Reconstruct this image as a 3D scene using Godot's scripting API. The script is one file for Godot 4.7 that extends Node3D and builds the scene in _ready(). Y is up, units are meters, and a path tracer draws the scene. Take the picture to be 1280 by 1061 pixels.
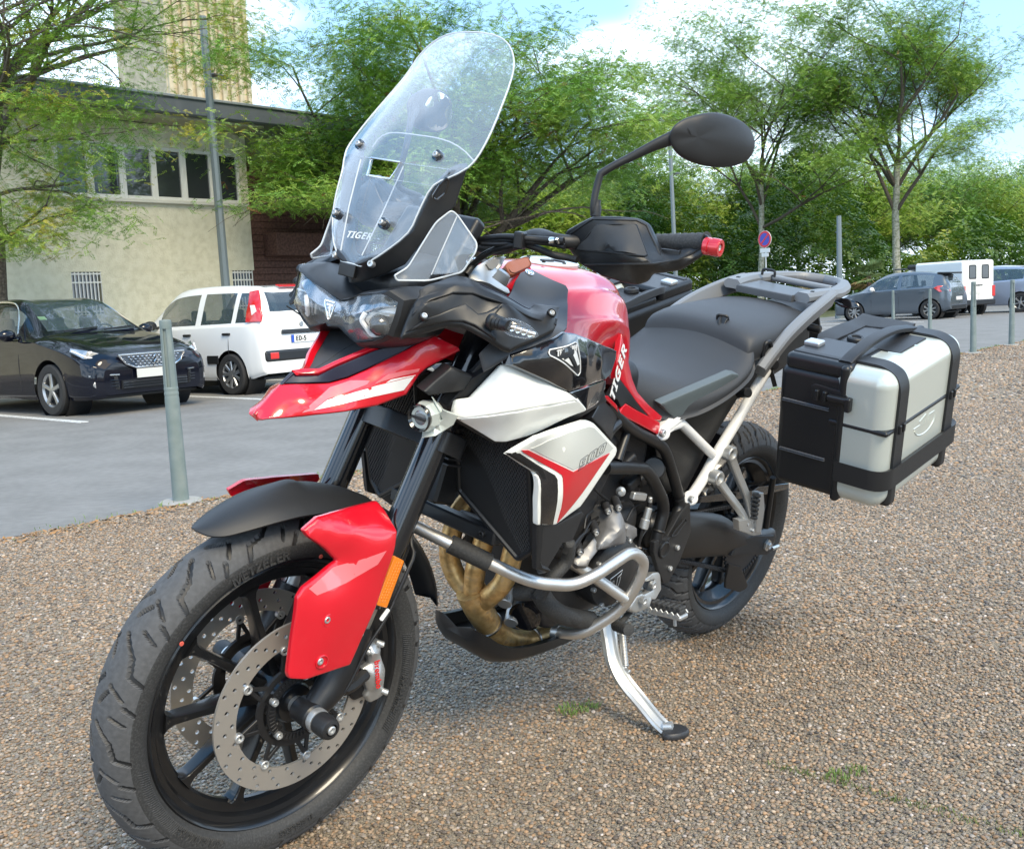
extends Node3D

# points given as x, y, z in millimetres
func pm(a: Array) -> Array:
	var out := []
	for i in range(0, a.size(), 3): out.append(Vector3(a[i], a[i + 1], a[i + 2]) * .001)
	return out

# ---------- mesh gathering ----------
class Soup:
	var v := PackedVector3Array()
	var starts := PackedInt32Array()
	func shell() -> void:
		starts.append(v.size())
	func tri(a: Vector3, b: Vector3, c: Vector3) -> void:
		v.append(a); v.append(b); v.append(c)
	func quad(a: Vector3, b: Vector3, c: Vector3, d: Vector3) -> void:
		v.append(a); v.append(b); v.append(c)
		v.append(a); v.append(c); v.append(d)

func to_mesh(m: Soup, angle := 38.0, closed := true) -> ArrayMesh:
	var v := m.v
	# every closed shell is turned so that its faces look outwards (clockwise)
	if closed:
		var st := m.starts
		if st.is_empty() or st[0] != 0:
			st = PackedInt32Array([0]) + st
		for k in st.size():
			var a: int = st[k]
			var b: int = st[k + 1] if k + 1 < st.size() else v.size()
			if b <= a: continue
			var ctr := Vector3.ZERO
			for i in range(a, b): ctr += v[i]
			ctr /= b - a
			var vol := 0.0
			for i in range(a, b, 3):
				vol += (v[i] - ctr).dot((v[i + 1] - ctr).cross(v[i + 2] - ctr))
			if vol > 0.0:
				for i in range(a, b, 3):
					var t := v[i + 1]; v[i + 1] = v[i + 2]; v[i + 2] = t
	var nt := v.size() / 3
	var fn := PackedVector3Array(); fn.resize(nt)
	var fu := PackedVector3Array(); fu.resize(nt)
	var ids := PackedInt32Array(); ids.resize(nt * 3)
	var seen := {}
	for i in nt:
		var c := -(v[3 * i + 1] - v[3 * i]).cross(v[3 * i + 2] - v[3 * i])
		fn[i] = c
		fu[i] = c.normalized()
		for k in 3:
			var p := v[3 * i + k]
			var key := Vector3i(roundi(p.x * 20000.0), roundi(p.y * 20000.0), roundi(p.z * 20000.0))
			var id: int = seen.get(key, -1)
			if id < 0:
				id = seen.size()
				seen[key] = id
			ids[3 * i + k] = id
	var n := seen.size()
	var off := PackedInt32Array(); off.resize(n + 1)
	for id in ids: off[id + 1] += 1
	for i in n: off[i + 1] += off[i]
	var fill := off.duplicate()
	var adj := PackedInt32Array(); adj.resize(nt * 3)
	for k in nt * 3:
		var id := ids[k]
		adj[fill[id]] = k / 3
		fill[id] += 1
	var lim := cos(deg_to_rad(angle))
	var nn := PackedVector3Array(); nn.resize(nt * 3)
	for k in nt * 3:
		var u := fu[k / 3]
		var s := Vector3.ZERO
		var id := ids[k]
		for j in range(off[id], off[id + 1]):
			if fu[adj[j]].dot(u) > lim: s += fn[adj[j]]
		nn[k] = s.normalized() if s.length_squared() > 1e-30 else (u if u.length_squared() > .5 else Vector3.UP)
	var arr := []
	arr.resize(Mesh.ARRAY_MAX)
	arr[Mesh.ARRAY_VERTEX] = v
	arr[Mesh.ARRAY_NORMAL] = nn
	var am := ArrayMesh.new()
	am.add_surface_from_arrays(Mesh.PRIMITIVE_TRIANGLES, arr)
	return am

func put(called: String, m: Soup, mt: Material, parent: Node = self, angle := 38.0, closed := true) -> MeshInstance3D:
	var o := MeshInstance3D.new()
	o.name = called
	o.mesh = to_mesh(m, angle, closed)
	o.material_override = mt
	parent.add_child(o, true)
	return o

func same(called: String, src: MeshInstance3D, parent: Node, xf: Transform3D, mt: Material = null) -> MeshInstance3D:
	var o := MeshInstance3D.new()
	o.name = called
	o.mesh = src.mesh
	o.material_override = mt if mt else src.material_override
	o.transform = xf
	parent.add_child(o, true)
	return o

func tag(o: Node, label: String, category: String, group := "", kind := "") -> Node:
	o.set_meta("label", label)
	if category: o.set_meta("category", category)
	if group: o.set_meta("group", group)
	if kind: o.set_meta("kind", kind)
	return o

func setting(o: Node, label := "") -> Node:
	o.set_meta("kind", "structure")
	if label: o.set_meta("label", label)
	return o

func base(called: String, at: Vector3, turn := 0.0) -> Node3D:
	var o := Node3D.new()
	o.name = called
	o.position = at
	o.rotation.y = turn
	add_child(o, true)
	return o

# ---------- materials ----------
func mat(r: float, g: float, b: float, rough := .5, metal := 0.0, coat := 0.0) -> StandardMaterial3D:
	var m := StandardMaterial3D.new()
	m.albedo_color = Color(r, g, b).linear_to_srgb()
	m.roughness = rough
	m.metallic = metal
	if coat > 0.0:
		m.clearcoat_enabled = true
		m.clearcoat = coat
		m.clearcoat_roughness = .04
	return m

func noise_tex(freq: float, ramp: Array, size := 512, oct := 4, as_normal := false, bump := 4.0, cellular := false, sd := 1) -> NoiseTexture2D:
	var t := NoiseTexture2D.new()
	var n := FastNoiseLite.new()
	n.noise_type = FastNoiseLite.TYPE_CELLULAR if cellular else FastNoiseLite.TYPE_SIMPLEX_SMOOTH
	n.frequency = freq
	n.fractal_octaves = oct
	n.seed = sd
	t.noise = n
	t.width = size; t.height = size
	t.seamless = true
	t.as_normal_map = as_normal
	t.bump_strength = bump
	if ramp:
		var g := Gradient.new()
		var offs := PackedFloat32Array()
		var cols := PackedColorArray()
		for r in ramp:
			offs.append(r[0])
			cols.append(Color(r[1], r[2], r[3]).linear_to_srgb())
		g.offsets = offs; g.colors = cols
		t.color_ramp = g
	return t

func tri_map(m: StandardMaterial3D, scale: float, albedo: Texture2D, normal: Texture2D = null, strength := 1.0, world := true) -> StandardMaterial3D:
	m.uv1_triplanar = true
	m.uv1_world_triplanar = world
	m.uv1_scale = Vector3.ONE * scale
	if albedo:
		m.albedo_color = Color.WHITE
		m.albedo_texture = albedo
	if normal:
		m.normal_enabled = true
		m.normal_texture = normal
		m.normal_scale = strength
	return m

# ---------- shapes ----------
func frame_of(axis: Vector3) -> Basis:
	var y := axis.normalized()
	var x := y.cross(Vector3.RIGHT if absf(y.x) < .8 else Vector3.FORWARD).normalized()
	return Basis(x, y, x.cross(y))

func curve(p: Array, sub: int, closed := false) -> Array:
	var out := []
	var n := p.size()
	var last := n if closed else n - 1
	for i in last:
		var a: Vector3 = p[(i - 1 + n) % n] if closed or i > 0 else p[0] * 2.0 - p[1]
		var b: Vector3 = p[i]
		var c: Vector3 = p[(i + 1) % n]
		var d: Vector3 = p[(i + 2) % n] if closed or i + 2 < n else p[n - 1] * 2.0 - p[n - 2]
		for k in sub:
			var t := float(k) / sub
			out.append(.5 * (2.0 * b + (c - a) * t + (2.0 * a - 5.0 * b + 4.0 * c - d) * t * t + (3.0 * b - a - 3.0 * c + d) * t * t * t))
	if not closed: out.append(p[n - 1])
	return out

# corners of a path rounded by a radius (bends in a tube)
func bend(p: Array, r: float, seg := 5, closed := false) -> Array:
	var out := []
	var n := p.size()
	for i in n:
		if not closed and (i == 0 or i == n - 1):
			out.append(p[i])
			continue
		var b: Vector3 = p[i]
		var a: Vector3 = p[(i - 1 + n) % n] - b
		var c: Vector3 = p[(i + 1) % n] - b
		var k := minf(r, minf(a.length(), c.length()) * .46)
		var s := b + a.normalized() * k
		var e := b + c.normalized() * k
		for j in seg + 1:
			var t := float(j) / seg
			out.append(s.lerp(b, t).lerp(b.lerp(e, t), t))
	return out

func tube(m: Soup, p: Array, r0: float, seg := 10, r1 := -1.0, radii := []) -> void:
	m.shell()
	var n := p.size()
	if r1 < 0.0: r1 = r0
	var up := Vector3.ZERO
	var prev := []
	for i in n:
		var d: Vector3 = (p[mini(i + 1, n - 1)] - p[maxi(i - 1, 0)]).normalized()
		if i == 0: up = frame_of(d).x
		up = (up - d * up.dot(d)).normalized()
		var w := d.cross(up)
		var r := lerpf(r0, r1, float(i) / maxi(1, n - 1))
		if radii: r = radii[i]
		var ring := []
		for k in seg:
			var a := TAU * k / seg
			ring.append(p[i] + (up * cos(a) + w * sin(a)) * r)
		if i == 0:
			for k in range(1, seg - 1): m.tri(ring[0], ring[k + 1], ring[k])
		else:
			for k in seg:
				var l := (k + 1) % seg
				m.quad(prev[k], prev[l], ring[l], ring[k])
		if i == n - 1:
			for k in range(1, seg - 1): m.tri(ring[0], ring[k], ring[k + 1])
		prev = ring

# profile points are (radius, height along the axis); closed when it starts and ends on the axis or loops
func lathe(m: Soup, prof: Array, at: Vector3, axis: Vector3, seg := 32, loop := false, a0 := 0.0, a1 := TAU) -> void:
	m.shell()
	var f := frame_of(axis)
	var full := absf(a1 - a0 - TAU) < 1e-4
	var n := prof.size()
	var rings := []
	for k in seg + (0 if full else 1):
		var a := a0 + (a1 - a0) * k / seg
		var d := f.x * cos(a) + f.z * sin(a)
		var ring := []
		for q in prof: ring.append(at + d * q.x + f.y * q.y)
		rings.append(ring)
	for k in seg:
		var A: Array = rings[k]
		var B: Array = rings[(k + 1) % rings.size()]
		for i in n if loop else n - 1:
			var j := (i + 1) % n
			if prof[i].x < 1e-6: m.tri(A[i], A[j], B[j])
			elif prof[j].x < 1e-6: m.tri(A[i], A[j], B[i])
			else: m.quad(A[i], A[j], B[j], B[i])

func cyl(m: Soup, a: Vector3, b: Vector3, r: float, seg := 16, bevel := .0015, r2 := -1.0) -> void:
	var h := a.distance_to(b)
	if r2 < 0.0: r2 = r
	var e := minf(bevel, minf(h * .4, minf(r, r2) * .6))
	lathe(m, [Vector2(0, 0), Vector2(r - e, 0), Vector2(r, e), Vector2(r2, h - e), Vector2(r2 - e, h), Vector2(0, h)], a, b - a, seg)

func bolt(m: Soup, at: Vector3, axis: Vector3, r := .006, h := .005) -> void:
	lathe(m, [Vector2(0, h * .45), Vector2(r * .42, h * .45), Vector2(r * .5, h * .95), Vector2(r * .8, h), Vector2(r, h * .7), Vector2(r, -h), Vector2(0, -h)], at, axis, 12)

func box(m: Soup, xf: Transform3D, size: Vector3, bevel := .003) -> void:
	m.shell()
	var h := size * .5
	var e := minf(bevel, minf(h.x, minf(h.y, h.z)) * .9)
	var px := {}
	for sx in [-1, 1]:
		for sy in [-1, 1]:
			for sz in [-1, 1]:
				var s := Vector3(sx, sy, sz)
				px[s] = [xf * (s * Vector3(h.x, h.y - e, h.z - e)), xf * (s * Vector3(h.x - e, h.y, h.z - e)), xf * (s * Vector3(h.x - e, h.y - e, h.z))]
	var c := xf.origin
	for ax in 3:
		var u := (ax + 1) % 3
		var w := (ax + 2) % 3
		for s in [-1, 1]:
			var q := []
			for k in [[-1, -1], [1, -1], [1, 1], [-1, 1]]:
				var key := Vector3.ZERO
				key[ax] = s; key[u] = k[0]; key[w] = k[1]
				q.append(px[key][ax])
			outq(m, q, c)
		for k in [[-1, -1], [1, -1], [1, 1], [-1, 1]]:
			var a := Vector3.ZERO
			var b := Vector3.ZERO
			a[ax] = -1; b[ax] = 1
			a[u] = k[0]; a[w] = k[1]; b[u] = k[0]; b[w] = k[1]
			outq(m, [px[a][u], px[b][u], px[b][w], px[a][w]], c)
	for key in px:
		var t: Array = px[key]
		var nrm: Vector3 = (t[1] - t[0]).cross(t[2] - t[0])
		if nrm.dot(t[0] - c) > 0: m.tri(t[0], t[1], t[2])
		else: m.tri(t[0], t[2], t[1])

func outq(m: Soup, q: Array, c: Vector3) -> void:
	var nrm: Vector3 = (q[1] - q[0]).cross(q[2] - q[0])
	if nrm.dot(q[0] + q[2] - c * 2.0) > 0: m.quad(q[0], q[1], q[2], q[3])
	else: m.quad(q[3], q[2], q[1], q[0])

func at(p: Vector3, x := Vector3.RIGHT, y := Vector3.UP) -> Transform3D:
	x = x.normalized()
	var z := x.cross(y).normalized()
	return Transform3D(Basis(x, z.cross(x), z), p)

# rings of equal length joined into a skin; ends closed with fans
func loft(m: Soup, rings: Array, closed := true, cap := true) -> void:
	m.shell()
	for i in rings.size() - 1:
		var A: Array = rings[i]
		var B: Array = rings[i + 1]
		var n := A.size()
		for k in n if closed else n - 1:
			var l := (k + 1) % n
			m.quad(A[k], A[l], B[l], B[k])
	if cap and closed:
		for e in [0, rings.size() - 1]:
			var R: Array = rings[e]
			var c := Vector3.ZERO
			for q in R: c += q
			c /= R.size()
			for k in R.size():
				var l := (k + 1) % R.size()
				if e == 0: m.tri(c, R[l], R[k])
				else: m.tri(c, R[k], R[l])

func smooth_rings(rings: Array, sub: int, around := 1, closed := true) -> Array:
	var rr := rings
	if around > 1:
		rr = []
		for r in rings: rr.append(curve(r, around, closed))
	var n: int = rr[0].size()
	var lines := []
	for k in n:
		var l := []
		for r in rr: l.append(r[k])
		lines.append(curve(l, sub))
	var out := []
	for i in lines[0].size():
		var r := []
		for k in n: r.append(lines[k][i])
		out.append(r)
	return out

# symmetric skin: stations of half outlines (from the top centre down the left side), mirrored at z = 0
func both(half: Array) -> Array:
	var out := half.duplicate()
	for i in range(half.size() - 1, -1, -1):
		var q: Vector3 = half[i]
		if absf(q.z) > 1e-5: out.append(Vector3(q.x, q.y, -q.z))
	return out

func mirrored(p: Array) -> Array:
	var out := []
	for q in p: out.append(Vector3(q.x, q.y, -q.z))
	return out

func shifted(p: Array, d: Vector3) -> Array:
	var out := []
	for q in p: out.append(q + d)
	return out

func newell(p: Array) -> Vector3:
	var n := Vector3.ZERO
	for i in p.size():
		var a: Vector3 = p[i]
		var b: Vector3 = p[(i + 1) % p.size()]
		n += a.cross(b)
	return n.normalized()

# thin plate spline through (x, y) -> h
class Spline:
	var p: PackedVector2Array
	var w: PackedFloat64Array
	func _init(pts: PackedVector2Array, h: PackedFloat64Array) -> void:
		p = pts
		var n := p.size()
		var m := n + 3
		var A := []
		for i in n:
			var row := PackedFloat64Array(); row.resize(m + 1)
			for j in n: row[j] = ker(p[i].distance_squared_to(p[j])) + (2e-5 if i == j else 0.0)
			row[n] = 1.0; row[n + 1] = p[i].x; row[n + 2] = p[i].y; row[m] = h[i]
			A.append(row)
		for k in 3:
			var row := PackedFloat64Array(); row.resize(m + 1)
			for j in n: row[j] = 1.0 if k == 0 else p[j][k - 1]
			A.append(row)
		for i in m:
			var b := i
			for r in range(i + 1, m):
				if absf(A[r][i]) > absf(A[b][i]): b = r
			var t = A[i]; A[i] = A[b]; A[b] = t
			var pi: PackedFloat64Array = A[i]
			if absf(pi[i]) < 1e-14: continue
			for r in range(i + 1, m):
				var pr: PackedFloat64Array = A[r]
				var f := pr[i] / pi[i]
				if f != 0.0:
					for k in range(i, m + 1): pr[k] -= f * pi[k]
					A[r] = pr
		w.resize(m)
		for i in range(m - 1, -1, -1):
			var s: float = A[i][m]
			for k in range(i + 1, m): s -= A[i][k] * w[k]
			w[i] = s / A[i][i] if absf(A[i][i]) > 1e-14 else 0.0
	func ker(d2: float) -> float:
		return 0.0 if d2 < 1e-12 else d2 * log(d2)
	func h(q: Vector2) -> float:
		var n := p.size()
		var s: float = w[n] + w[n + 1] * q.x + w[n + 2] * q.y
		for i in n: s += w[i] * ker(q.distance_squared_to(p[i]))
		return s

# a moulded panel: outline in space, thickness behind it, rounded rim; inner points shape its face
func plate(m: Soup, o: Array, thick: float, out: Vector3, bevel := .003, inner := [], step := .014, round := 0.0) -> void:
	m.shell()
	var nrm := newell(o)
	if nrm.dot(out) < 0.0: nrm = -nrm
	var f := frame_of(nrm)
	var ctr := Vector3.ZERO
	for q in o: ctr += q
	ctr /= o.size()
	var cp := PackedVector2Array()
	var ch := PackedFloat64Array()
	var rim := o
	if round > 0.0: rim = bend(o, round, 4, true)
	for i in o.size():
		for t in [0.0, .5]:
			var q: Vector3 = o[i].lerp(o[(i + 1) % o.size()], t) - ctr
			if round > 0.0 and t == 0.0:
				continue
			cp.append(Vector2(q.dot(f.x), q.dot(f.z))); ch.append(q.dot(nrm))
	if round > 0.0:
		for i in range(2, rim.size(), 5):
			var q: Vector3 = rim[i] - ctr
			cp.append(Vector2(q.dot(f.x), q.dot(f.z))); ch.append(q.dot(nrm))
	for q0 in inner:
		var q: Vector3 = q0 - ctr
		cp.append(Vector2(q.dot(f.x), q.dot(f.z))); ch.append(q.dot(nrm))
	var sp := Spline.new(cp, ch)
	var edge := PackedVector2Array()
	for i in rim.size():
		var a: Vector3 = rim[i] - ctr
		var b: Vector3 = rim[(i + 1) % rim.size()] - ctr
		var k := maxi(1, ceili(a.distance_to(b) / step))
		for j in k:
			var q := a.lerp(b, float(j) / k)
			edge.append(Vector2(q.dot(f.x), q.dot(f.z)))
	var n := edge.size()
	var area := 0.0
	for i in n: area += edge[i].cross(edge[(i + 1) % n])
	var sgn := 1.0 if area > 0 else -1.0
	var ins := PackedVector2Array()
	for i in n:
		var d := (edge[(i + 1) % n] - edge[(i - 1 + n) % n]).normalized()
		ins.append(Vector2(-d.y, d.x) * sgn)
	var ring := []   # outer rim, half rounded, full face edge
	for k in [[0.0, 1.0], [.3, .3], [1.0, 0.0]]:
		var r := PackedVector3Array()
		for i in n:
			var q: Vector2 = edge[i] + ins[i] * bevel * k[0]
			r.append(Vector3(q.x, sp.h(q) - bevel * k[1], q.y))
		ring.append(r)
	var P := PackedVector2Array()
	for q in ring[2]: P.append(Vector2(q.x, q.z))
	var poly := P.duplicate()
	var lo := poly[0]
	var hi := poly[0]
	for q in poly:
		lo = lo.min(q); hi = hi.max(q)
	var y := lo.y + step * .5
	var odd := false
	while y < hi.y:
		var x := lo.x + (step * .5 if odd else step)
		while x < hi.x:
			var q := Vector2(x, y)
			if Geometry2D.is_point_in_polygon(q, poly):
				var ok := true
				for e in poly:
					if e.distance_squared_to(q) < step * step * .3:
						ok = false
						break
				if ok: P.append(q)
			x += step
		y += step * .87
		odd = not odd
	var H := PackedVector3Array()
	for i in P.size():
		H.append(ring[2][i] if i < n else Vector3(P[i].x, sp.h(P[i]), P[i].y))
	var T := Geometry2D.triangulate_delaunay(P)
	var g := func(q: Vector3) -> Vector3: return ctr + f.x * q.x + nrm * q.y + f.z * q.z
	var W := PackedVector3Array()
	for q in H: W.append(g.call(q))
	var back := nrm * -maxf(thick, bevel * 1.05)
	for t in range(0, T.size(), 3):
		var a := T[t]
		var b := T[t + 1]
		var c := T[t + 2]
		var mid := (P[a] + P[b] + P[c]) / 3.0
		if not Geometry2D.is_point_in_polygon(mid, poly): continue
		if absf((P[b] - P[a]).cross(P[c] - P[a])) < 1e-10: continue
		if (P[b] - P[a]).cross(P[c] - P[a]) < 0:
			var s := b; b = c; c = s
		m.tri(W[a], W[b], W[c])
		m.tri(W[a] + back, W[c] + back, W[b] + back)
	var wr := []
	for r in ring:
		var l := PackedVector3Array()
		for q in r: l.append(g.call(q))
		wr.append(l)
	var bk := PackedVector3Array()
	var bi := PackedVector3Array()
	for i in n:
		var q: Vector3 = ring[0][i]
		bk.append(g.call(Vector3(q.x, sp.h(Vector2(q.x, q.z)), q.z)) + back)
		bi.append(W[i] + back)
	for i in n:
		var j := (i + 1) % n
		if sgn < 0.0:
			var s := i; i = j; j = s
		m.quad(wr[2][j], wr[2][i], wr[1][i], wr[1][j])
		m.quad(wr[1][j], wr[1][i], wr[0][i], wr[0][j])
		m.quad(wr[0][j], wr[0][i], bk[i], bk[j])
		m.quad(bk[j], bk[i], bi[i], bi[j])

# letters as solid shapes: text in the x-y plane of xf, centred
func letters(m: Soup, text: String, height: float, depth: float, xf: Transform3D, font := "Droid Sans", weight := 700, italic := false, shear := 0.0, wide := 1.0, outline := false) -> void:
	var t := TextMesh.new()
	var sf := SystemFont.new()
	sf.font_names = PackedStringArray([font])
	sf.font_weight = weight
	sf.font_italic = italic
	t.font = sf
	t.text = text
	t.font_size = 64
	t.pixel_size = 1.0
	t.depth = 1.0
	t.curve_step = 2.0
	var a := t.get_mesh_arrays()
	var v: PackedVector3Array = a[Mesh.ARRAY_VERTEX]
	var ix: PackedInt32Array = a[Mesh.ARRAY_INDEX] if a[Mesh.ARRAY_INDEX] != null else PackedInt32Array()
	var lo := Vector3(1e9, 1e9, 1e9)
	var hi := -lo
	for q in v:
		lo = lo.min(q); hi = hi.max(q)
	var s := height / maxf(hi.y - lo.y, .001)
	var c := (lo + hi) * .5
	m.shell()
	var k := ix.size() if ix.size() else v.size()
	for i in k:
		var q: Vector3 = (v[ix[i]] if ix.size() else v[i]) - c
		m.v.append(xf * Vector3((q.x * wide + q.y * shear) * s, q.y * s, q.z * depth))

func ellipsoid(m: Soup, xf: Transform3D, seg := 14, rows := 8) -> void:
	m.shell()
	for i in rows:
		var t0 := PI * i / rows
		var t1 := PI * (i + 1) / rows
		for k in seg:
			var a0 := TAU * k / seg
			var a1 := TAU * (k + 1) / seg
			var p := func(t: float, a: float) -> Vector3: return xf * Vector3(sin(t) * cos(a), cos(t), sin(t) * sin(a))
			if i == 0: m.tri(p.call(t0, a0), p.call(t1, a0), p.call(t1, a1))
			elif i == rows - 1: m.tri(p.call(t0, a0), p.call(t1, a0), p.call(t0, a1))
			else: m.quad(p.call(t0, a0), p.call(t1, a0), p.call(t1, a1), p.call(t0, a1))

var rng := RandomNumberGenerator.new()
var asphalt: StandardMaterial3D
var steel_grey: StandardMaterial3D

func _ready() -> void:
	rng.seed = 900
	# camera
	var cam := Camera3D.new()
	cam.name = "camera"
	cam.transform = Transform3D(Basis(Vector3(0.66318,-0.04795,0.74692),Vector3(0.11706,0.99231,-0.04024),Vector3(-0.73925,0.11412,0.66370)),Vector3(-1.0473,0.9854,1.6237))
	cam.fov = 44.2794
	cam.near = .05
	cam.far = 900.0
	add_child(cam)
	cam.make_current()
	# sky
	var sm := ProceduralSkyMaterial.new()
	sm.sky_top_color = Color(.15, .36, .66).linear_to_srgb()
	sm.sky_horizon_color = Color(.52, .72, .90).linear_to_srgb()
	sm.sky_curve = .16
	sm.ground_bottom_color = Color(.20, .18, .16).linear_to_srgb()
	sm.ground_horizon_color = Color(.42, .45, .45).linear_to_srgb()
	sm.sun_angle_max = 12.0
	sm.sky_cover = clouds()
	sm.sky_cover_modulate = Color(1, 1, 1)
	var sky := Sky.new()
	sky.sky_material = sm
	var env := Environment.new()
	env.background_mode = Environment.BG_SKY
	env.sky = sky
	env.background_energy_multiplier = 1.0
	env.tonemap_mode = Environment.TONE_MAPPER_LINEAR
	env.tonemap_exposure = 2.2
	env.sdfgi_enabled = true
	env.ssao_enabled = true
	env.ssil_enabled = true
	var we := WorldEnvironment.new()
	we.name = "world"
	we.environment = env
	add_child(we)
	# sun, veiled by thin cloud
	var sun := DirectionalLight3D.new()
	sun.name = "sun"
	sun.light_color = Color(1.0, .945, .84)
	sun.light_energy = .6
	sun.light_angular_distance = 24.0
	sun.shadow_enabled = true
	add_child(sun)
	sun.look_at_from_position(Vector3(-1.6, 4.9, 4.9), Vector3.ZERO)

	make_materials()
	ground()
	building()
	street()
	cars()
	vegetation()
	motorcycle()
	side_case()
	small_things()

func clouds() -> ImageTexture:
	var w := 1024
	var h := 512
	var n := FastNoiseLite.new()
	n.noise_type = FastNoiseLite.TYPE_SIMPLEX_SMOOTH
	n.frequency = 1.0
	n.fractal_octaves = 6
	n.seed = 11
	var im := Image.create_empty(w, h, false, Image.FORMAT_RGBAF)
	for j in h / 2:
		var el := (.5 - (j + .5) / h) * PI
		for i in w:
			var az := TAU * i / w
			var d := Vector3(cos(el) * cos(az), sin(el), cos(el) * sin(az))
			# a flat layer of cloud seen from below: it shrinks towards the horizon
			var p := Vector3(d.x, 0.0, d.z) / (d.y + .22) * .85
			var f := n.get_noise_3d(p.x, 4.0, p.z)
			var a := smoothstep(-.20, .16, f)
			var thick := smoothstep(.1, .6, f)
			var b := .62 - thick * .16
			im.set_pixel(i, j, Color(b, b * .985, b * .95, a))
	return ImageTexture.create_from_image(im)

func make_materials() -> void:
	bike_materials()
	asphalt = mat(.19, .19, .185, .9)
	var at_tex := noise_tex(.007, [[.15, .150, .145, .137], [.5, .180, .174, .165], [.85, .212, .205, .195]], 1024, 3, false, 4, false, 5)
	(at_tex.noise as FastNoiseLite).fractal_lacunarity = 7.5
	(at_tex.noise as FastNoiseLite).fractal_gain = .75
	tri_map(asphalt, .22, at_tex)
	steel_grey = mat(.16, .20, .20, .5)
	tri_map(steel_grey, 1.1, noise_tex(.03, [[.2, .145, .185, .18], [.6, .175, .215, .21], [.9, .20, .235, .225]], 256, 4))

func ground() -> void:
	# one wide sheet to the horizon
	var far := mat(.10, .11, .05, .95)
	tri_map(far, .12, noise_tex(.02, [[.3, .06, .08, .03], [.6, .11, .12, .05], [.85, .17, .15, .08]], 512, 5))
	var m := Soup.new()
	m.quad(Vector3(-400, -.11, 400), Vector3(-400, -.11, -400), Vector3(400, -.11, -400), Vector3(400, -.11, 400))
	setting(put("ground", m, far, self, 38, false), "grassy ground round the car park")
	# asphalt of the car park
	m = Soup.new()
	box(m, Transform3D(Basis(), Vector3(20, -.353, -10.05)), Vector3(130, .5, 13.0), .01)
	setting(put("road", m, asphalt), "grey asphalt of the car park lane")
	# pavement in front of the building, with a kerb
	var conc := mat(.30, .29, .27, .9)
	tri_map(conc, .6, noise_tex(.04, [[.2, .22, .21, .19], [.6, .30, .29, .27], [.9, .36, .35, .33]], 512, 5))
	m = Soup.new()
	box(m, Transform3D(Basis(), Vector3(-10, -.17, -17.6)), Vector3(60, .4, 2.1), .02)
	setting(put("pavement", m, conc), "pale concrete pavement along the building")
	# exposed aggregate paving under the motorcycle
	var mortar := mat(.2, .17, .14, .95)
	tri_map(mortar, 1.6, noise_tex(.11, [[.2, .08, .068, .052], [.42, .22, .178, .125], [.55, .29, .242, .185], [.7, .345, .27, .18], [.9, .46, .42, .35]], 1024, 5, false, 4, false, 3), noise_tex(.12, [], 1024, 3, true, 9.0, false, 3), .9)
	m = Soup.new()
	box(m, Transform3D(Basis(), Vector3(20, -.102, 6.55)), Vector3(130, .2, 20.0), .012)
	setting(put("paving", m, mortar), "brown exposed aggregate paving under the motorcycle")
	gravel()
	# painted bay lines
	var paint := mat(.62, .62, .60, .8)
	tri_map(paint, 2.0, noise_tex(.06, [[.25, .28, .28, .27], [.42, .55, .55, .53], [.8, .70, .70, .68]], 256, 4))
	for k in range(-4, 15):
		var x := 4.45 + 2.55 * k
		if x > 14 and x < 24: continue
		m = Soup.new()
		box(m, Transform3D(Basis(), Vector3(x, -.1005, -12.25)), Vector3(.11, .007, 4.9), .001)
		setting(put("painted_line", m, paint), "white painted line of a parking bay")

func pebble_mesh(sd: int) -> ArrayMesh:
	var r := RandomNumberGenerator.new()
	r.seed = sd
	var m := Soup.new()
	m.shell()
	var ring := []
	var low := []
	var n := 7
	for k in n:
		var a := TAU * (k + r.randf() * .5) / n
		var q := r.randf_range(.75, 1.1)
		ring.append(Vector3(cos(a) * q, r.randf_range(-.1, .15), sin(a) * q))
		low.append(Vector3(cos(a) * q * .8, -.7, sin(a) * q * .8))
	var up := []
	for k in n: up.append(ring[k] * Vector3(.6, 0, .6) + Vector3(0, r.randf_range(.45, .62), 0))
	var t := Vector3(r.randf_range(-.2, .2), .72, r.randf_range(-.2, .2))
	for k in n:
		var l := (k + 1) % n
		m.tri(t, up[k], up[l])
		m.quad(up[k], ring[k], ring[l], up[l])
		m.quad(ring[k], low[k], low[l], ring[l])
	return to_mesh(m, 80)

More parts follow.
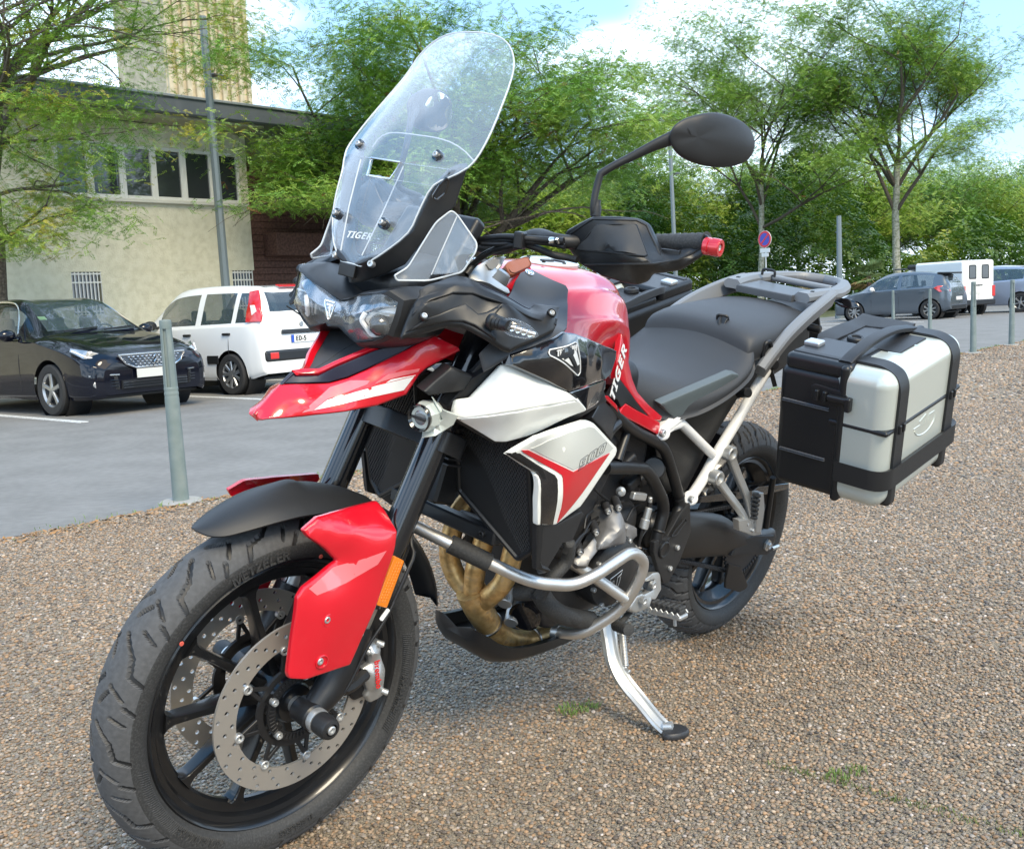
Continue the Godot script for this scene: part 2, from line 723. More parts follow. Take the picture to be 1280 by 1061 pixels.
func gravel() -> void:
	var pm := mat(1, 1, 1, .62)
	pm.vertex_color_use_as_albedo = true
	var r := RandomNumberGenerator.new()
	r.seed = 77
	var eye := Vector3(-1.05, 0, 1.62)
	var fwd := Vector2(.744, -.668)
	var patch := FastNoiseLite.new()
	patch.frequency = .6
	patch.seed = 4
	patch.fractal_octaves = 3
	# [nearest, farthest, spacing, size]
	for band in [[.3, 3.0, .0104, .0061, 3], [3.0, 5.6, .0136, .0078, 5], [5.6, 9.5, .0215, .0122, 6], [9.5, 19.0, .045, .021, 7]]:
		var buf := PackedFloat32Array()
		var s: float = band[2]
		var reach: float = band[1]
		var nx := int(2.0 * reach / s)
		for i in nx:
			var x0 := eye.x - reach + i * s
			for j in nx:
				var z0 := eye.z - reach + j * s
				if z0 < -3.42: continue
				var dx := x0 - eye.x
				var dz := z0 - eye.z
				var d2 := dx * dx + dz * dz
				if d2 < band[0] * band[0] or d2 > reach * reach: continue
				var d := sqrt(d2)
				if (dx * fwd.x + dz * fwd.y) / d < (.3 if reach < 6.0 else .6): continue
				if r.randf() < .06: continue
				var x := x0 + r.randf_range(-.5, .5) * s
				var z := z0 + r.randf_range(-.5, .5) * s
				if z < -3.43: continue
				var w: float = band[3] * r.randf_range(.55, 1.12)
				var l := w * r.randf_range(.62, 1.0)
				var hgt := w * r.randf_range(.4, .62)
				var a := r.randf() * TAU
				var ca := cos(a)
				var sa := sin(a)
				var tx := r.randf_range(-.25, .25)
				var tz := r.randf_range(-.25, .25)
				var y := .0005 + r.randf_range(-.0022, .0016) * (w / .008)
				buf.append_array(PackedFloat32Array([ca * w, tx * hgt, -sa * l, x, tz * w * .6, hgt, tx * l * .6, y, sa * w, tz * hgt, ca * l, z]))
				var k := r.randf()
				var v := r.randf_range(.58, 1.14) * (1.0 + .22 * patch.get_noise_2d(x, z))
				var c: Color
				if k < .34: c = Color(0.303, 0.213, 0.139)
				elif k < .48: c = Color(0.330, 0.205, 0.113)
				elif k < .68: c = Color(0.245, 0.201, 0.159)
				elif k < .80: c = Color(0.155, 0.120, 0.092)
				elif k < .90: c = Color(0.384, 0.295, 0.209)
				elif k < .955: c = Color(0.326, 0.279, 0.231)
				elif k < .975: c = Color(0.511, 0.428, 0.369)
				else: c = Color(0.083, 0.069, 0.061)
				buf.append_array(PackedFloat32Array([c.r * v, c.g * v, c.b * v, 1.0]))
		var mm := MultiMesh.new()
		mm.transform_format = MultiMesh.TRANSFORM_3D
		mm.use_colors = true
		mm.mesh = pebble_mesh(band[4])
		mm.instance_count = buf.size() / 16
		mm.buffer = buf
		var o := MultiMeshInstance3D.new()
		o.name = "gravel"
		o.multimesh = mm
		o.material_override = pm
		add_child(o, true)
		tag(o, ["brown and grey pebbles set in the paving beside the motorcycle", "pebbles of the paving a few steps behind the motorcycle", "pebbles of the paving between motorcycle and bollards", "far pebbles of the paving along the car park edge"][[.3, 3.0, 5.6, 9.5].find(band[0])], "gravel", "", "stuff")

func building() -> void:
	var wall_m := mat(.52, .49, .37, .85)
	tri_map(wall_m, .22, noise_tex(.02, [[.2, .58, .555, .42], [.5, .64, .615, .475], [.85, .68, .655, .52]], 1024, 6, false, 4, false, 8), noise_tex(.2, [], 512, 3, true, 3.0), .3)
	var zf := -18.0
	var b := base("office_building", Vector3(0, 0, 0))
	tag(b, "cream rendered two storey building with window band, flat grey roof and timber clad end", "building")
	var L := -14.0
	var R: float = Vector3(12.564,3.526,-18).x
	var top: float = Vector3(11.614,4.844,-18).y + .1
	# window band
	var w0: Vector3 = Vector3(8.316,3.455,-18)
	var w1: Vector3 = Vector3(12.373,3.45,-18)
	var sill: float = Vector3(10.252,3.439,-18).y
	var head: float = Vector3(10.353,4.499,-18).y
	var lo_a: Vector3 = Vector3(8.42,2.004,-18)
	var lo_b: Vector3 = Vector3(9.022,1.44,-18)
	var r_a: Vector3 = Vector3(11.995,1.955,-18)
	# the wall in pieces round its openings
	var m := Soup.new()
	var blk := func(x0: float, x1: float, y0: float, y1: float) -> void:
		box(m, Transform3D(Basis(), Vector3((x0 + x1) * .5, (y0 + y1) * .5, zf - .15)), Vector3(x1 - x0, y1 - y0, .3), .004)
	blk.call(L, R, head, top)
	blk.call(L, w0.x, sill, head)
	blk.call(w1.x, R, sill, head)
	blk.call(L, R, lo_a.y, sill)
	blk.call(L, lo_a.x, -.2, lo_a.y)
	blk.call(lo_b.x, r_a.x, -.2, lo_a.y)
	blk.call(lo_a.x, lo_b.x, -.2, lo_b.y - .25)
	blk.call(r_a.x, R, -.2, lo_b.y - .25)
	put("wall", m, wall_m, b)
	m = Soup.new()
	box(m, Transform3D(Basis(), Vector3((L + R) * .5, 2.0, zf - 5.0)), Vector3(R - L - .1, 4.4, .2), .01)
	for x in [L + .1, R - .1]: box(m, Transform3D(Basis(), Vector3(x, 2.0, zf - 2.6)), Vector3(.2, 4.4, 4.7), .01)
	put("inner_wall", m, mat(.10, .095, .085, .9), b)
	# roof slab with dark fascia
	var roof_m := mat(.12, .135, .155, .5, .1)
	m = Soup.new()
	box(m, Transform3D(Basis(), Vector3((L + R + 6.4) * .5, top + .24, zf - 3.2)), Vector3(R - L + 6.9, .36, 8.2), .03)
	box(m, Transform3D(Basis(), Vector3((L + R + 6.4) * .5, top + .46, zf - 3.4)), Vector3(R - L + 6.5, .10, 7.7), .03)
	var rf := put("roof", m, roof_m, b)
	m = Soup.new()
	box(m, Transform3D(Basis(), Vector3((L + R + 6.4) * .5, top + .405, zf + .92)), Vector3(R - L + 6.95, .05, .05), .006)
	put("gutter_edge", m, mat(.30, .32, .34, .4, .4), rf)
	m = Soup.new()
	box(m, Transform3D(Basis(), Vector3((L + R) * .5, top + .035, zf + .38)), Vector3(R - L, .05, .72), .006)
	put("soffit", m, mat(.42, .40, .31, .8), rf)
	# windows
	var frame_m := mat(.70, .70, .66, .4)
	var glass := mat(.03, .035, .04, .03)
	glass.metallic_specular = .9
	var n := 6
	var ww := (w1.x - w0.x) / n
	for k in n:
		m = Soup.new()
		var x0 := w0.x + ww * k
		for q in [[x0 + .035, .07, 0], [x0 + ww - .035, .07, 0]]: box(m, Transform3D(Basis(), Vector3(q[0], (sill + head) * .5, zf - .05)), Vector3(q[1], head - sill, .08), .006)
		for y in [sill + .035, head - .035]: box(m, Transform3D(Basis(), Vector3(x0 + ww * .5, y, zf - .05)), Vector3(ww - .14, .07, .078), .006)
		var w := put("window", m, frame_m, b)
		m = Soup.new()
		box(m, Transform3D(Basis(), Vector3(x0 + ww * .5, (sill + head) * .5, zf - .06)), Vector3(ww - .13, head - sill - .13, .012), .001)
		put("pane", m, glass, w)
	m = Soup.new()
	box(m, Transform3D(Basis(), Vector3((w0.x + w1.x) * .5, sill - .04, zf + .03)), Vector3(w1.x - w0.x + .2, .07, .14), .01)
	put("window_sill", m, mat(.60, .59, .52, .6), b)
	# small ground floor windows behind white bars
	for q in [[lo_a.x, lo_b.x], [r_a.x, R - .05]]:
		m = Soup.new()
		box(m, Transform3D(Basis(), Vector3((q[0] + q[1]) * .5, (lo_a.y + lo_b.y) * .5 - .12, zf - .12)), Vector3(q[1] - q[0], lo_a.y - lo_b.y + .25, .01), .001)
		var w := put("low_window", m, glass, b)
		m = Soup.new()
		var y0: float = lo_b.y - .25
		var y1: float = lo_a.y
		var bars := int((q[1] - q[0]) / .07)
		for k in bars + 1: box(m, Transform3D(Basis(), Vector3(lerpf(q[0], q[1], float(k) / bars), (y0 + y1) * .5, zf - .02)), Vector3(.022, y1 - y0, .022), .003)
		for y in [y1 - .04, lerpf(y0, y1, .75), y0 + .05]: box(m, Transform3D(Basis(), Vector3((q[0] + q[1]) * .5, y, zf - .02)), Vector3(q[1] - q[0], .03, .026), .003)
		put("window_grille", m, frame_m, w)
	# timber clad end with a boxed out bay
	var wood := mat(.11, .052, .038, .75)
	tri_map(wood, .8, noise_tex(.03, [[.2, .070, .033, .025], [.5, .11, .052, .038], [.85, .15, .078, .058]], 512, 5, false, 4, false, 6), null)
	m = Soup.new()
	box(m, Transform3D(Basis(), Vector3(R + 1.6, 2.1, zf - .3)), Vector3(3.2, 4.5, .2), .01)
	var tw := put("timber_wall", m, mat(.02, .013, .011, .9), b)
	m = Soup.new()
	box(m, Transform3D(Basis(), Vector3(R + 1.6, .066, 0)), Vector3(3.18, .138, .03), .006)
	var pm := to_mesh(m)
	for k in 31:
		var o := MeshInstance3D.new()
		o.name = "plank"
		o.mesh = pm
		o.material_override = wood
		o.position = Vector3(0, -.1 + k * .145, zf - .18 + .006 * ((k * 7) % 3))
		tw.add_child(o, true)
	var by: float = Vector3(13.25,2.817,-17.6).y
	var bb: float = Vector3(13.205,2.308,-17.6).y
	m = Soup.new()
	box(m, Transform3D(Basis(), Vector3(R + 1.75, (by + bb) * .5, zf + .1)), Vector3(2.7, by - bb, .5), .01)
	put("timber_bay", m, wood, b)

	# concrete tower far behind
	var t := base("concrete_tower", Vector3.ZERO)
	tag(t, "tall beige concrete tower with upright ribs, behind the trees over the building", "tower")
	var t0: Vector3 = Vector3(36.16,16.277,-60)
	var t1: Vector3 = Vector3(42.492,17.058,-60)
	var tm := mat(.50, .43, .30, .85)
	tri_map(tm, .15, noise_tex(.03, [[.2, .40, .35, .25], [.6, .52, .45, .32], [.9, .58, .51, .38]], 256, 4))
	m = Soup.new()
	box(m, Transform3D(Basis(), Vector3((t0.x + t1.x) * .5, 13, -63)), Vector3(t1.x - t0.x, 27, 6), .02)
	put("wall", m, tm, t)
	for k in 10:
		m = Soup.new()
		box(m, Transform3D(Basis(), Vector3(lerpf(t0.x + .2, t1.x - .2, k / 9.0), 13, -59.9)), Vector3(.32, 27, .3), .03)
		put("rib", m, tm, t)

func bollard_soup() -> Array:
	var a := Soup.new()
	lathe(a, [Vector2(0, 0), Vector2(.046, 0), Vector2(.044, .02), Vector2(.038, .575), Vector2(.0365, .58), Vector2(.0365, .588), Vector2(.038, .592), Vector2(.038, .602), Vector2(.0362, .606), Vector2(.0362, .614), Vector2(.0375, .618), Vector2(.0375, .628), Vector2(.035, .632), Vector2(0, .632)], Vector3.ZERO, Vector3.UP, 28)
	var b := Soup.new()
	# upper part: a shaft with a sunk channel on each side
	var rings := []
	for y in [.628, .64, .93, .955]:
		var w := lerpf(.033, .028, (y - .628) / .33)
		var r := []
		for q in [[-1, -.5], [-.5, -1], [.5, -1], [1, -.5], [1, -.32], [.66, -.28], [.66, .28], [1, .32], [1, .5], [.5, 1], [-.5, 1], [-1, .5], [-1, .32], [-.66, .28], [-.66, -.28], [-1, -.32]]: r.append(Vector3(q[0] * w, y, q[1] * w))
		rings.append(r)
	loft(b, rings)
	var c := Soup.new()
	lathe(c, [Vector2(0, .945), Vector2(.031, .945), Vector2(.032, .952), Vector2(.032, .985), Vector2(.029, .992), Vector2(0, .994)], Vector3.ZERO, Vector3.UP, 24)
	var d := Soup.new()
	lathe(d, [Vector2(0, .012), Vector2(.10, .012), Vector2(.115, .004), Vector2(.115, -.02), Vector2(0, -.02)], Vector3.ZERO, Vector3.UP, 20)
	return [a, b, c, d]

func street() -> void:
	var s := bollard_soup()
	var proto := base("bollard", Vector3(1.926,0,-3.51))
	proto.rotation = Vector3(.0, .75, .012)
	put("lower_shaft", s[0], steel_grey, proto)
	put("upper_shaft", s[1], steel_grey, proto)
	put("cap", s[2], steel_grey, proto)
	put("footing", s[3], mat(.30, .29, .27, .9), proto)
	tag(proto, "grey green steel bollard at the paving edge before the black car", "bollard", "steel bollards along the car park")
	for q in [[Vector3(14.209,0,-3.3), "grey green bollard in front of the white van, nearer of two on the paving edge", 1.0, .005], [Vector3(16.068,0,-3.333), "grey green bollard by the blue grey car at the far end of the paving edge", 1.0, .02], [Vector3(22.14, -.11, -6.77), "thin bollard before the rear door of the grey hatchback", .95, .0], [Vector3(24.41, -.11, -8.48), "thin bollard before the front door of the grey hatchback", .95, -.02], [Vector3(38.33, -.11, -15.58), "far bollard beside the grey lamp post near the palm", 1.0, 0.0]]:
		var o := proto.duplicate()
		o.name = "bollard"
		add_child(o, true)
		o.position = q[0]
		o.scale = Vector3.ONE
		o.rotation = Vector3(0, .75, q[3])
		tag(o, q[1], "bollard", "steel bollards along the car park")
	# lamp posts
	for k in 3:
		var p: Vector3 = [Vector3(10.576,.949,-16.1), Vector3(26.0, -.1, -19.5), Vector3(35.6, -.1, -14.9)][k]
		if k == 1:
			var d: Vector3 = (Vector3(30.341,3.16,-18.5))
			p = Vector3(d.x, -.1, -18.5)
		p.y = -.1
		var h: float = [6.75, 6.3, 3.7][k]
		var r: float = [.095, .085, .12][k]
		var l := base("lamp_post", p, [.35, .2, .5][k])
		l.rotation.z = [.012, .035, .025][k]
		var m := Soup.new()
		var rings := []
		for y in [0.0, h]:
			var ring := []
			for i in 8:
				var a := TAU * (i + .5) / 8
				ring.append(Vector3(cos(a), 0, sin(a)) * r * lerpf(1.0, .72, y / h) + Vector3(0, y, 0))
			rings.append(ring)
		loft(m, rings)
		put("pole", m, mat(.17, .205, .22, .45, .2), l)
		m = Soup.new()
		box(m, at(Vector3(.32, h * .845, 0)), Vector3(.46, .05, .20), .015)
		put("lamp_head", m, mat(.09, .10, .11, .4), l)
		m = Soup.new()
		box(m, at(Vector3(.36, h * .845 - .031, 0)), Vector3(.3, .014, .15), .003)
		put("lamp_glass", m, mat(.5, .5, .5, .2), l)
		m = Soup.new()
		lathe(m, [Vector2(0, .35), Vector2(r * 1.3, .35), Vector2(r * 1.45, 0), Vector2(0, 0)], Vector3.ZERO, Vector3.UP, 16)
		put("pole_base", m, mat(.17, .205, .22, .45, .2), l)
		tag(l, ["tall grey lamp post in front of the cream building, behind the white car", "grey lamp post standing behind the motorcycle's mirror", "short grey lamp post near the palm tree"][k], "lamp post", "grey lamp posts of the car park")
	# no parking sign
	var sp: Vector3 = Vector3(37.793,1.636,-19)
	var sg := base("no_parking_sign", Vector3(sp.x, -.1, -19.0))
	sg.rotation.y = deg_to_rad(42.0 - 54.0 + 90.0)
	var cy: float = Vector3(37.922,3.112,-19).y + .1
	var m := Soup.new()
	cyl(m, Vector3(0, 0, 0), Vector3(0, cy + .25, 0), .03, 12)
	put("pole", m, mat(.55, .56, .56, .4, .5), sg)
	var S := 1.12
	m = Soup.new()
	cyl(m, Vector3(0, cy, -.05), Vector3(0, cy, -.03), .30 * S, 40)
	var dk := put("sign_disc", m, mat(.75, .74, .72, .4), sg)
	m = Soup.new()
	lathe(m, [Vector2(.22 * S, -.056), Vector2(.29 * S, -.056), Vector2(.29 * S, -.049), Vector2(.22 * S, -.049)], Vector3(0, cy, 0), Vector3(0, 0, 1), 40, true)
	box(m, Transform3D(Basis(Vector3(0, 0, 1), -PI / 4), Vector3(0, cy, -.0565)), Vector3(.45 * S, .07, .008), .001)
	put("red_ring", m, mat(.62, .03, .05, .4), dk)
	m = Soup.new()
	cyl(m, Vector3(0, cy, -.053), Vector3(0, cy, -.049), .222 * S, 36)
	put("blue_field", m, mat(.06, .07, .42, .4), dk)
	m = Soup.new()
	box(m, at(Vector3(0, cy - .45, -.04)), Vector3(.50, .17, .02), .005)
	box(m, at(Vector3(0, cy - .63, -.04)), Vector3(.36, .15, .02), .005)
	put("small_plate", m, mat(.70, .70, .68, .4), sg)
	tag(sg, "round blue and red no parking sign with white plates on a thin pole", "road sign")

# ---------- cars: x runs backwards from the nose, y up, z to the left ----------
var car_glass: StandardMaterial3D
var tyre_black: StandardMaterial3D

func car_wheel(parent: Node3D, p: Vector3, R: float, s: float, spokes: int, rim_m: Material) -> void:
	var w := Node3D.new()
	w.name = "wheel"
	w.position = p
	parent.add_child(w, true)
	var m := Soup.new()
	lathe(m, [Vector2(R * .66, -.09), Vector2(R * .72, -.098), Vector2(R * .93, -.098), Vector2(R, -.075), Vector2(R, .075), Vector2(R * .93, .098), Vector2(R * .72, .098), Vector2(R * .66, .09)], Vector3.ZERO, Vector3(0, 0, 1), 40, true)
	put("tyre", m, tyre_black, w)
	m = Soup.new()
	lathe(m, [Vector2(R * .60, .06), Vector2(R * .67, .088), Vector2(R * .69, .084), Vector2(R * .69, -.08), Vector2(R * .60, -.08)], Vector3.ZERO, Vector3(0, 0, s), 36, true)
	for k in spokes:
		var a := TAU * k / spokes + .3
		var d := Vector3(cos(a), sin(a), 0)
		var t := Vector3(-sin(a), cos(a), 0)
		var rings := []
		for q in [[.05, .030, .075], [.30, .024, .070], [.64, .030, .075]]:
			var r := []
			for e in [[-1, 0], [-.7, .012], [.7, .012], [1, 0], [.8, -.02], [-.8, -.02]]: r.append(d * (R * q[0]) + t * (e[0] * q[1]) + Vector3(0, 0, s * (q[2] + e[1])))
			rings.append(r)
		loft(m, rings)
	lathe(m, [Vector2(0, .088), Vector2(.03, .086), Vector2(.055, .076), Vector2(.055, .03), Vector2(0, .03)], Vector3.ZERO, Vector3(0, 0, s), 20)
	put("rim", m, rim_m, w)
	m = Soup.new()
	cyl(m, Vector3(0, 0, s * .03), Vector3(0, 0, -s * .09), R * .62, 24)
	put("brake_drum", m, B.dark, w)

# stations: [x, top y, top half width, edge y, belt y, belt half width, widest y, widest half width, bottom y]
func car_body(root: Node3D, st: Array, paint: Material, wheels: Array, R: float, win: Dictionary) -> void:
	var rings := []
	for s in st:
		var h := []
		h.append(Vector3(s[0], s[1], 0))
		h.append(Vector3(s[0], s[1] - .008, s[2] * .55))
		h.append(Vector3(s[0], s[3], s[2]))
		h.append(Vector3(s[0], s[4], s[5]))
		h.append(Vector3(s[0], lerpf(s[4], s[6], .18), lerpf(s[5], s[7], .7)))
		h.append(Vector3(s[0], s[6], s[7]))
		h.append(Vector3(s[0], lerpf(s[6], s[8], .75), s[7] - .01))
		h.append(Vector3(s[0], s[8], s[7] - .05))
		rings.append(h)
	var sub := 8
	var around := 6
	var open := []
	for r in rings: open.append(curve(r, around))
	var g := []
	var cols: int = open[0].size()
	var lines := []
	for k in cols:
		var l := []
		for r in open: l.append(r[k])
		lines.append(curve(l, sub))
	for i in lines[0].size():
		var r := []
		for k in cols: r.append(lines[k][i])
		g.append(r)
	var ra: float = R + .055
	# side vertices near an arch are moved onto it
	for i in g.size():
		for k in range(around * 3, cols):
			var q: Vector3 = g[i][k]
			for w in wheels:
				var d := Vector2(q.x - w.x, q.y - w.y)
				if absf(d.length() - ra) < .055:
					var e := d.normalized() * ra
					g[i][k] = Vector3(w.x + e.x, w.y + e.y, q.z)
	var body := Soup.new()
	body.shell()
	var panes := {}
	for i in g.size() - 1:
		for k in cols - 1:
			var A: Vector3 = g[i][k]
			var Bq: Vector3 = g[i][k + 1]
			var C: Vector3 = g[i + 1][k + 1]
			var D: Vector3 = g[i + 1][k]
			var mid := (A + Bq + C + D) * .25
			if k >= around * 3:
				var inside := false
				for w in wheels:
					if Vector2(mid.x - w.x, mid.y - w.y).length() < ra - .004: inside = true
				if inside: continue
			for s in [1.0, -1.0]:
				var f := Vector3(1, 1, s)
				var target: Soup = body
				for name in win:
					var q: Array = win[name]
					# [first row, last row, first station, last station, sides]
					if k >= q[0] and k < q[1] and i >= q[2] and i < q[3]:
						var key: String = name if q[4] == 0 else name + ("L" if s > 0 else "R")
						if not panes.has(key):
							panes[key] = Soup.new()
							panes[key].shell()
						target = panes[key]
				if s > 0: target.quad(A * f, Bq * f, C * f, D * f)
				else: target.quad(A * f, D * f, C * f, Bq * f)
	# ends and floor
	for e in [0, g.size() - 1]:
		var ring: Array = both(g[e])
		var c := Vector3.ZERO
		for q in ring: c += q
		c /= ring.size()
		for k in ring.size() - 1:
			if e == 0: body.tri(c, ring[k + 1], ring[k])
			else: body.tri(c, ring[k], ring[k + 1])
	var b := put("body", body, paint, root, 32, false)
	for key in panes:
		put(String(key).trim_suffix("L").trim_suffix("R"), panes[key], car_glass, root, 60, false)
	# dark well behind each arch, and its lip
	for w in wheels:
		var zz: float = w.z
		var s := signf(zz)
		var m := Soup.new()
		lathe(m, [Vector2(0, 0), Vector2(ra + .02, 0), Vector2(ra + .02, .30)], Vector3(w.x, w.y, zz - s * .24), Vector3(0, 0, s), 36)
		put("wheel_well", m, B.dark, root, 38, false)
	var fl := Soup.new()
	box(fl, at(Vector3((st[0][0] + st[st.size() - 1][0]) * .5, st[3][8] + .02, 0)), Vector3(st[st.size() - 1][0] - st[0][0] - .3, .04, st[3][7] * 1.6), .01)
	put("floor_pan", fl, B.dark, root)
	# seats
	fl = Soup.new()
	for q in [[.46, .36], [.46, -.36], [.66, .36], [.66, -.36]]:
		var x: float = lerpf(st[0][0], st[st.size() - 1][0], q[0])
		rbox(fl, at(Vector3(x, .75, q[1]), Vector3(.95, .3, 0)), Vector3(.14, .62, .48), .06)
		rbox(fl, at(Vector3(x + .06, 1.13, q[1])), Vector3(.09, .18, .24), .04)
	rbox(fl, at(Vector3(lerpf(st[0][0], st[st.size() - 1][0], .32), .82, 0)), Vector3(.35, .2, 1.2), .06)
	put("seats", fl, mat(.03, .03, .032, .8), root)
	fl = Soup.new()
	var wx: float = lerpf(st[0][0], st[st.size() - 1][0], .37)
	var ring2 := []
	for k in 25: ring2.append(Vector3(wx + sin(TAU * k / 24) * .06, .93 + sin(TAU * k / 24) * .16, .36 + cos(TAU * k / 24) * .17))
	tube(fl, ring2, .014, 6)
	put("steering_wheel", fl, B.dark, root)

func mirror_pair(root: Node3D, p: Vector3, mt: Material) -> void:
	for s in [1.0, -1.0]:
		var m := Soup.new()
		ellipsoid(m, Transform3D(Basis(Vector3(.07, 0, 0), Vector3(0, .075, 0), Vector3(0, 0, .11)), Vector3(p.x, p.y, (p.z + .12) * s)))
		box(m, at(Vector3(p.x + .01, p.y - .03, p.z * s)), Vector3(.05, .04, .12), .01)
		put("door_mirror", m, mt, root)

func handles(root: Node3D, xs: Array, y: float, z: float, mt: Material) -> void:
	for x in xs:
		for s in [1.0, -1.0]:
			var m := Soup.new()
			rbox(m, at(Vector3(x, y, z * s)), Vector3(.17, .035, .035), .015, 3)
			put("door_handle", m, mt, root)

func seams(root: Node3D, xs: Array, y0: float, y1: float, z0: float, z1: float) -> void:
	for x in xs:
		for s in [1.0, -1.0]:
			var m := Soup.new()
			tube(m, curve([Vector3(x, y1, z1 * s), Vector3(x, lerpf(y0, y1, .6), z0 * s), Vector3(x, y0, (z0 - .01) * s)], 4), .005, 5)
			put("door_gap", m, B.dark, root)

func cars() -> void:
	car_glass = mat(.02, .025, .03, .03)
	car_glass.transparency = BaseMaterial3D.TRANSPARENCY_ALPHA
	car_glass.albedo_color = Color(.30, .36, .40, .42)
	car_glass.metallic_specular = .8
	tyre_black = mat(.022, .022, .023, .8)
	var alloy := mat(.38, .39, .40, .3, .8)
	var chrome := mat(.7, .7, .7, .15, 1.0)
	black_hatchback(alloy, chrome)
	white_small_car(alloy)
	grey_hatchback(alloy)
	white_van()
	grey_suv(alloy)

func black_hatchback(alloy: Material, chrome: Material) -> void:
	var c := base("parked_car", Vector3(5.62, -.1, -10.25))
	c.rotation.y = PI * .5 + deg_to_rad(4)
	tag(c, "black hatchback parked nose outwards before the cream building", "car", "cars parked in the bays")
	var paint := mat(.004, .005, .011, .05)
	var st := [
		[.02, .66, .50, .62, .55, .62, .42, .66, .24], [.10, .74, .60, .71, .62, .74, .45, .80, .20], [.30, .82, .66, .80, .70, .82, .50, .87, .19], [.62, .90, .68, .885, .80, .845, .55, .895, .19], [1.00, .965, .68, .95, .88, .85, .58, .90, .19],
		[1.22, 1.01, .67, .985, .92, .85, .60, .90, .19], [1.55, 1.20, .62, 1.165, .94, .84, .62, .90, .19], [1.88, 1.38, .57, 1.34, .955, .835, .62, .90, .19], [2.15, 1.45, .55, 1.41, .965, .835, .62, .90, .19], [2.6, 1.465, .55, 1.425, .98, .83, .62, .90, .19], [3.1, 1.445, .545, 1.405, 1.0, .825, .62, .90, .19],
		[3.5, 1.395, .53, 1.35, 1.02, .82, .62, .90, .20], [3.8, 1.27, .52, 1.235, 1.02, .80, .62, .885, .22], [4.05, 1.08, .56, 1.06, .96, .76, .62, .85, .25], [4.18, .92, .58, .90, .82, .74, .60, .80, .30], [4.23, .70, .55, .68, .62, .68, .5, .72, .34]]
	var z := .80
	var wh := [Vector3(.86, .315, z), Vector3(.86, .315, -z), Vector3(3.48, .315, z), Vector3(3.48, .315, -z)]
	car_body(c, st, paint, wh, .315, {"windscreen": [0, 11, 42, 62, 0], "side_window": [13, 18, 52, 68, 1], "rear_side_window": [13, 18, 70, 84, 1], "rear_window": [0, 10, 92, 102, 0]})
	for w in wh: car_wheel(c, w, .315, signf(w.z), 5, alloy)
	mirror_pair(c, Vector3(1.62, 1.0, .86), paint)
	handles(c, [2.45, 3.3], .86, .90, paint)
	seams(c, [1.55, 2.6, 3.35], .30, .94, .90, .85)
	var m := Soup.new()
	# hexagonal grille: bright rim, dark field, bright chequers
	var gr := [Vector3(.055, .70, -.46), Vector3(.02, .705, 0), Vector3(.055, .70, .46), Vector3(.035, .60, .40), Vector3(.0, .535, .24), Vector3(-.005, .535, -.24), Vector3(.035, .60, -.40)]
	gr = [Vector3(.02, .705, -.46), Vector3(-.022, .71, 0), Vector3(.02, .705, .46), Vector3(.0, .60, .38), Vector3(-.03, .545, .26), Vector3(-.03, .545, -.26), Vector3(.0, .60, -.38)]
	plate(m, gr, .03, Vector3(-1, 0, 0), .004, [], .04)
	var gp := put("grille", m, B.gloss, c)
	m = Soup.new()
	tube(m, gr + [gr[0]], .012, 6)
	put("grille_rim", m, chrome, gp)
	m = Soup.new()
	for r in 5:
		for k in 15:
			var zz := -.40 + k * .057 + (.028 if r % 2 else 0.0)
			var yy := .68 - r * .030
			if absf(zz) > lerpf(.26, .42, (yy - .545) / .16): continue
			box(m, at(Vector3(-.030 + .2 * zz * zz, yy, zz)), Vector3(.03, .010, .034), .004)
	put("grille_chequers", m, chrome, gp)
	m = Soup.new()
	tube(m, curve([Vector3(-.045, .66, -.02), Vector3(-.049, .685, .0), Vector3(-.047, .66, .022), Vector3(-.045, .625, .0), Vector3(-.045, .60, -.02)], 4), .010, 6)
	tube(m, curve([Vector3(-.045, .65, .015), Vector3(-.045, .60, .035)], 3), .008, 6)
	put("bonnet_badge", m, chrome, gp)
	for s in [1.0, -1.0]:
		m = Soup.new()
		plate(m, [Vector3(.10, .70, .50 * s), Vector3(.20, .775, .72 * s), Vector3(.40, .82, .845 * s), Vector3(.40, .78, .862 * s), Vector3(.22, .69, .80 * s), Vector3(.12, .655, .62 * s)], .05, Vector3(-1, .2, .5 * s), .006, [], .03)
		var hl := put("headlight", m, mat(.35, .37, .39, .06, .7, 1.0), c)
		m = Soup.new()
		tube(m, [Vector3(.09, .668, .56 * s), Vector3(.19, .70, .76 * s), Vector3(.36, .785, .856 * s)], .010, 6)
		put("day_light", m, mat(.8, .8, .78, .2), hl)
		m = Soup.new()
		plate(m, [Vector3(.005, .46, .50 * s), Vector3(.115, .47, .80 * s), Vector3(.115, .33, .81 * s), Vector3(.005, .30, .48 * s)], .04, Vector3(-1, 0, .4 * s), .004, [], .03)
		var fg := put("side_intake", m, B.dark, c)
		m = Soup.new()
		for k in 3: box(m, at(Vector3(.045, .345 + .035 * k, .64 * s), Vector3(.36, 0, s)), Vector3(.30, .008, .02), .003)
		put("intake_slat", m, B.gloss, fg)
		m = Soup.new()
		tube(m, [Vector3(-.005, .478, .48 * s), Vector3(.06, .485, .68 * s), Vector3(.115, .48, .81 * s)], .012, 6)
		put("chrome_strip", m, chrome, fg)
		m = Soup.new()
		cyl(m, Vector3(.13, .375, .745 * s), Vector3(.068, .375, .735 * s), .045, 18)
		put("fog_lamp", m, mat(.5, .5, .5, .1, .6), fg)
		m = Soup.new()
		plate(m, [Vector3(4.02, .98, .62 * s), Vector3(3.9, .99, .80 * s), Vector3(3.94, .84, .83 * s), Vector3(4.12, .84, .66 * s)], .04, Vector3(1, 0, .6 * s), .006, [], .04)
		put("tail_light", m, mat(.4, .01, .01, .15), c)
	m = Soup.new()
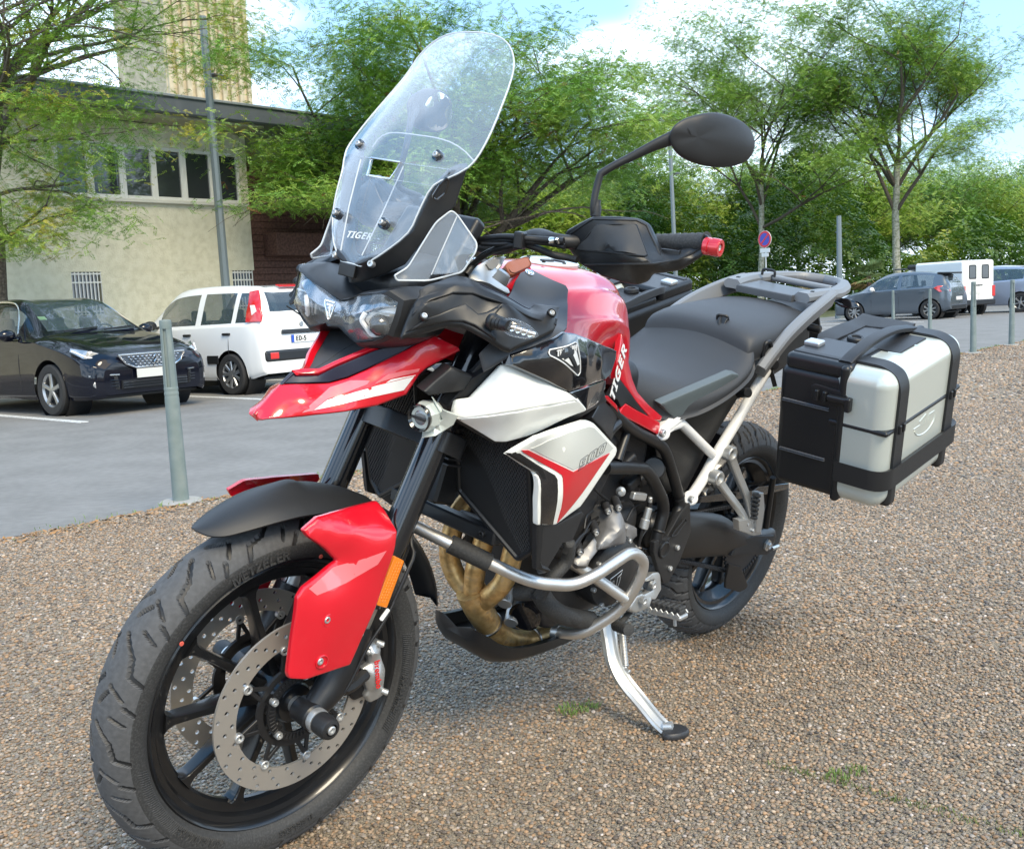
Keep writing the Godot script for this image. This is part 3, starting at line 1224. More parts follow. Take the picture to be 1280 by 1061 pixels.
	plate(m, [Vector3(-.012, .40, -.45), Vector3(-.012, .40, .45), Vector3(-.004, .30, .46), Vector3(-.004, .30, -.46)], .03, Vector3(-1, 0, 0), .004, [], .05)
	var lo := put("lower_intake", m, B.dark, c)
	m = Soup.new()
	for k in 3: box(m, at(Vector3(-.018, .315 + .03 * k, 0)), Vector3(.02, .008, .90), .003)
	put("intake_slat", m, B.gloss, lo)
	m = Soup.new()
	box(m, at(Vector3(-.028, .475, 0)), Vector3(.015, .11, .52), .004)
	put("number_plate", m, mat(.55, .55, .52, .4), c)
	for s in [1.0, -1.0]:
		m = Soup.new()
		tube(m, curve([Vector3(1.60, 1.02, .842 * s), Vector3(1.95, 1.34, .625 * s), Vector3(2.3, 1.43, .585 * s), Vector3(3.2, 1.40, .575 * s), Vector3(3.6, 1.20, .68 * s)], 5), .010, 6)
		put("window_trim", m, chrome, c)
		m = Soup.new()
		tube(m, [Vector3(1.58, .955, .862 * s), Vector3(2.6, .985, .848 * s), Vector3(3.55, 1.025, .838 * s)], .009, 6)
		put("waist_trim", m, chrome, c)
	m = Soup.new()
	for s in [0.0, .55]: tube(m, [Vector3(1.20, 1.02, -.45 + s), Vector3(1.28, 1.055, .05 + s)], .010, 5)
	put("wiper", m, B.dark, c)
	m = Soup.new()
	box(m, at(Vector3(1.62, 1.20, -.50), Vector3(.83, .5, 0)), Vector3(.08, .006, .10), .001)
	put("parking_disc", m, mat(.30, .55, .25, .6), c)

func white_small_car(alloy: Material) -> void:
	# nose towards the building, tail towards us
	var c := base("parked_car", Vector3(7.88, -.1, -14.25))
	c.rotation.y = -PI * .5 + deg_to_rad(5)
	tag(c, "small white hatchback with tall red tail lights, parked nose in", "car", "cars parked in the bays")
	var paint := mat(.74, .74, .73, .25, 0.0, .8)
	var st := [
		[.02, .62, .45, .60, .55, .58, .42, .62, .26], [.12, .76, .56, .74, .66, .70, .46, .76, .22], [.35, .90, .62, .88, .80, .76, .55, .80, .20], [.70, .99, .64, .97, .90, .78, .60, .815, .20], [.95, 1.05, .64, 1.03, .95, .78, .62, .82, .20],
		[1.25, 1.28, .60, 1.25, .98, .775, .62, .82, .20], [1.50, 1.46, .575, 1.42, .99, .77, .62, .82, .20], [1.75, 1.53, .57, 1.485, .995, .77, .62, .82, .20], [2.2, 1.55, .57, 1.505, 1.0, .77, .62, .82, .20], [2.7, 1.545, .57, 1.50, 1.005, .77, .62, .82, .20], [3.1, 1.525, .565, 1.485, 1.01, .765, .62, .82, .20],
		[3.36, 1.48, .56, 1.45, 1.01, .755, .62, .82, .22], [3.50, 1.30, .575, 1.27, 1.0, .74, .62, .805, .25], [3.58, 1.06, .60, 1.04, .92, .72, .62, .79, .27], [3.63, .78, .60, .76, .68, .70, .55, .77, .28], [3.65, .50, .60, .48, .45, .68, .40, .74, .29]]
	var z := .735
	var wh := [Vector3(.70, .29, z), Vector3(.70, .29, -z), Vector3(3.0, .29, z), Vector3(3.0, .29, -z)]
	car_body(c, st, paint, wh, .29, {"windscreen": [0, 11, 33, 54, 0], "side_window": [13, 18, 42, 64, 1], "rear_side_window": [13, 18, 66, 78, 1], "quarter_window": [13, 18, 80, 88, 1], "rear_window": [0, 10, 91, 101, 0]})
	for w in wh: car_wheel(c, w, .29, signf(w.z), 9, alloy)
	mirror_pair(c, Vector3(1.30, 1.02, .79), B.black)
	handles(c, [2.05, 2.95], .86, .822, B.dark)
	seams(c, [1.28, 2.20, 2.98], .30, .98, .82, .775)
	for s in [1.0, -1.0]:
		var m := Soup.new()
		plate(m, [Vector3(3.44, 1.46, .60 * s), Vector3(3.30, 1.44, .635 * s), Vector3(3.36, 1.02, .795 * s), Vector3(3.605, 1.02, .735 * s), Vector3(3.60, 1.12, .70 * s)], .03, Vector3(.7, 0, .7 * s), .006, [Vector3(3.49, 1.2, .745 * s)], .03)
		var tl := put("tail_light", m, mat(.55, .012, .02, .12, 0.0, 1.0), c)
		m = Soup.new()
		plate(m, [Vector3(3.43, 1.25, .752 * s), Vector3(3.50, 1.25, .738 * s), Vector3(3.54, 1.16, .742 * s), Vector3(3.47, 1.11, .768 * s)], .016, Vector3(.7, 0, .7 * s), .002)
		put("tail_light_lens", m, mat(.75, .70, .70, .12), tl)
		m = Soup.new()
		box(m, at(Vector3(1.75, .50, .824 * s)), Vector3(1.0, .10, .02), .006)
		box(m, at(Vector3(2.62, .50, .826 * s)), Vector3(.25, .12, .02), .006)
		put("rubbing_strip", m, B.black, c)
		m = Soup.new()
		plate(m, [Vector3(.10, .74, .55 * s), Vector3(.20, .82, .70 * s), Vector3(.40, .86, .76 * s), Vector3(.30, .70, .77 * s), Vector3(.12, .66, .66 * s)], .04, Vector3(-1, .2, .6 * s), .006, [], .04)
		put("headlight", m, mat(.5, .5, .5, .1, .6), c)
	var m := Soup.new()
	plate(m, [Vector3(3.662, .60, -.74), Vector3(3.662, .60, .74), Vector3(3.60, .60, .79), Vector3(3.60, .45, .79), Vector3(3.672, .45, .74), Vector3(3.672, .45, -.74), Vector3(3.60, .45, -.79), Vector3(3.60, .60, -.79)], .02, Vector3(1, 0, 0), .004, [], .06)
	m = Soup.new()
	box(m, at(Vector3(3.63, .53, 0)), Vector3(.09, .16, 1.46), .03)
	var bp2 := put("bumper_strip", m, B.black, c)
	for s in [1.0, -1.0]:
		m = Soup.new()
		rbox(m, at(Vector3(3.672, .535, .58 * s)), Vector3(.02, .09, .15), .009, 3)
		put("reflector", m, mat(.6, .03, .03, .15, 0.0, 1.0), bp2)
	m = Soup.new()
	box(m, at(Vector3(3.645, .86, 0), Vector3(.12, -1, 0)), Vector3(.06, .02, .80), .008)
	put("tailgate_strip", m, B.black, c)
	m = Soup.new()
	box(m, at(Vector3(3.652, .755, -.02)), Vector3(.012, .11, .52), .003)
	var np := put("number_plate", m, mat(.72, .72, .70, .4), c)
	m = Soup.new()
	box(m, at(Vector3(3.6535, .755, .215)), Vector3(.012, .108, .05), .002)
	put("plate_band", m, mat(.02, .08, .45, .4), np)
	m = Soup.new()
	letters(m, "ED-5", .07, .004, Transform3D(Basis(Vector3(0, 0, -1), Vector3(0, 1, 0), Vector3(1, 0, 0)), Vector3(3.660, .755, .06)), "Droid Sans", 700)
	put("plate_lettering", m, B.dark, np)
	m = Soup.new()
	box(m, at(Vector3(3.37, 1.515, 0), Vector3(.95, -.25, 0)), Vector3(.10, .02, .36), .006)
	put("brake_light", m, mat(.5, .01, .02, .2), c)
	m = Soup.new()
	tube(m, [Vector3(3.60, 1.04, -.1), Vector3(3.535, 1.22, .18)], .010, 5)
	put("rear_wiper", m, B.dark, c)
	m = Soup.new()
	cyl(m, Vector3(3.61, .96, 0), Vector3(3.625, .96, 0), .035, 18)
	put("tailgate_badge", m, alloy, c)

func grey_hatchback(alloy: Material) -> void:
	var c := base("parked_car", Vector3(32.9, -.1, -13.6))
	c.rotation.y = -PI * .5
	tag(c, "grey five door hatchback with roof spoiler parked behind the bollards", "car", "cars parked in the bays")
	var paint := mat(.105, .125, .15, .25, .4, .8)
	var st := [
		[.02, .60, .45, .58, .52, .58, .42, .62, .26], [.12, .72, .56, .70, .62, .70, .46, .76, .20], [.35, .84, .62, .82, .74, .76, .55, .81, .19], [.70, .93, .64, .91, .84, .79, .60, .83, .19], [.95, .99, .64, .97, .90, .79, .62, .83, .19],
		[1.25, 1.18, .60, 1.15, .94, .785, .62, .83, .19], [1.60, 1.38, .57, 1.34, .96, .78, .62, .83, .19], [1.90, 1.47, .56, 1.43, .975, .78, .62, .83, .19], [2.3, 1.505, .56, 1.46, .99, .78, .62, .83, .19], [2.8, 1.495, .555, 1.45, 1.01, .775, .62, .83, .19], [3.2, 1.46, .545, 1.41, 1.02, .77, .62, .83, .20],
		[3.50, 1.38, .535, 1.34, 1.02, .75, .62, .82, .22], [3.66, 1.20, .55, 1.17, .98, .73, .62, .80, .25], [3.77, 1.02, .58, 1.0, .9, .72, .60, .79, .28], [3.83, .78, .58, .76, .68, .70, .55, .77, .29], [3.84, .52, .58, .50, .46, .68, .42, .74, .30]]
	var z := .735
	var wh := [Vector3(.78, .30, z), Vector3(.78, .30, -z), Vector3(3.22, .30, z), Vector3(3.22, .30, -z)]
	car_body(c, st, paint, wh, .30, {"windscreen": [0, 11, 33, 54, 0], "side_window": [13, 18, 40, 62, 1], "rear_side_window": [13, 18, 64, 82, 1], "rear_window": [0, 10, 91, 100, 0]})
	for w in wh: car_wheel(c, w, .30, signf(w.z), 8, alloy)
	mirror_pair(c, Vector3(1.42, 1.0, .80), mat(.75, .75, .74, .2))
	handles(c, [2.12, 3.0], .87, .832, paint)
	seams(c, [1.35, 2.25, 3.05], .30, .96, .83, .78)
	for s in [1.0, -1.0]:
		var m := Soup.new()
		plate(m, [Vector3(3.74, 1.02, .64 * s), Vector3(3.46, 1.03, .805 * s), Vector3(3.34, .97, .825 * s), Vector3(3.52, .84, .83 * s), Vector3(3.82, .84, .70 * s)], .03, Vector3(.5, 0, .8 * s), .006, [], .04)
		put("tail_light", m, mat(.55, .05, .05, .12, 0.0, 1.0), c)
		m = Soup.new()
		plate(m, [Vector3(.12, .70, .55 * s), Vector3(.30, .80, .72 * s), Vector3(.62, .88, .79 * s), Vector3(.40, .74, .79 * s), Vector3(.15, .62, .68 * s)], .04, Vector3(-1, .3, .6 * s), .006, [], .04)
		put("headlight", m, mat(.6, .6, .6, .1, .6), c)
	var m := Soup.new()
	plate(m, [Vector3(3.36, 1.45, -.54), Vector3(3.36, 1.45, .54), Vector3(3.74, 1.435, .50), Vector3(3.76, 1.435, -.50)], .05, Vector3(0, 1, 0), .006, [], .05)
	put("roof_spoiler", m, B.black, c)
	m = Soup.new()
	box(m, at(Vector3(3.82, .36, 0)), Vector3(.08, .16, 1.3), .03)
	put("rear_valance", m, B.black, c)
	m = Soup.new()
	box(m, at(Vector3(3.845, .62, 0)), Vector3(.012, .11, .52), .003)
	put("number_plate", m, mat(.7, .7, .68, .4), c)

func white_van() -> void:
	var c := base("parked_van", Vector3(36.7, -.1, -13.65))
	c.rotation.y = deg_to_rad(-112)
	tag(c, "white box bodied van with twin rear door windows, parked nose in", "van", "")
	var paint := mat(.74, .74, .72, .35, 0.0, .4)
	var m := Soup.new()
	rbox(m, at(Vector3(3.05, 1.10, 0)), Vector3(2.0, 1.42, 1.50), .09, 4)
	put("cargo_box", m, paint, c)
	m = Soup.new()
	var rings := []
	for s in [[.05, .45, .72, .60], [.25, .32, .85, .70], [.9, .28, 1.0, .74], [1.15, .28, 1.30, .72], [1.5, .28, 1.62, .66], [1.75, .28, 1.66, .66]]:
		rings.append(both([Vector3(s[0], s[2], 0), Vector3(s[0], s[2] - .02, s[3] * .6), Vector3(s[0], s[2] - .10, s[3] * .92), Vector3(s[0], lerpf(s[1], s[2], .5), s[3]), Vector3(s[0], s[1], s[3] * .95), Vector3(s[0], s[1], 0)]))
	loft(m, smooth_rings(rings, 3))
	put("cab", m, paint, c)
	for s in [1.0, -1.0]:
		m = Soup.new()
		plate(m, [Vector3(1.10, 1.05, .735 * s), Vector3(1.66, 1.05, .755 * s), Vector3(1.66, 1.52, .69 * s), Vector3(1.38, 1.50, .68 * s)], .02, Vector3(0, 0, s), .004, [], .05)
		put("side_window", m, car_glass, c)
		m = Soup.new()
		rbox(m, at(Vector3(4.045, 1.42, .30 * s)), Vector3(.02, .42, .30), .06, 4)
		var w := put("rear_door_window", m, mat(.06, .07, .08, .05), c)
		m = Soup.new()
		var fr := []
		for q in [[-.16, -.22], [.16, -.22], [.16, .22], [-.16, .22], [-.16, -.22]]: fr.append(Vector3(4.052, 1.42 + q[1], .30 * s + q[0]))
		tube(m, bend(fr, .05), .014, 6)
		put("window_seal", m, B.dark, w)
		m = Soup.new()
		rbox(m, at(Vector3(4.05, .78, .70 * s)), Vector3(.03, .36, .14), .012, 3)
		put("tail_light", m, mat(.5, .02, .02, .2), c)
	m = Soup.new()
	box(m, at(Vector3(4.051, 1.1, 0)), Vector3(.004, 1.3, .012), .001)
	box(m, at(Vector3(4.055, .98, 0)), Vector3(.012, .04, .34), .004)
	put("door_gap", m, B.dark, c)
	m = Soup.new()
	box(m, at(Vector3(4.056, .74, .18)), Vector3(.012, .11, .52), .003)
	put("number_plate", m, mat(.55, .55, .53, .4), c)
	m = Soup.new()
	box(m, at(Vector3(4.06, .42, 0)), Vector3(.10, .18, 1.5), .03)
	put("bumper", m, B.black, c)
	for w in [Vector3(.85, .30, .70), Vector3(.85, .30, -.70), Vector3(3.35, .30, .70), Vector3(3.35, .30, -.70)]:
		m = Soup.new()
		lathe(m, [Vector2(0, 0), Vector2(.36, 0), Vector2(.36, .12)], Vector3(w.x, w.y, w.z - signf(w.z) * .02), Vector3(0, 0, signf(w.z)), 30)
		put("wheel_well", m, B.dark, c, 38, false)
		car_wheel(c, w + Vector3(0, 0, .06 * signf(w.z)), .30, signf(w.z), 7, mat(.35, .35, .35, .4, .5))
	m = Soup.new()
	box(m, at(Vector3(.9, 1.66, 0)), Vector3(.1, .05, .9), .02)
	rbox(m, at(Vector3(1.75, 1.70, 0)), Vector3(.5, .18, 1.1), .08, 3)
	put("roof_fairing", m, B.black, c)

func grey_suv(alloy: Material) -> void:
	var c := base("parked_car", Vector3(37.9, -.1, -12.6))
	c.rotation.y = -PI * .5
	tag(c, "tall blue grey car with pale roof at the right edge beside the van", "car", "cars parked in the bays")
	var paint := mat(.24, .28, .36, .28, .35, .8)
	var st := [
		[.02, .70, .50, .67, .60, .64, .46, .68, .30], [.12, .84, .60, .82, .72, .76, .52, .82, .26], [.40, .97, .66, .95, .86, .82, .60, .87, .24], [.80, 1.04, .68, 1.02, .94, .84, .64, .89, .24], [1.05, 1.10, .68, 1.08, 1.0, .84, .66, .89, .24],
		[1.40, 1.32, .62, 1.28, 1.04, .835, .68, .89, .24], [1.75, 1.50, .59, 1.46, 1.06, .83, .68, .89, .24], [2.05, 1.57, .58, 1.53, 1.07, .83, .68, .89, .24], [2.5, 1.585, .58, 1.54, 1.08, .825, .68, .89, .24], [3.0, 1.57, .575, 1.525, 1.10, .82, .68, .89, .24], [3.45, 1.53, .565, 1.49, 1.12, .81, .68, .89, .25],
		[3.75, 1.44, .56, 1.40, 1.12, .79, .68, .875, .27], [3.92, 1.22, .58, 1.19, 1.05, .77, .68, .86, .30], [4.05, 1.0, .60, .98, .92, .76, .64, .84, .32], [4.11, .78, .60, .76, .70, .74, .58, .82, .33], [4.12, .52, .60, .50, .48, .72, .45, .78, .34]]
	var z := .79
	var wh := [Vector3(.86, .325, z), Vector3(.86, .325, -z), Vector3(3.46, .325, z), Vector3(3.46, .325, -z)]
	car_body(c, st, paint, wh, .325, {"windscreen": [0, 11, 33, 54, 0], "side_window": [13, 18, 40, 62, 1], "rear_side_window": [13, 18, 64, 82, 1], "rear_window": [0, 10, 91, 100, 0]})
	for w in wh: car_wheel(c, w, .325, signf(w.z), 6, alloy)
	mirror_pair(c, Vector3(1.5, 1.1, .86), paint)
	seams(c, [1.45, 2.4, 3.3], .36, 1.05, .89, .83)
	for s in [1.0, -1.0]:
		var m := Soup.new()
		plate(m, [Vector3(4.02, 1.08, .66 * s), Vector3(3.74, 1.10, .84 * s), Vector3(3.68, .98, .885 * s), Vector3(3.96, .94, .85 * s), Vector3(4.12, .95, .68 * s)], .03, Vector3(.6, 0, .8 * s), .006, [], .04)
		put("tail_light", m, mat(.6, .06, .06, .12, 0.0, 1.0), c)
	var m := Soup.new()
	plate(m, [Vector3(2.0, 1.60, -.50), Vector3(2.0, 1.60, .50), Vector3(3.5, 1.56, .48), Vector3(3.5, 1.56, -.48)], .02, Vector3(0, 1, 0), .006, [Vector3(2.7, 1.615, 0)], .1)
	put("roof", m, mat(.6, .61, .62, .3), c)

func leaf_spray(kind: int) -> ArrayMesh:
	# a feathered leaf: stalk with pairs of leaflets; or a loose twig of broad leaves
	var m := Soup.new()
	m.shell()
	var r := RandomNumberGenerator.new()
	r.seed = 40 + kind
	if kind == 0:
		for k in 8:
			var t := (k + .6) / 8.5
			var p := Vector3(t, -.16 * t * t, 0)
			for s in [-1.0, 1.0]:
				var l := .19 * (1.0 - .45 * absf(t - .45)) * r.randf_range(.85, 1.15)
				var d := Vector3(.42, r.randf_range(-.35, .15), s).normalized() * l
				var w := Vector3(.045, .02 * r.randf_range(-1, 1), 0)
				m.quad(p, p + d * .5 + w, p + d, p + d * .5 - w)
	else:
		for k in 7:
			var t := (k + .3) / 7.0
			var p := Vector3(t, -.12 * t, 0)
			var s := -1.0 if k % 2 else 1.0
			var d := Vector3(r.randf_range(.2, .7), r.randf_range(-.5, .3), s * r.randf_range(.5, 1.0)).normalized() * r.randf_range(.26, .38)
			var w := d.cross(Vector3(r.randf_range(-.5, .5), 1, r.randf_range(-.5, .5))).normalized() * .085
			m.quad(p, p + d * .5 + w, p + d, p + d * .5 - w)
	return to_mesh(m, 10, false)

var leaf_mat: StandardMaterial3D
var bark_mat: StandardMaterial3D
var pale_bark: StandardMaterial3D
var sprays := []

func grow(m: Soup, p: Vector3, dir: Vector3, length: float, r: float, depth: int, g: RandomNumberGenerator, tips: Array, flat: float, kids: int) -> void:
	var pts := [p]
	var rad := [r]
	var q := p
	var d := dir
	var n := 4
	for i in n:
		d = (d + Vector3(g.randf_range(-.2, .2), g.randf_range(-.12, .16) - flat * .06 * (4 - depth), g.randf_range(-.2, .2))).normalized()
		q += d * (length / n)
		pts.append(q)
		rad.append(lerpf(r, r * .55, float(i + 1) / n))
		if depth <= 1: tips.append([q, d])
	tube(m, pts, r, 7 if depth > 2 else (5 if depth > 0 else 4), -1.0, rad)
	if depth == 0: return
	for k in kids + (1 if depth == 3 else 0):
		var t := g.randf_range(.45, 1.0) if k > 0 else 1.0
		var i := clampi(int(t * n), 1, n)
		var a := g.randf() * TAU
		var side := Vector3(cos(a), 0, sin(a))
		var nd := (d * g.randf_range(.5, .9) + side * g.randf_range(.6, 1.0) + Vector3(0, g.randf_range(-.05, .35) * (1.0 - flat), 0)).normalized()
		grow(m, pts[i], nd, length * g.randf_range(.58, .82), rad[i] * .68, depth - 1, g, tips, flat, kids)

func tree(called: String, label: String, p: Vector3, o: Dictionary) -> Node3D:
	var g := RandomNumberGenerator.new()
	g.seed = o.sd
	var root := base(called, p)
	tag(root, label, "tree", o.get("group", ""))
	var m := Soup.new()
	var tips := []
	var H: float = o.trunk
	var tr := [Vector3.ZERO]
	var rr := [o.r * 1.25]
	var q := Vector3.ZERO
	for i in 6:
		q += Vector3(g.randf_range(-.06, .06) * H * .2 + o.get("lean", 0.0) * H / 6.0, H / 6.0, g.randf_range(-.06, .06) * H * .2)
		tr.append(q)
		rr.append(lerpf(o.r, o.r * .72, (i + 1) / 6.0))
	tube(m, tr, o.r, 12, -1.0, rr)
	put("trunk", m, o.get("bark", bark_mat), root, 60)
	m = Soup.new()
	var nb: int = o.get("limbs", 5)
	for k in nb:
		var a := TAU * (k + g.randf() * .5) / nb
		var up: float = g.randf_range(o.get("up0", .5), o.get("up1", 1.4))
		var d := Vector3(cos(a), up, sin(a)).normalized()
		if o.has("aim"): d = (d + o.aim * .6).normalized()
		var i0: int = clampi(6 - (k % 3), 3, 6)
		grow(m, tr[i0], d, o.limb * g.randf_range(.8, 1.15), o.r * .5, 3, g, tips, o.get("flat", .3), o.get("kids", 3))
	var bough_from := tips.size()
	for bo in o.get("boughs", []):
		grow(m, tr[bo[0]], bo[1].normalized(), bo[2], o.r * .22, 3, g, tips, .6, 2)
	put("limbs", m, bark_mat, root, 60)
	# foliage: sprays round the twigs
	var buf := PackedFloat32Array()
	var n: int = o.leaves
	var size: float = o.size
	var cols: Array = o.cols
	var spread: float = o.get("spread", .5)
	var sparse := FastNoiseLite.new()
	sparse.seed = o.sd
	sparse.frequency = .35
	var placed := 0
	var tries := 0
	while placed < n and tries < n * 4:
		tries += 1
		var on_bough: bool = bough_from < tips.size() and placed < int(o.get("bough_leaves", 0))
		var t: Array = tips[g.randi_range(bough_from, tips.size() - 1)] if on_bough else tips[g.randi() % bough_from]
		var off := Vector3(g.randfn() * spread, g.randfn() * spread * .55 - spread * .25, g.randfn() * spread)
		if on_bough: off *= .6
		var c: Vector3 = t[0] + off
		if c.y + p.y < (o.get("bough_low", 0.0) if on_bough else o.get("low", 0.5)): continue
		if sparse.get_noise_3dv(c) < -.22 and g.randf() < .7: continue
		var a := g.randf() * TAU
		var dv := Vector3(cos(a), g.randf_range(-.75, .25), sin(a)).normalized()
		var up := Vector3(g.randf_range(-.6, .6), 1, g.randf_range(-.6, .6))
		var z := dv.cross(up).normalized()
		var y := z.cross(dv)
		var s := size * g.randf_range(.6, 1.25)
		var tone := clampf((sparse.get_noise_3dv(c * 1.7 + Vector3(9, 0, 0)) * .9 + .5) * cols.size() + g.randf_range(-.9, .9), 0, cols.size() - .01)
		var col: Color = cols[int(tone)]
		var v := g.randf_range(.75, 1.25)
		if g.randf() < o.get("rust", 0.0): col = Color(.22, .075, .03)
		buf.append_array(PackedFloat32Array([dv.x * s, y.x * s, z.x * s, c.x, dv.y * s, y.y * s, z.y * s, c.y, dv.z * s, y.z * s, z.z * s, c.z, col.r * v, col.g * v, col.b * v, 1.0]))
		placed += 1
	var mm := MultiMesh.new()
	mm.transform_format = MultiMesh.TRANSFORM_3D
	mm.use_colors = true
	mm.mesh = sprays[o.get("kind", 0)]
	mm.instance_count = buf.size() / 16
	mm.buffer = buf
	var mi := MultiMeshInstance3D.new()
	mi.name = "crown"
	mi.multimesh = mm
	mi.material_override = leaf_mat
	mi.set_meta("kind", "stuff")
	root.add_child(mi, true)
	return root

func vegetation() -> void:
	leaf_mat = mat(1, 1, 1, .55)
	leaf_mat.vertex_color_use_as_albedo = true
	leaf_mat.backlight_enabled = true
	leaf_mat.backlight = Color(.6, .65, .25)
	bark_mat = mat(.10, .075, .055, .9)
	tri_map(bark_mat, 1.4, noise_tex(.04, [[.2, .05, .04, .03], [.55, .10, .08, .06], [.85, .17, .145, .11]], 256, 4), noise_tex(.06, [], 256, 3, true, 8.0), 1.0)
	pale_bark = mat(.33, .32, .26, .85)
	tri_map(pale_bark, .8, noise_tex(.03, [[.2, .15, .16, .10], [.45, .30, .30, .23], [.75, .42, .41, .35]], 256, 4), noise_tex(.06, [], 256, 3, true, 6.0), .7)
	sprays = [leaf_spray(0), leaf_spray(1)]
	var locust := [Color(0.115, 0.248, 0.028), Color(0.156, 0.302, 0.040), Color(0.217, 0.361, 0.052), Color(0.305, 0.419, 0.066)]
	var airy := [Color(0.139, 0.271, 0.044), Color(0.198, 0.341, 0.057), Color(0.270, 0.404, 0.073), Color(0.336, 0.449, 0.099)]
	var lime := [Color(0.179, 0.302, 0.035), Color(0.254, 0.380, 0.048), Color(0.343, 0.440, 0.062), Color(0.427, 0.479, 0.085)]
	var dark := [Color(0.071, 0.166, 0.026), Color(0.103, 0.216, 0.034), Color(0.144, 0.273, 0.044), Color(0.201, 0.323, 0.058)]
	var p: Vector3 = Vector3(6.146,.745,-15.9)
	tree("honey_locust", "feathery locust tree overhanging the cream building from the left edge", Vector3(p.x, -.1, -15.9), {"sd": 5, "trunk": 4.8, "r": .15, "bark": bark_mat, "limbs": 7, "limb": 2.7, "up0": .5, "up1": 1.6, "leaves": 15000, "size": .20, "cols": locust + [Color(.42, .38, .05)], "spread": .45, "flat": .4, "kids": 3, "low": 4.3, "rust": .004, "aim": Vector3(.45, .1, .25),
		"boughs": [[4, Vector3(.45, .35, 1.0), 1.5], [5, Vector3(.25, .1, 1.0), 1.6], [4, Vector3(-.5, .25, .8), 1.5], [5, Vector3(.75, .15, .8), 1.5], [3, Vector3(.05, .5, .9), 1.5], [6, Vector3(1.0, .55, .35), 2.3], [6, Vector3(1.0, .8, .1), 2.6], [6, Vector3(.8, 1.0, .5), 2.4]], "bough_low": 2.0, "bough_leaves": 9000})
	p = Vector3(15.701,.335,-14.6)
	tree("honey_locust", "bushy locust tree with brown seed pods rising behind the windscreen", Vector3(p.x, -.1, -14.6), {"sd": 12, "trunk": 2.6, "r": .2, "limbs": 10, "limb": 2.9, "up0": .1, "up1": 1.6, "leaves": 54000, "size": .25, "cols": locust, "spread": .38, "flat": .45, "kids": 3, "low": 3.0, "rust": .015})
	p = Vector3(46.67,.805,-24)
	tree("airy_tree", "tall open crowned tree behind the no parking sign", Vector3(p.x, -.1, -24), {"sd": 23, "trunk": 6.4, "r": .17, "bark": pale_bark, "limbs": 8, "limb": 5.0, "up0": .3, "up1": 2.6, "leaves": 30000, "size": .36, "cols": airy, "spread": .42, "flat": .1, "kids": 3, "low": 5.0, "group": "tall open trees behind the parked cars"})
	p = Vector3(48.885,.501,-18)
	tree("airy_tree", "tall open crowned tree with pale trunk behind the grey hatchback", Vector3(p.x, -.1, -18), {"sd": 31, "trunk": 6.8, "r": .2, "bark": pale_bark, "limbs": 8, "limb": 4.9, "up0": .3, "up1": 2.4, "leaves": 33000, "size": .36, "rust": .03, "cols": airy, "spread": .42, "flat": .1, "kids": 3, "low": 5.0, "group": "tall open trees behind the parked cars"})
	# belt of trees beyond the car park
	var belt := [
		[660, -34, 2.2, lime, "lime green tree low behind the handlebar", 2.0], [745, -36, 2.6, dark, "dark green tree left of the mirror stem", 2.3], [800, -38, 2.6, lime, "yellow green tree below the mirror", 2.5], [880, -36, 2.4, lime, "bright tree between mirror and road sign", 2.4],
		[935, -34, 2.8, dark, "dense tree right behind the road sign", 2.5], [1000, -32, 2.8, airy, "olive tree between the two tall open trees", 2.6], [1060, -28, 2.6, lime, "yellowish tree over the palm", 2.4], [1105, -30, 2.6, dark, "dark tree left of the pale trunk", 2.3],
		[1165, -27, 2.7, dark, "dark tree right of the pale trunk", 2.5], [1205, -30, 2.6, airy, "olive green tree over the white van", 2.4], [1245, -25, 2.7, lime, "yellow tree above the tall blue grey car", 2.4], [1290, -26, 3.2, dark, "dark tree at the right edge of the car park", 2.6],
		[560, -40, 2.6, dark, "dark tree far behind the windscreen", 2.6], [470, -40, 2.6, lime, "pale tree far behind the timber wall", 2.6]]
	var k := 0
	for b in belt:
		var d: Vector3 = [Vector3(40.327,.968,-34), Vector3(48.823,.772,-36), Vector3(56.266,.61,-38), Vector3(60.955,.39,-36), Vector3(63.359,.241,-34), Vector3(67.046,.053,-32), Vector3(65.88,-.055,-28), Vector3(76.781,-.327,-30), Vector3(78.361,-.485,-27), Vector3(94.382,-.882,-30), Vector3(86.698,-.821,-25), Vector3(100.059,-1.206,-26), Vector3(40.454,1.181,-40), Vector3(35.171,1.348,-40)][k]
		tree("belt_tree", b[4], Vector3(d.x, -.1, b[1]), {"sd": 60 + k, "trunk": b[2] * 1.35, "r": .15, "limbs": 9, "limb": b[5] * 1.6, "up0": -.15, "up1": 2.6, "leaves": 15000, "size": .44, "cols": b[3], "spread": .75, "flat": .2, "kids": 3, "kind": k % 2, "low": .6, "rust": .003, "group": "trees in a belt beyond the car park"})
		k += 1
	# a wood that closes the view far behind
	var g := RandomNumberGenerator.new()
	g.seed = 99
	var buf := PackedFloat32Array()
	for i in 42000:
		var az := deg_to_rad(g.randf_range(-8, 78))
		var dist := 54.0 + g.randf() * 11.0
		var x := cos(az) * dist
		var zz := -sin(az) * dist
		var top := 5.2 + 2.4 * sin(az * 17.0) + 1.8 * sin(az * 43.0 + 2.0)
		var y := pow(g.randf(), 1.3) * top
		var a := g.randf() * TAU
		var dv := Vector3(cos(a), g.randf_range(-.7, .3), sin(a)).normalized()
		var z := dv.cross(Vector3(.3, 1, .2)).normalized()
		var u := z.cross(dv)
		var s := g.randf_range(.5, 1.0)
		var col: Color = ([dark, lime, dark, airy, dark][int(az * 23.0 + 9.0) % 5] as Array)[g.randi() % 4] * .75
		var v := g.randf_range(.7, 1.15)
		buf.append_array(PackedFloat32Array([dv.x * s, u.x * s, z.x * s, x, dv.y * s, u.y * s, z.y * s, y, dv.z * s, u.z * s, z.z * s, zz, col.r * v, col.g * v, col.b * v, 1.0]))
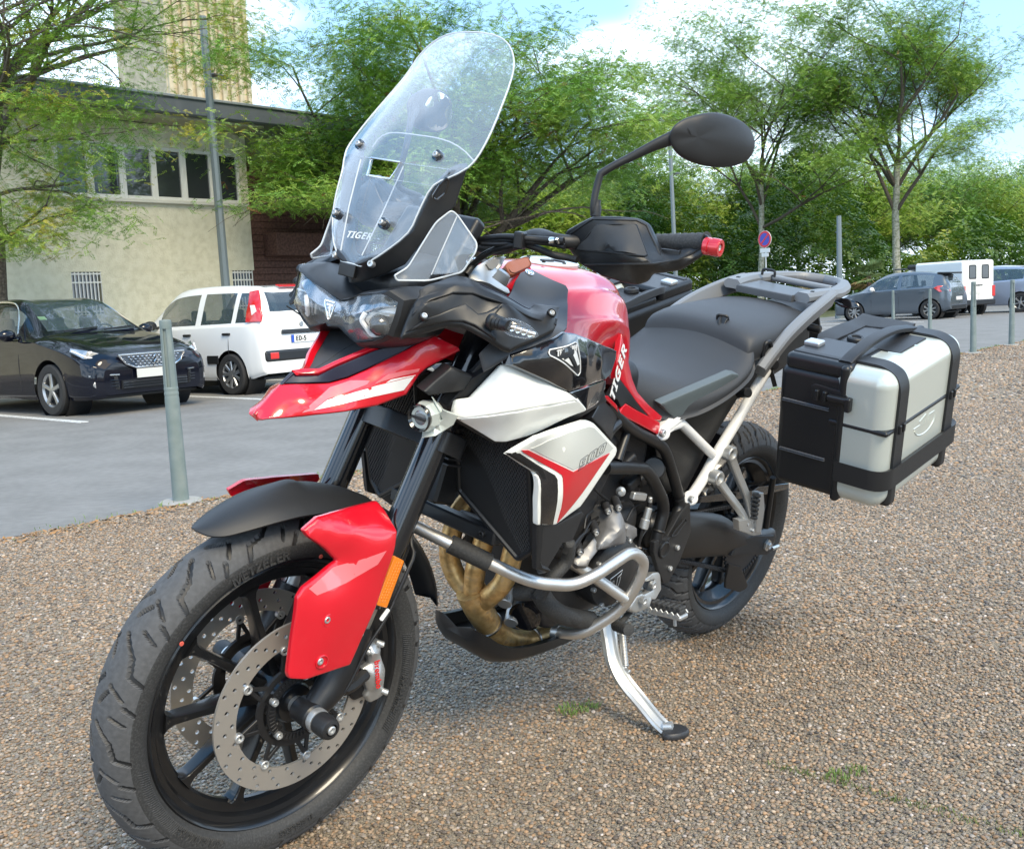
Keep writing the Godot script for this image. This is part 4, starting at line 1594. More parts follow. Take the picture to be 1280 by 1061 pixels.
	var mm := MultiMesh.new()
	mm.transform_format = MultiMesh.TRANSFORM_3D
	mm.use_colors = true
	mm.mesh = sprays[1]
	mm.instance_count = buf.size() / 16
	mm.buffer = buf
	var mi := MultiMeshInstance3D.new()
	mi.name = "woods"
	mi.multimesh = mm
	mi.material_override = leaf_mat
	add_child(mi, true)
	tag(mi, "far green wood behind the belt of trees", "woods", "", "stuff")
	# shrubs under the belt
	k = 0
	for q in [Vector3(38.024,.896,-30), Vector3(42.545,.717,-29), Vector3(46.969,.542,-28), Vector3(50.263,.401,-27), Vector3(52.743,.215,-24), Vector3(53.334,.124,-22), Vector3(61.168,-.142,-21.5), Vector3(67.963,-.374,-21), Vector3(76.179,-.651,-20.5)]:
		shrub(Vector3(q.x, -.1, q.z), 1.1 + .5 * ((k * 5) % 3) / 2.0, 200 + k, [lime, dark, airy][k % 3], ["lime shrub behind the handlebar", "dark shrub behind the hand guard", "olive shrub behind the seat", "lime shrub beside the road sign", "dark shrub behind the rear rack", "olive shrub near the palm", "lime shrub behind the grey hatchback", "dark shrub behind the white van", "olive shrub behind the blue grey car"][k])
		k += 1
	palm(Vector3(44.417,.313,-17.5), "palm_tree", "small palm with brown trunk and hanging dry fronds near the lamp post", 1.55, .11, 1.0, 3)
	palm(Vector3(25.56,1,-22), "palm_tree", "spiky green fan palm low behind the handlebar", .9, .14, 1.5, 9)
	tussock(Vector3(41.088,.23,-19), "tall dry grass clump beside the lamp post", 1.35, Color(.30, .24, .13), 5)
	edge_weeds()

func shrub(p: Vector3, h: float, sd: int, cols: Array, label: String) -> void:
	var g := RandomNumberGenerator.new()
	g.seed = sd
	var root := base("shrub", p)
	tag(root, label, "shrub", "shrubs under the tree belt")
	var m := Soup.new()
	for k in 7:
		var a := g.randf() * TAU
		tube(m, curve([Vector3.ZERO, Vector3(cos(a) * .3, h * .4, sin(a) * .3), Vector3(cos(a) * .8, h * .9, sin(a) * .8)], 3), .025, 5, .008)
	put("stems", m, bark_mat, root, 60)
	var buf := PackedFloat32Array()
	for i in 2600:
		var d := Vector3(g.randfn(), g.randf_range(0, 1.2), g.randfn()).normalized()
		var rr := pow(g.randf(), .45)
		var c := Vector3(d.x * rr * h * 1.35, .05 + d.y * rr * h * 1.1, d.z * rr * h * 1.35) + Vector3(g.randfn(), g.randfn(), g.randfn()) * .1
		c.y = maxf(.05, c.y)
		var a := g.randf() * TAU
		var dv := Vector3(cos(a), g.randf_range(-.6, .6), sin(a)).normalized()
		var z := dv.cross(Vector3(.2, 1, .1)).normalized()
		var y := z.cross(dv)
		var s := .34 * g.randf_range(.6, 1.2)
		var col: Color = cols[g.randi() % cols.size()]
		var v := g.randf_range(.7, 1.2)
		buf.append_array(PackedFloat32Array([dv.x * s, y.x * s, z.x * s, c.x, dv.y * s, y.y * s, z.y * s, c.y, dv.z * s, y.z * s, z.z * s, c.z, col.r * v, col.g * v, col.b * v, 1.0]))
	var mm := MultiMesh.new()
	mm.transform_format = MultiMesh.TRANSFORM_3D
	mm.use_colors = true
	mm.mesh = sprays[1]
	mm.instance_count = buf.size() / 16
	mm.buffer = buf
	var mi := MultiMeshInstance3D.new()
	mi.name = "foliage"
	mi.multimesh = mm
	mi.material_override = leaf_mat
	mi.set_meta("kind", "stuff")
	root.add_child(mi, true)

func palm(p: Vector3, called: String, label: String, h: float, r: float, reach: float, sd: int) -> void:
	var g := RandomNumberGenerator.new()
	g.seed = sd
	var root := base(called, Vector3(p.x, -.1, p.z))
	tag(root, label, "palm", "")
	var m := Soup.new()
	var prof := [Vector2(0, 0)]
	for k in 22: prof.append(Vector2(r * (1.1 if k % 2 else .9), h * k / 21.0))
	prof.append(Vector2(0, h + .05))
	lathe(m, prof, Vector3.ZERO, Vector3.UP, 10)
	put("trunk", m, mat(.08, .05, .035, .9), root)
	for k in 26:
		m = Soup.new()
		m.shell()
		var a := TAU * k / 26 * 2.4
		var el := lerpf(1.1, -.9, k / 25.0)
		var d := Vector3(cos(a) * cos(el), sin(el), sin(a) * cos(el))
		var c := Vector3(0, h, 0) + d * reach * .55 + Vector3(0, -.05 * reach, 0)
		var s := d.cross(Vector3.UP).normalized()
		var u := s.cross(d)
		tube(m, [Vector3(0, h, 0), c], .012, 5)
		m.shell()
		for j in 13:
			var t := lerpf(-1.25, 1.25, j / 12.0)
			var e := (d * cos(t) + s * sin(t)).normalized() * reach * .5
			var wv := (d * -sin(t) + s * cos(t)) * .03 * reach
			var tip := c + e + Vector3(0, -.12 * reach * absf(t), 0)
			m.quad(c, c + e * .5 + wv, tip, c + e * .5 - wv)
		put("frond", m, mat(.10, .15, .04, .5) if k < 17 else mat(.24, .17, .07, .8), root, 20, false)

func tussock(p: Vector3, label: String, h: float, col: Color, sd: int) -> void:
	var g := RandomNumberGenerator.new()
	g.seed = sd
	var root := base("grass_clump", Vector3(p.x, -.1, p.z))
	tag(root, label, "grass clump", "")
	var m := Soup.new()
	m.shell()
	for k in 900:
		var a := g.randf() * TAU
		var o := Vector3(cos(a), 0, sin(a))
		var f := g.randf()
		var b := o * f * .35
		var tip := o * (f * 1.1 + .25) + Vector3(0, h * g.randf_range(.6, 1.1) * (1.0 - .35 * f), 0)
		var mid := b.lerp(tip, .55) + Vector3(0, .22 * h, 0)
		var w := o.cross(Vector3.UP) * .012
		m.quad(b - w, mid - w, mid + w, b + w)
		m.tri(mid - w, tip, mid + w)
	var o2 := put("blades", m, mat(col.r, col.g, col.b, .8), root, 20, false)
	o2.set_meta("kind", "stuff")

func tuft(c: Vector3, rad: float, n: int, h: float, g: RandomNumberGenerator, m: Soup) -> void:
	for k in n:
		var a := g.randf() * TAU
		var d := sqrt(g.randf()) * rad
		var b := c + Vector3(cos(a) * d, 0, sin(a) * d)
		var e := g.randf() * TAU
		var o := Vector3(cos(e), 0, sin(e))
		var hh := h * g.randf_range(.4, 1.1)
		var w := o.cross(Vector3.UP) * h * .07
		var mid := b + o * hh * .25 + Vector3(0, hh * .65, 0)
		m.quad(b - w, mid - w, mid + w, b + w)
		m.tri(mid - w, b + o * hh * .6 + Vector3(0, hh * .9, 0), mid + w)

func edge_weeds() -> void:
	var g := RandomNumberGenerator.new()
	g.seed = 8
	var green := mat(.13, .20, .045, .6)
	green.backlight_enabled = true
	green.backlight = Color(.3, .4, .1)
	# weeds and dead leaves along the seam between paving and asphalt
	var m := Soup.new()
	m.shell()
	var x := -4.0
	while x < 24.0:
		if g.randf() < .75: tuft(Vector3(x, -.01, -3.44 + g.randf_range(-.05, .05)), g.randf_range(.03, .16), int(g.randf_range(4, 30)), g.randf_range(.014, .042), g, m)
		x += g.randf_range(.03, .13)
	tag(put("weeds", m, green, self, 20, false), "low green weeds along the seam between paving and asphalt", "weeds", "", "stuff")
	m = Soup.new()
	m.shell()
	x = -4.0
	while x < 24.0:
		var c := Vector3(x, .004, -3.43 + g.randf_range(-.05, .6) * g.randf() * g.randf())
		var a := g.randf() * TAU
		var l := g.randf_range(.008, .026)
		var d := Vector3(cos(a), g.randf_range(-.1, .35), sin(a)) * l
		var w := Vector3(-sin(a), g.randf_range(-.3, .3), cos(a)) * l * .4
		m.quad(c - d, c + w, c + d, c - w)
		x += g.randf_range(.001, .007)
	tag(put("dead_leaves", m, mat(.33, .17, .06, .8), self, 20, false), "scattered dry brown leaves along the paving edge", "leaves", "", "stuff")
	# little green tufts growing out of the paving
	var k := 0
	for q in [Vector3(.834,0,.087), Vector3(.867,0,.743)]:
		m = Soup.new()
		m.shell()
		tuft(q + Vector3(0, .002, 0), .04 if k == 0 else .026, 130 if k == 0 else 70, .015, g, m)
		tuft(q + Vector3(.05, .002, .02), .022, 40, .016, g, m)
		var o := put("moss_tuft", m, green, self, 20, false)
		tag(o, ["little green tuft on the paving left of the side stand", "small mossy tuft on the paving near the bottom right"][k], "moss", "", "stuff")
		k += 1
	# thin line of moss in a crack
	m = Soup.new()
	m.shell()
	for i in 90:
		var t := g.randf()
		var c: Vector3 = Vector3(.849,0,.598).lerp(Vector3(.853,0,1.106), t)
		tuft(c + Vector3(g.randfn(), 0, g.randfn()) * .008, .012, 5, .010, g, m)
	tag(put("moss_line", m, mat(.10, .14, .03, .7), self, 20, false), "thin line of moss in a crack of the paving at bottom right", "moss", "", "stuff")

# ---------- the motorcycle: x runs backwards, y up, z to its left; it leans on its side stand ----------
var bike: Node3D
var steer := Transform3D()
var B := {}

func rbox(m: Soup, xf: Transform3D, size: Vector3, r: float, n := 4) -> void:
	m.shell()
	var h := size * .5
	r = minf(r, minf(h.x, minf(h.y, h.z)) * .98)
	var inn := h - Vector3.ONE * r
	for ax in 3:
		var u := (ax + 1) % 3
		var w := (ax + 2) % 3
		for s in [-1.0, 1.0]:
			var line := func(half: float) -> Array:
				var l := []
				for i in n + 1: l.append(-half + r - r * cos(PI * .5 * i / n) if false else -(half - r) - r * tan(PI * .25 * (1.0 - float(i) / n)))
				for i in n + 1: l.append((half - r) + r * tan(PI * .25 * float(i) / n))
				return l
			var lu: Array = line.call(h[u])
			var lw: Array = line.call(h[w])
			var g := []
			for a in lu:
				var row := []
				for b in lw:
					var p := Vector3.ZERO
					p[ax] = s * h[ax]; p[u] = a; p[w] = b
					var q := p.clamp(-inn, inn)
					row.append(xf * (q + (p - q).normalized() * r))
				g.append(row)
			for i in g.size() - 1:
				for j in g[0].size() - 1:
					if s > 0: m.quad(g[i][j], g[i + 1][j], g[i + 1][j + 1], g[i][j + 1])
					else: m.quad(g[i][j], g[i][j + 1], g[i + 1][j + 1], g[i + 1][j])

func bp(called: String, m: Soup, mt: Material, angle := 38.0, closed := true, parent: Node = null) -> MeshInstance3D:
	return put(called, m, mt, parent if parent else bike, angle, closed)

# the same part, and its mirror image on the other side
func pair(called: String, m: Soup, mt: Material, angle := 38.0) -> Array:
	var a := put(called, m, mt, bike, angle)
	var w := Soup.new()
	w.v = m.v.duplicate()
	w.starts = m.starts.duplicate()
	for i in w.v.size(): w.v[i].z = -w.v[i].z
	var b := put(called, w, mt, bike, angle)
	return [a, b]

func spair(called: String, m: Soup, mt: Material, angle := 38.0) -> Array:
	var p := pair(called, m, mt, angle)
	for o in p: o.transform = steer
	return p

func sub_pair(called: String, m: Soup, mt: Material, parents: Array, angle := 38.0) -> void:
	put(called, m, mt, parents[0], angle)
	var w := Soup.new()
	w.v = m.v.duplicate()
	w.starts = m.starts.duplicate()
	for i in w.v.size(): w.v[i].z = -w.v[i].z
	put(called, w, mt, parents[1], angle)

# ---- plate(), remembering its face so that stickers can lie on it ----
class Face:
	var f: Basis
	var ctr: Vector3
	var sp: Spline
	func lift(p: Vector3, h: float) -> Vector3:
		var q := p - ctr
		var x := q.dot(f.x)
		var z := q.dot(f.z)
		return ctr + f.x * x + f.z * z + f.y * (sp.h(Vector2(x, z)) + h)

func face_of(o: Array, out: Vector3, inner := []) -> Face:
	var fc := Face.new()
	var nrm := newell(o)
	if nrm.dot(out) < 0.0: nrm = -nrm
	fc.f = frame_of(nrm)
	for q in o: fc.ctr += q
	fc.ctr /= o.size()
	var cp := PackedVector2Array()
	var ch := PackedFloat64Array()
	for i in o.size():
		for t in [0.0, .5]:
			var q: Vector3 = o[i].lerp(o[(i + 1) % o.size()], t) - fc.ctr
			cp.append(Vector2(q.dot(fc.f.x), q.dot(fc.f.z))); ch.append(q.dot(nrm))
	for q0 in inner:
		var q: Vector3 = q0 - fc.ctr
		cp.append(Vector2(q.dot(fc.f.x), q.dot(fc.f.z))); ch.append(q.dot(nrm))
	fc.sp = Spline.new(cp, ch)
	return fc

# a thin piece lying on a face: p gives only where on the face
func sticker(m: Soup, fc: Face, p: Array, h := .0008, round := 0.0, step := .014) -> void:
	var o := []
	var n := p.size()
	var inner := []
	for i in n: o.append(fc.lift(p[i], h))
	var lo := Vector2(1e9, 1e9)
	var hi := -lo
	var poly := PackedVector2Array()
	for q in o:
		var d: Vector3 = q - fc.ctr
		var w := Vector2(d.dot(fc.f.x), d.dot(fc.f.z))
		poly.append(w)
		lo = lo.min(w); hi = hi.max(w)
	for i in 7:
		for j in 7:
			var w := lo + (hi - lo) * Vector2((i + .5) / 7, (j + .5) / 7)
			if Geometry2D.is_point_in_polygon(w, poly):
				inner.append(fc.ctr + fc.f.x * w.x + fc.f.z * w.y + fc.f.y * (fc.sp.h(w) + h))
	# edges follow the face too
	var oo := []
	for i in n:
		var a: Vector3 = o[i]
		var b: Vector3 = o[(i + 1) % n]
		var k := maxi(1, ceili(a.distance_to(b) / .03))
		for j in k: oo.append(fc.lift(a.lerp(b, float(j) / k), h))
	plate(m, oo if round == 0.0 else o, h + .0006, fc.f.y, minf(.0004, h * .5), inner, step, round)

func line_on(m: Soup, fc: Face, p: Array, r := .0008, closed := false, up := .0) -> void:
	var o := []
	for i in p.size() - (0 if closed else 1):
		var a: Vector3 = p[i]
		var b: Vector3 = p[(i + 1) % p.size()]
		var k := maxi(1, ceili(a.distance_to(b) / .012))
		for j in k: o.append(fc.lift(a.lerp(b, float(j) / k), r * .3 + up))
	o.append(fc.lift(p[0] if closed else p[p.size() - 1], r * .3 + up))
	tube(m, o, r, 6)

func bike_materials() -> void:
	var grain := noise_tex(.35, [], 256, 3, true, 3.0)
	B.black = mat(.0105, .011, .0125, .40)                       # moulded plastic
	tri_map(B.black, 9.0, null, grain, .10, false)
	B.matt = mat(.014, .0145, .016, .5)
	tri_map(B.matt, 9.0, null, grain, .14, false)
	B.dark = mat(.010, .010, .011, .5)
	B.gloss = mat(.007, .007, .009, .12, 0.0, 1.0)
	B.red = mat(.58, .005, .017, .28, 0.0, 1.0)
	B.white = mat(.80, .80, .745, .4, 0.0, .5)
	B.bright = mat(.80, .80, .78, .35, 0.0, .6)
	B.silver_paint = mat(.56, .60, .56, .32, .35, .6)
	B.frame_white = mat(.74, .74, .73, .35, 0.0, .3)
	B.alu = mat(.56, .57, .57, .42, .8)
	B.cast = mat(.52, .53, .53, .45, .8)
	B.steel = mat(.66, .645, .62, .40, .9)
	B.brushed = mat(.50, .485, .455, .36, 1.0)
	B.engine = mat(.21, .21, .215, .42, .35)
	B.engine_dark = mat(.045, .045, .048, .45, .4)
	B.gold = mat(.5, .33, .14, .38, .6)
	tri_map(B.gold, 5.0, noise_tex(.03, [[.2, .48, .27, .10], [.45, .70, .44, .17], [.65, .80, .54, .24], [.9, .55, .37, .22]], 256, 4), null, 1, false)
	B.rubber = mat(.03, .03, .031, .68)
	tri_map(B.rubber, 14.0, noise_tex(.05, [[.25, .022, .0222, .0225], [.55, .033, .0332, .0338], [.85, .058, .058, .058]], 256, 5), grain, .2, false)
	B.tread = mat(.05, .05, .052, .75)
	tri_map(B.tread, 9.0, noise_tex(.04, [[.2, .055, .056, .058], [.5, .068, .069, .072], [.85, .085, .086, .09]], 256, 5), grain, .2, false)
	B.fork = mat(.012, .013, .016, .16, .3, .8)
	B.rim = mat(.010, .0105, .012, .30, .2, .4)
	B.seat = mat(.030, .032, .036, .58)
	tri_map(B.seat, 11.0, null, noise_tex(.5, [], 256, 2, true, 5.0, true), .16, false)
	B.seat_grey = mat(.085, .105, .112, .6)
	B.rack = mat(.17, .178, .188, .48, .1)
	B.disc = mat(.46, .43, .39, .42, .65)
	B.orange = mat(.75, .20, .01, .18, 0.0, 1.0)
	B.leather = mat(.28, .085, .035, .55)
	tri_map(B.leather, 30.0, null, noise_tex(.3, [], 256, 3, true, 4.0), .3, false)
	B.sky_sheen = mat(.30, .31, .33, .14, 1.0)  # metal of the added plate imitating sky reflected in the headlight
	B.chrome = mat(.75, .75, .76, .08, 1.0)
	B.lens = mat(.8, .85, .9, .03)
	B.lens.transparency = BaseMaterial3D.TRANSPARENCY_ALPHA
	B.lens.albedo_color = Color(.9, .93, .96, .03)
	B.lens.metallic_specular = .85
	B.screen = mat(.8, .85, .9, .03)
	B.screen.metallic_specular = .8
	B.screen.transparency = BaseMaterial3D.TRANSPARENCY_ALPHA
	B.screen.albedo_color = Color(.82, .88, .95, .12)
	B.screen_edge = mat(.55, .58, .60, .2)
	B.pink = mat(.72, .16, .18, .3, 0.0, 1.0)

func tyre_mesh(R: float, halfw: float, crown: float, shoulder: float, bead: float, beadw: float, N: int, blocks: int) -> Array:
	# crown arc, then side walls; grooves are cut into the tread
	var prof := []   # [z, r, tread position -1..1 or 9]
	var K := 54
	var phi := deg_to_rad(74.0)
	for i in K + 1:
		var t := -1.0 + 2.0 * i / K
		prof.append(Vector3(halfw * sin(t * phi) / sin(phi), R - crown * (1.0 - cos(t * phi)), t))
	var side := [[halfw * 1.02, lerpf(prof[K].y, bead, .12)], [halfw * 1.025, lerpf(prof[K].y, bead, .3)], [halfw * .985, lerpf(prof[K].y, bead, .6)], [halfw * .90, lerpf(prof[K].y, bead, .8)], [halfw * .80, lerpf(prof[K].y, bead, .93)], [beadw, bead], [beadw * .9, bead - .006]]
	var full := []
	for i in range(side.size() - 1, -1, -1): full.append(Vector3(-side[i][0], side[i][1], 9))
	full.append_array(prof)
	for s in side: full.append(Vector3(s[0], s[1], 9))
	var segs := []
	# grooves per block: [t0, u0, t1, u1, width]; t across (0 centre, 1 edge), u along the block
	segs = [[.08, .02, .50, .22, .0042], [.50, .22, .62, .42, .0047], [.62, .42, 1.02, .50, .0052], [.25, .58, .62, .70, .0040], [.72, .78, 1.02, .86, .0046], [.02, .80, .22, .66, .0037], [.45, .92, .80, .99, .0037]]
	var per := TAU * R / blocks
	var m := Soup.new()
	var sw := Soup.new()
	var gv := Soup.new()
	m.shell()
	var rings := []
	for k in N:
		var a := TAU * k / N
		var ring := PackedVector3Array()
		for q in full:
			var r: float = q.y
			if q.z < 5.0:
				var t := absf(q.z)
				var u := fposmod(float(blocks) * k / N + (.5 if q.z < 0 else 0.0), 1.0)
				var best := 1.0
				for s in segs:
					for w in [-1.0, 0.0, 1.0]:
						var A := Vector2(s[0] * halfw * 1.25, (s[1] + w) * per)
						var C := Vector2(s[2] * halfw * 1.25, (s[3] + w) * per)
						var P := Vector2(t * halfw * 1.25, u * per)
						var ab := C - A
						var h := clampf((P - A).dot(ab) / ab.length_squared(), 0, 1)
						best = minf(best, P.distance_to(A + ab * h) / s[4])
				r -= .008 * (1.0 - smoothstep(.75, 1.15, best))
			ring.append(Vector3(r * cos(a), r * sin(a), q.x))
		rings.append(ring)
	for k in N:
		var X: PackedVector3Array = rings[k]
		var Y: PackedVector3Array = rings[(k + 1) % N]
		for i in full.size() - 1:
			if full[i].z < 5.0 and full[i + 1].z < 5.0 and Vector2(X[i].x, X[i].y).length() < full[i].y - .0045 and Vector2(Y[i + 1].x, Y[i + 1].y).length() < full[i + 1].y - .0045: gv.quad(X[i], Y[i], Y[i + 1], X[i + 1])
			elif full[i].z < 5.0 and full[i + 1].z < 5.0: m.quad(X[i], Y[i], Y[i + 1], X[i + 1])
			else: sw.quad(X[i], Y[i], Y[i + 1], X[i + 1])
	return [to_mesh(m, 24, false), to_mesh(sw, 45, false), to_mesh(gv, 24, false)]

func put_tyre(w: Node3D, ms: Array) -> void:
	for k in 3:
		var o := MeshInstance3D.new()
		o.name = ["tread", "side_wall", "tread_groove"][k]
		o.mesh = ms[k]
		o.material_override = [B.tread, B.rubber, B.dark][k]  # grooves darker: dust-free rubber, with recess shade put into the colour
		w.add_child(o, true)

func side_letters(m: Soup, text: String, R: float, z: float, a_mid: float, h: float, out := 1.0, gap := 1.0) -> void:
	var n := text.length()
	for i in n:
		if text[i] == " ": continue
		var a := a_mid - out * (i - (n - 1) * .5) * h * .80 * gap / R
		var up := Vector3(cos(a), sin(a), 0)
		var right := Vector3(sin(a), -cos(a), 0) * out
		var xf := Transform3D(Basis(right * (.55 if text[i] == "I" else 1.0), up, Vector3(0, 0, out)), up * R + Vector3(0, 0, z * out))
		letters(m, text[i], h, .0030, xf, "Droid Sans", 700, false, 0.0, 1.15)

func disc_mesh(r0: float, r1: float, th: float) -> Soup:
	var m := Soup.new()
	var cols := 64
	var rows := 3
	m.shell()
	for i in cols:
		for j in rows:
			var hole := (i * 2 + j) % 3 == 0 if j != 1 else (i * 2 + j) % 3 == 0
			var ra := lerpf(r0, r1, float(j) / rows)
			var rb := lerpf(r0, r1, float(j + 1) / rows)
			var a0 := TAU * i / cols
			var a1 := TAU * (i + 1) / cols
			var P := func(a: float, r: float, s: float) -> Vector3: return Vector3(r * cos(a), r * sin(a), s * th * .5)
			if not hole:
				for s in [-1.0, 1.0]:
					if s > 0: m.quad(P.call(a0, ra, s), P.call(a0, rb, s), P.call(a1, rb, s), P.call(a1, ra, s))
					else: m.quad(P.call(a0, ra, s), P.call(a1, ra, s), P.call(a1, rb, s), P.call(a0, rb, s))
			else:
				var am := (a0 + a1) * .5
				var rm := (ra + rb) * .5
				var outer := []
				for q in [[a0, ra], [a0, rm], [a0, rb], [am, rb], [a1, rb], [a1, rm], [a1, ra], [am, ra]]: outer.append(q)
				var inn := []
				for q in outer:
					var d := Vector2((q[0] - am) * rm, q[1] - rm).normalized() * .0042
					inn.append([am + d.x / rm, rm + d.y])
				for k in 8:
					var l := (k + 1) % 8
					for s in [-1.0, 1.0]:
						var q1: Vector3 = P.call(outer[k][0], outer[k][1], s)
						var q2: Vector3 = P.call(outer[l][0], outer[l][1], s)
						var q3: Vector3 = P.call(inn[l][0], inn[l][1], s)
						var q4: Vector3 = P.call(inn[k][0], inn[k][1], s)
						if s > 0: m.quad(q1, q2, q3, q4)
						else: m.quad(q4, q3, q2, q1)
					m.quad(P.call(inn[k][0], inn[k][1], 1.0), P.call(inn[l][0], inn[l][1], 1.0), P.call(inn[l][0], inn[l][1], -1.0), P.call(inn[k][0], inn[k][1], -1.0))
		var b0 := TAU * i / cols
		var b1 := TAU * (i + 1) / cols
		for r in [r0, r1]:
			var w1 := Vector3(r * cos(b0), r * sin(b0), th * .5)
			var w2 := Vector3(r * cos(b1), r * sin(b1), th * .5)
			var dn := Vector3(0, 0, -th)
			if r == r1: m.quad(w1, w1 + dn, w2 + dn, w2)
			else: m.quad(w1, w2, w2 + dn, w1 + dn)
	return m

func rim_soup(flange: float, w: float, well: float) -> Soup:
	var m := Soup.new()
	var p := [Vector2(flange, w), Vector2(flange - .004, w + .003), Vector2(flange - .009, w - .001), Vector2(flange - .013, w - .010), Vector2(flange - .022, w - .013), Vector2(flange - .027, w - .022), Vector2(well + .004, w * .28), Vector2(well, w * .12)]
	var q := p.duplicate()
	for i in range(p.size() - 1, -1, -1): q.append(Vector2(p[i].x, -p[i].y))
	q.append(Vector2(flange - .006, -w + .008)); q.append(Vector2(flange - .012, 0)); q.append(Vector2(flange - .006, w - .008))
	lathe(m, q, Vector3.ZERO, Vector3(0, 0, 1), 96, true)
	return m

func front_wheel() -> void:
	var w := Node3D.new()
	w.name = "front_wheel"
	w.transform = steer * Transform3D(Basis(Vector3(0, 0, 1), deg_to_rad(-8.0)), Vector3(0, .331, 0))
	bike.add_child(w, true)
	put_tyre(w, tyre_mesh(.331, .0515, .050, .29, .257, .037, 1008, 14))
	var m := Soup.new()
	side_letters(m, "METZELER", .2755, .0520, deg_to_rad(112), .017)
	side_letters(m, "ADVENTURE", .2755, .0520, deg_to_rad(240), .016)
	side_letters(m, "RADIAL", .2755, .0522, deg_to_rad(-8), .016)
	side_letters(m, "TUBELESS", .2755, .0522, deg_to_rad(-75), .012)
	# ribs pressed into the side wall
	for s in [[deg_to_rad(196), deg_to_rad(250)], [deg_to_rad(-25), deg_to_rad(18)]]:
		var a: float = s[0]
		while a < s[1]:
			var d0 := Vector3(cos(a), sin(a), 0)
			var d1 := Vector3(cos(a + .035), sin(a + .035), 0)
			tube(m, [d0 * .2895 + Vector3(0, 0, .0516), d0.lerp(d1, .5) * .277 + Vector3(0, 0, .0525), d1 * .264 + Vector3(0, 0, .0486)], .0008, 4)
			a += .0165
	put("side_wall_lettering", m, B.rubber, w)
	m = Soup.new()
	for a in [86.0, 150.0]:
		lathe(m, [Vector2(0, .0012), Vector2(.0035, .001), Vector2(.0042, 0), Vector2(0, -.001)], Vector3(cos(deg_to_rad(a)) * .262, sin(deg_to_rad(a)) * .262, .0478), Vector3(0, 0, 1), 12)
	put("balance_dot", m, mat(.6, .1, .07, .6), w)
	put("rim", rim_soup(.2575, .036, .211), B.rim, w, 30)
	for k in 10:
		m = Soup.new()
		var a := TAU * k / 10 + deg_to_rad(7)
		var d := Vector3(cos(a), sin(a), 0)
		var t := Vector3(-sin(a), cos(a), 0)
		var z := Vector3(0, 0, 1)
		var rings := []
		for s in [[.034, .012, .030], [.07, .0095, .024], [.15, .0075, .0155], [.196, .0085, .0145], [.208, .013, .016], [.214, .02, .017]]:
			var ring := []
			for q in [[-1, -.7], [-.7, -1], [.7, -1], [1, -.7], [1, .7], [.7, 1], [-.7, 1], [-1, .7]]: ring.append(d * s[0] + t * (q[0] * s[1]) + z * (q[1] * s[2]))
			rings.append(ring)
		loft(m, rings)
		put("spoke", m, B.rim, w, 50)
	m = Soup.new()
	lathe(m, [Vector2(.012, -.074), Vector2(.034, -.074), Vector2(.038, -.066), Vector2(.036, -.05), Vector2(.044, -.034), Vector2(.046, 0), Vector2(.044, .034), Vector2(.036, .05), Vector2(.038, .066), Vector2(.034, .074), Vector2(.012, .074)], Vector3.ZERO, Vector3(0, 0, 1), 40)
	put("hub", m, B.rim, w)
	var disc := disc_mesh(.118, .160, .0045)
	for s in [1.0, -1.0]:
		var z: float = .0725 * s
		var o := put("brake_disc", disc, B.disc, w, 30)
		o.position.z = z
		m = Soup.new()
		lathe(m, [Vector2(.066, -.003), Vector2(.078, -.003), Vector2(.078, .003), Vector2(.066, .003)], Vector3(0, 0, z), Vector3(0, 0, 1), 48, true)
		lathe(m, [Vector2(.048, -.002), Vector2(.063, -.002), Vector2(.063, .002), Vector2(.048, .002)], Vector3(0, 0, z + .009 * s), Vector3(0, 0, 1), 48, true)
		for k in 8:
			var a := TAU * (k + .5) / 8
			for e in [-.17, .17]:
				var c := Vector3(cos(a + e) * .072, sin(a + e) * .072, z)
				var d := Vector3(cos(a) * .112, sin(a) * .112, z)
				box(m, at((c + d) * .5, d - c, Vector3(0, 0, 1)), Vector3((d - c).length(), .0055, .0075), .001)
		for k in 5:
			var a := TAU * (k + .25) / 5
			var d := Vector3(cos(a), sin(a), 0)
			box(m, at(d * .056 + Vector3(0, 0, z), d, Vector3(0, 0, 1)), Vector3(.03, .006, .018), .002)
		# slotted sensor ring
		for k in 48:
			var a := TAU * k / 48
			var d := Vector3(cos(a), sin(a), 0)
			box(m, at(d * .0555 + Vector3(0, 0, z + .012 * s), d, Vector3(0, 0, 1)), Vector3(.010, .002, .0032), .0004)
		put("disc_carrier", m, B.dark, w)
		for k in 8:
			m = Soup.new()
			var a := TAU * (k + .5) / 8
			var c := Vector3(cos(a) * .1145, sin(a) * .1145, z - .004 * s)
			lathe(m, [Vector2(.0042, 0), Vector2(.0086, 0), Vector2(.0086, .0085), Vector2(.0078, .0095), Vector2(.0058, .0095), Vector2(.0050, .0075), Vector2(.0042, .0075)], c, Vector3(0, 0, s), 18, true)
			lathe(m, [Vector2(0, .0055), Vector2(.0042, .0055), Vector2(.0042, 0)], c, Vector3(0, 0, s), 12)
			put("disc_bobbin", m, B.alu, w)
		m = Soup.new()
		for k in 5:
			var a := TAU * (k + .25) / 5
			bolt(m, Vector3(cos(a) * .058, sin(a) * .058, z + .013 * s), Vector3(0, 0, s), .007, .006)
		put("disc_bolts", m, B.alu, w)

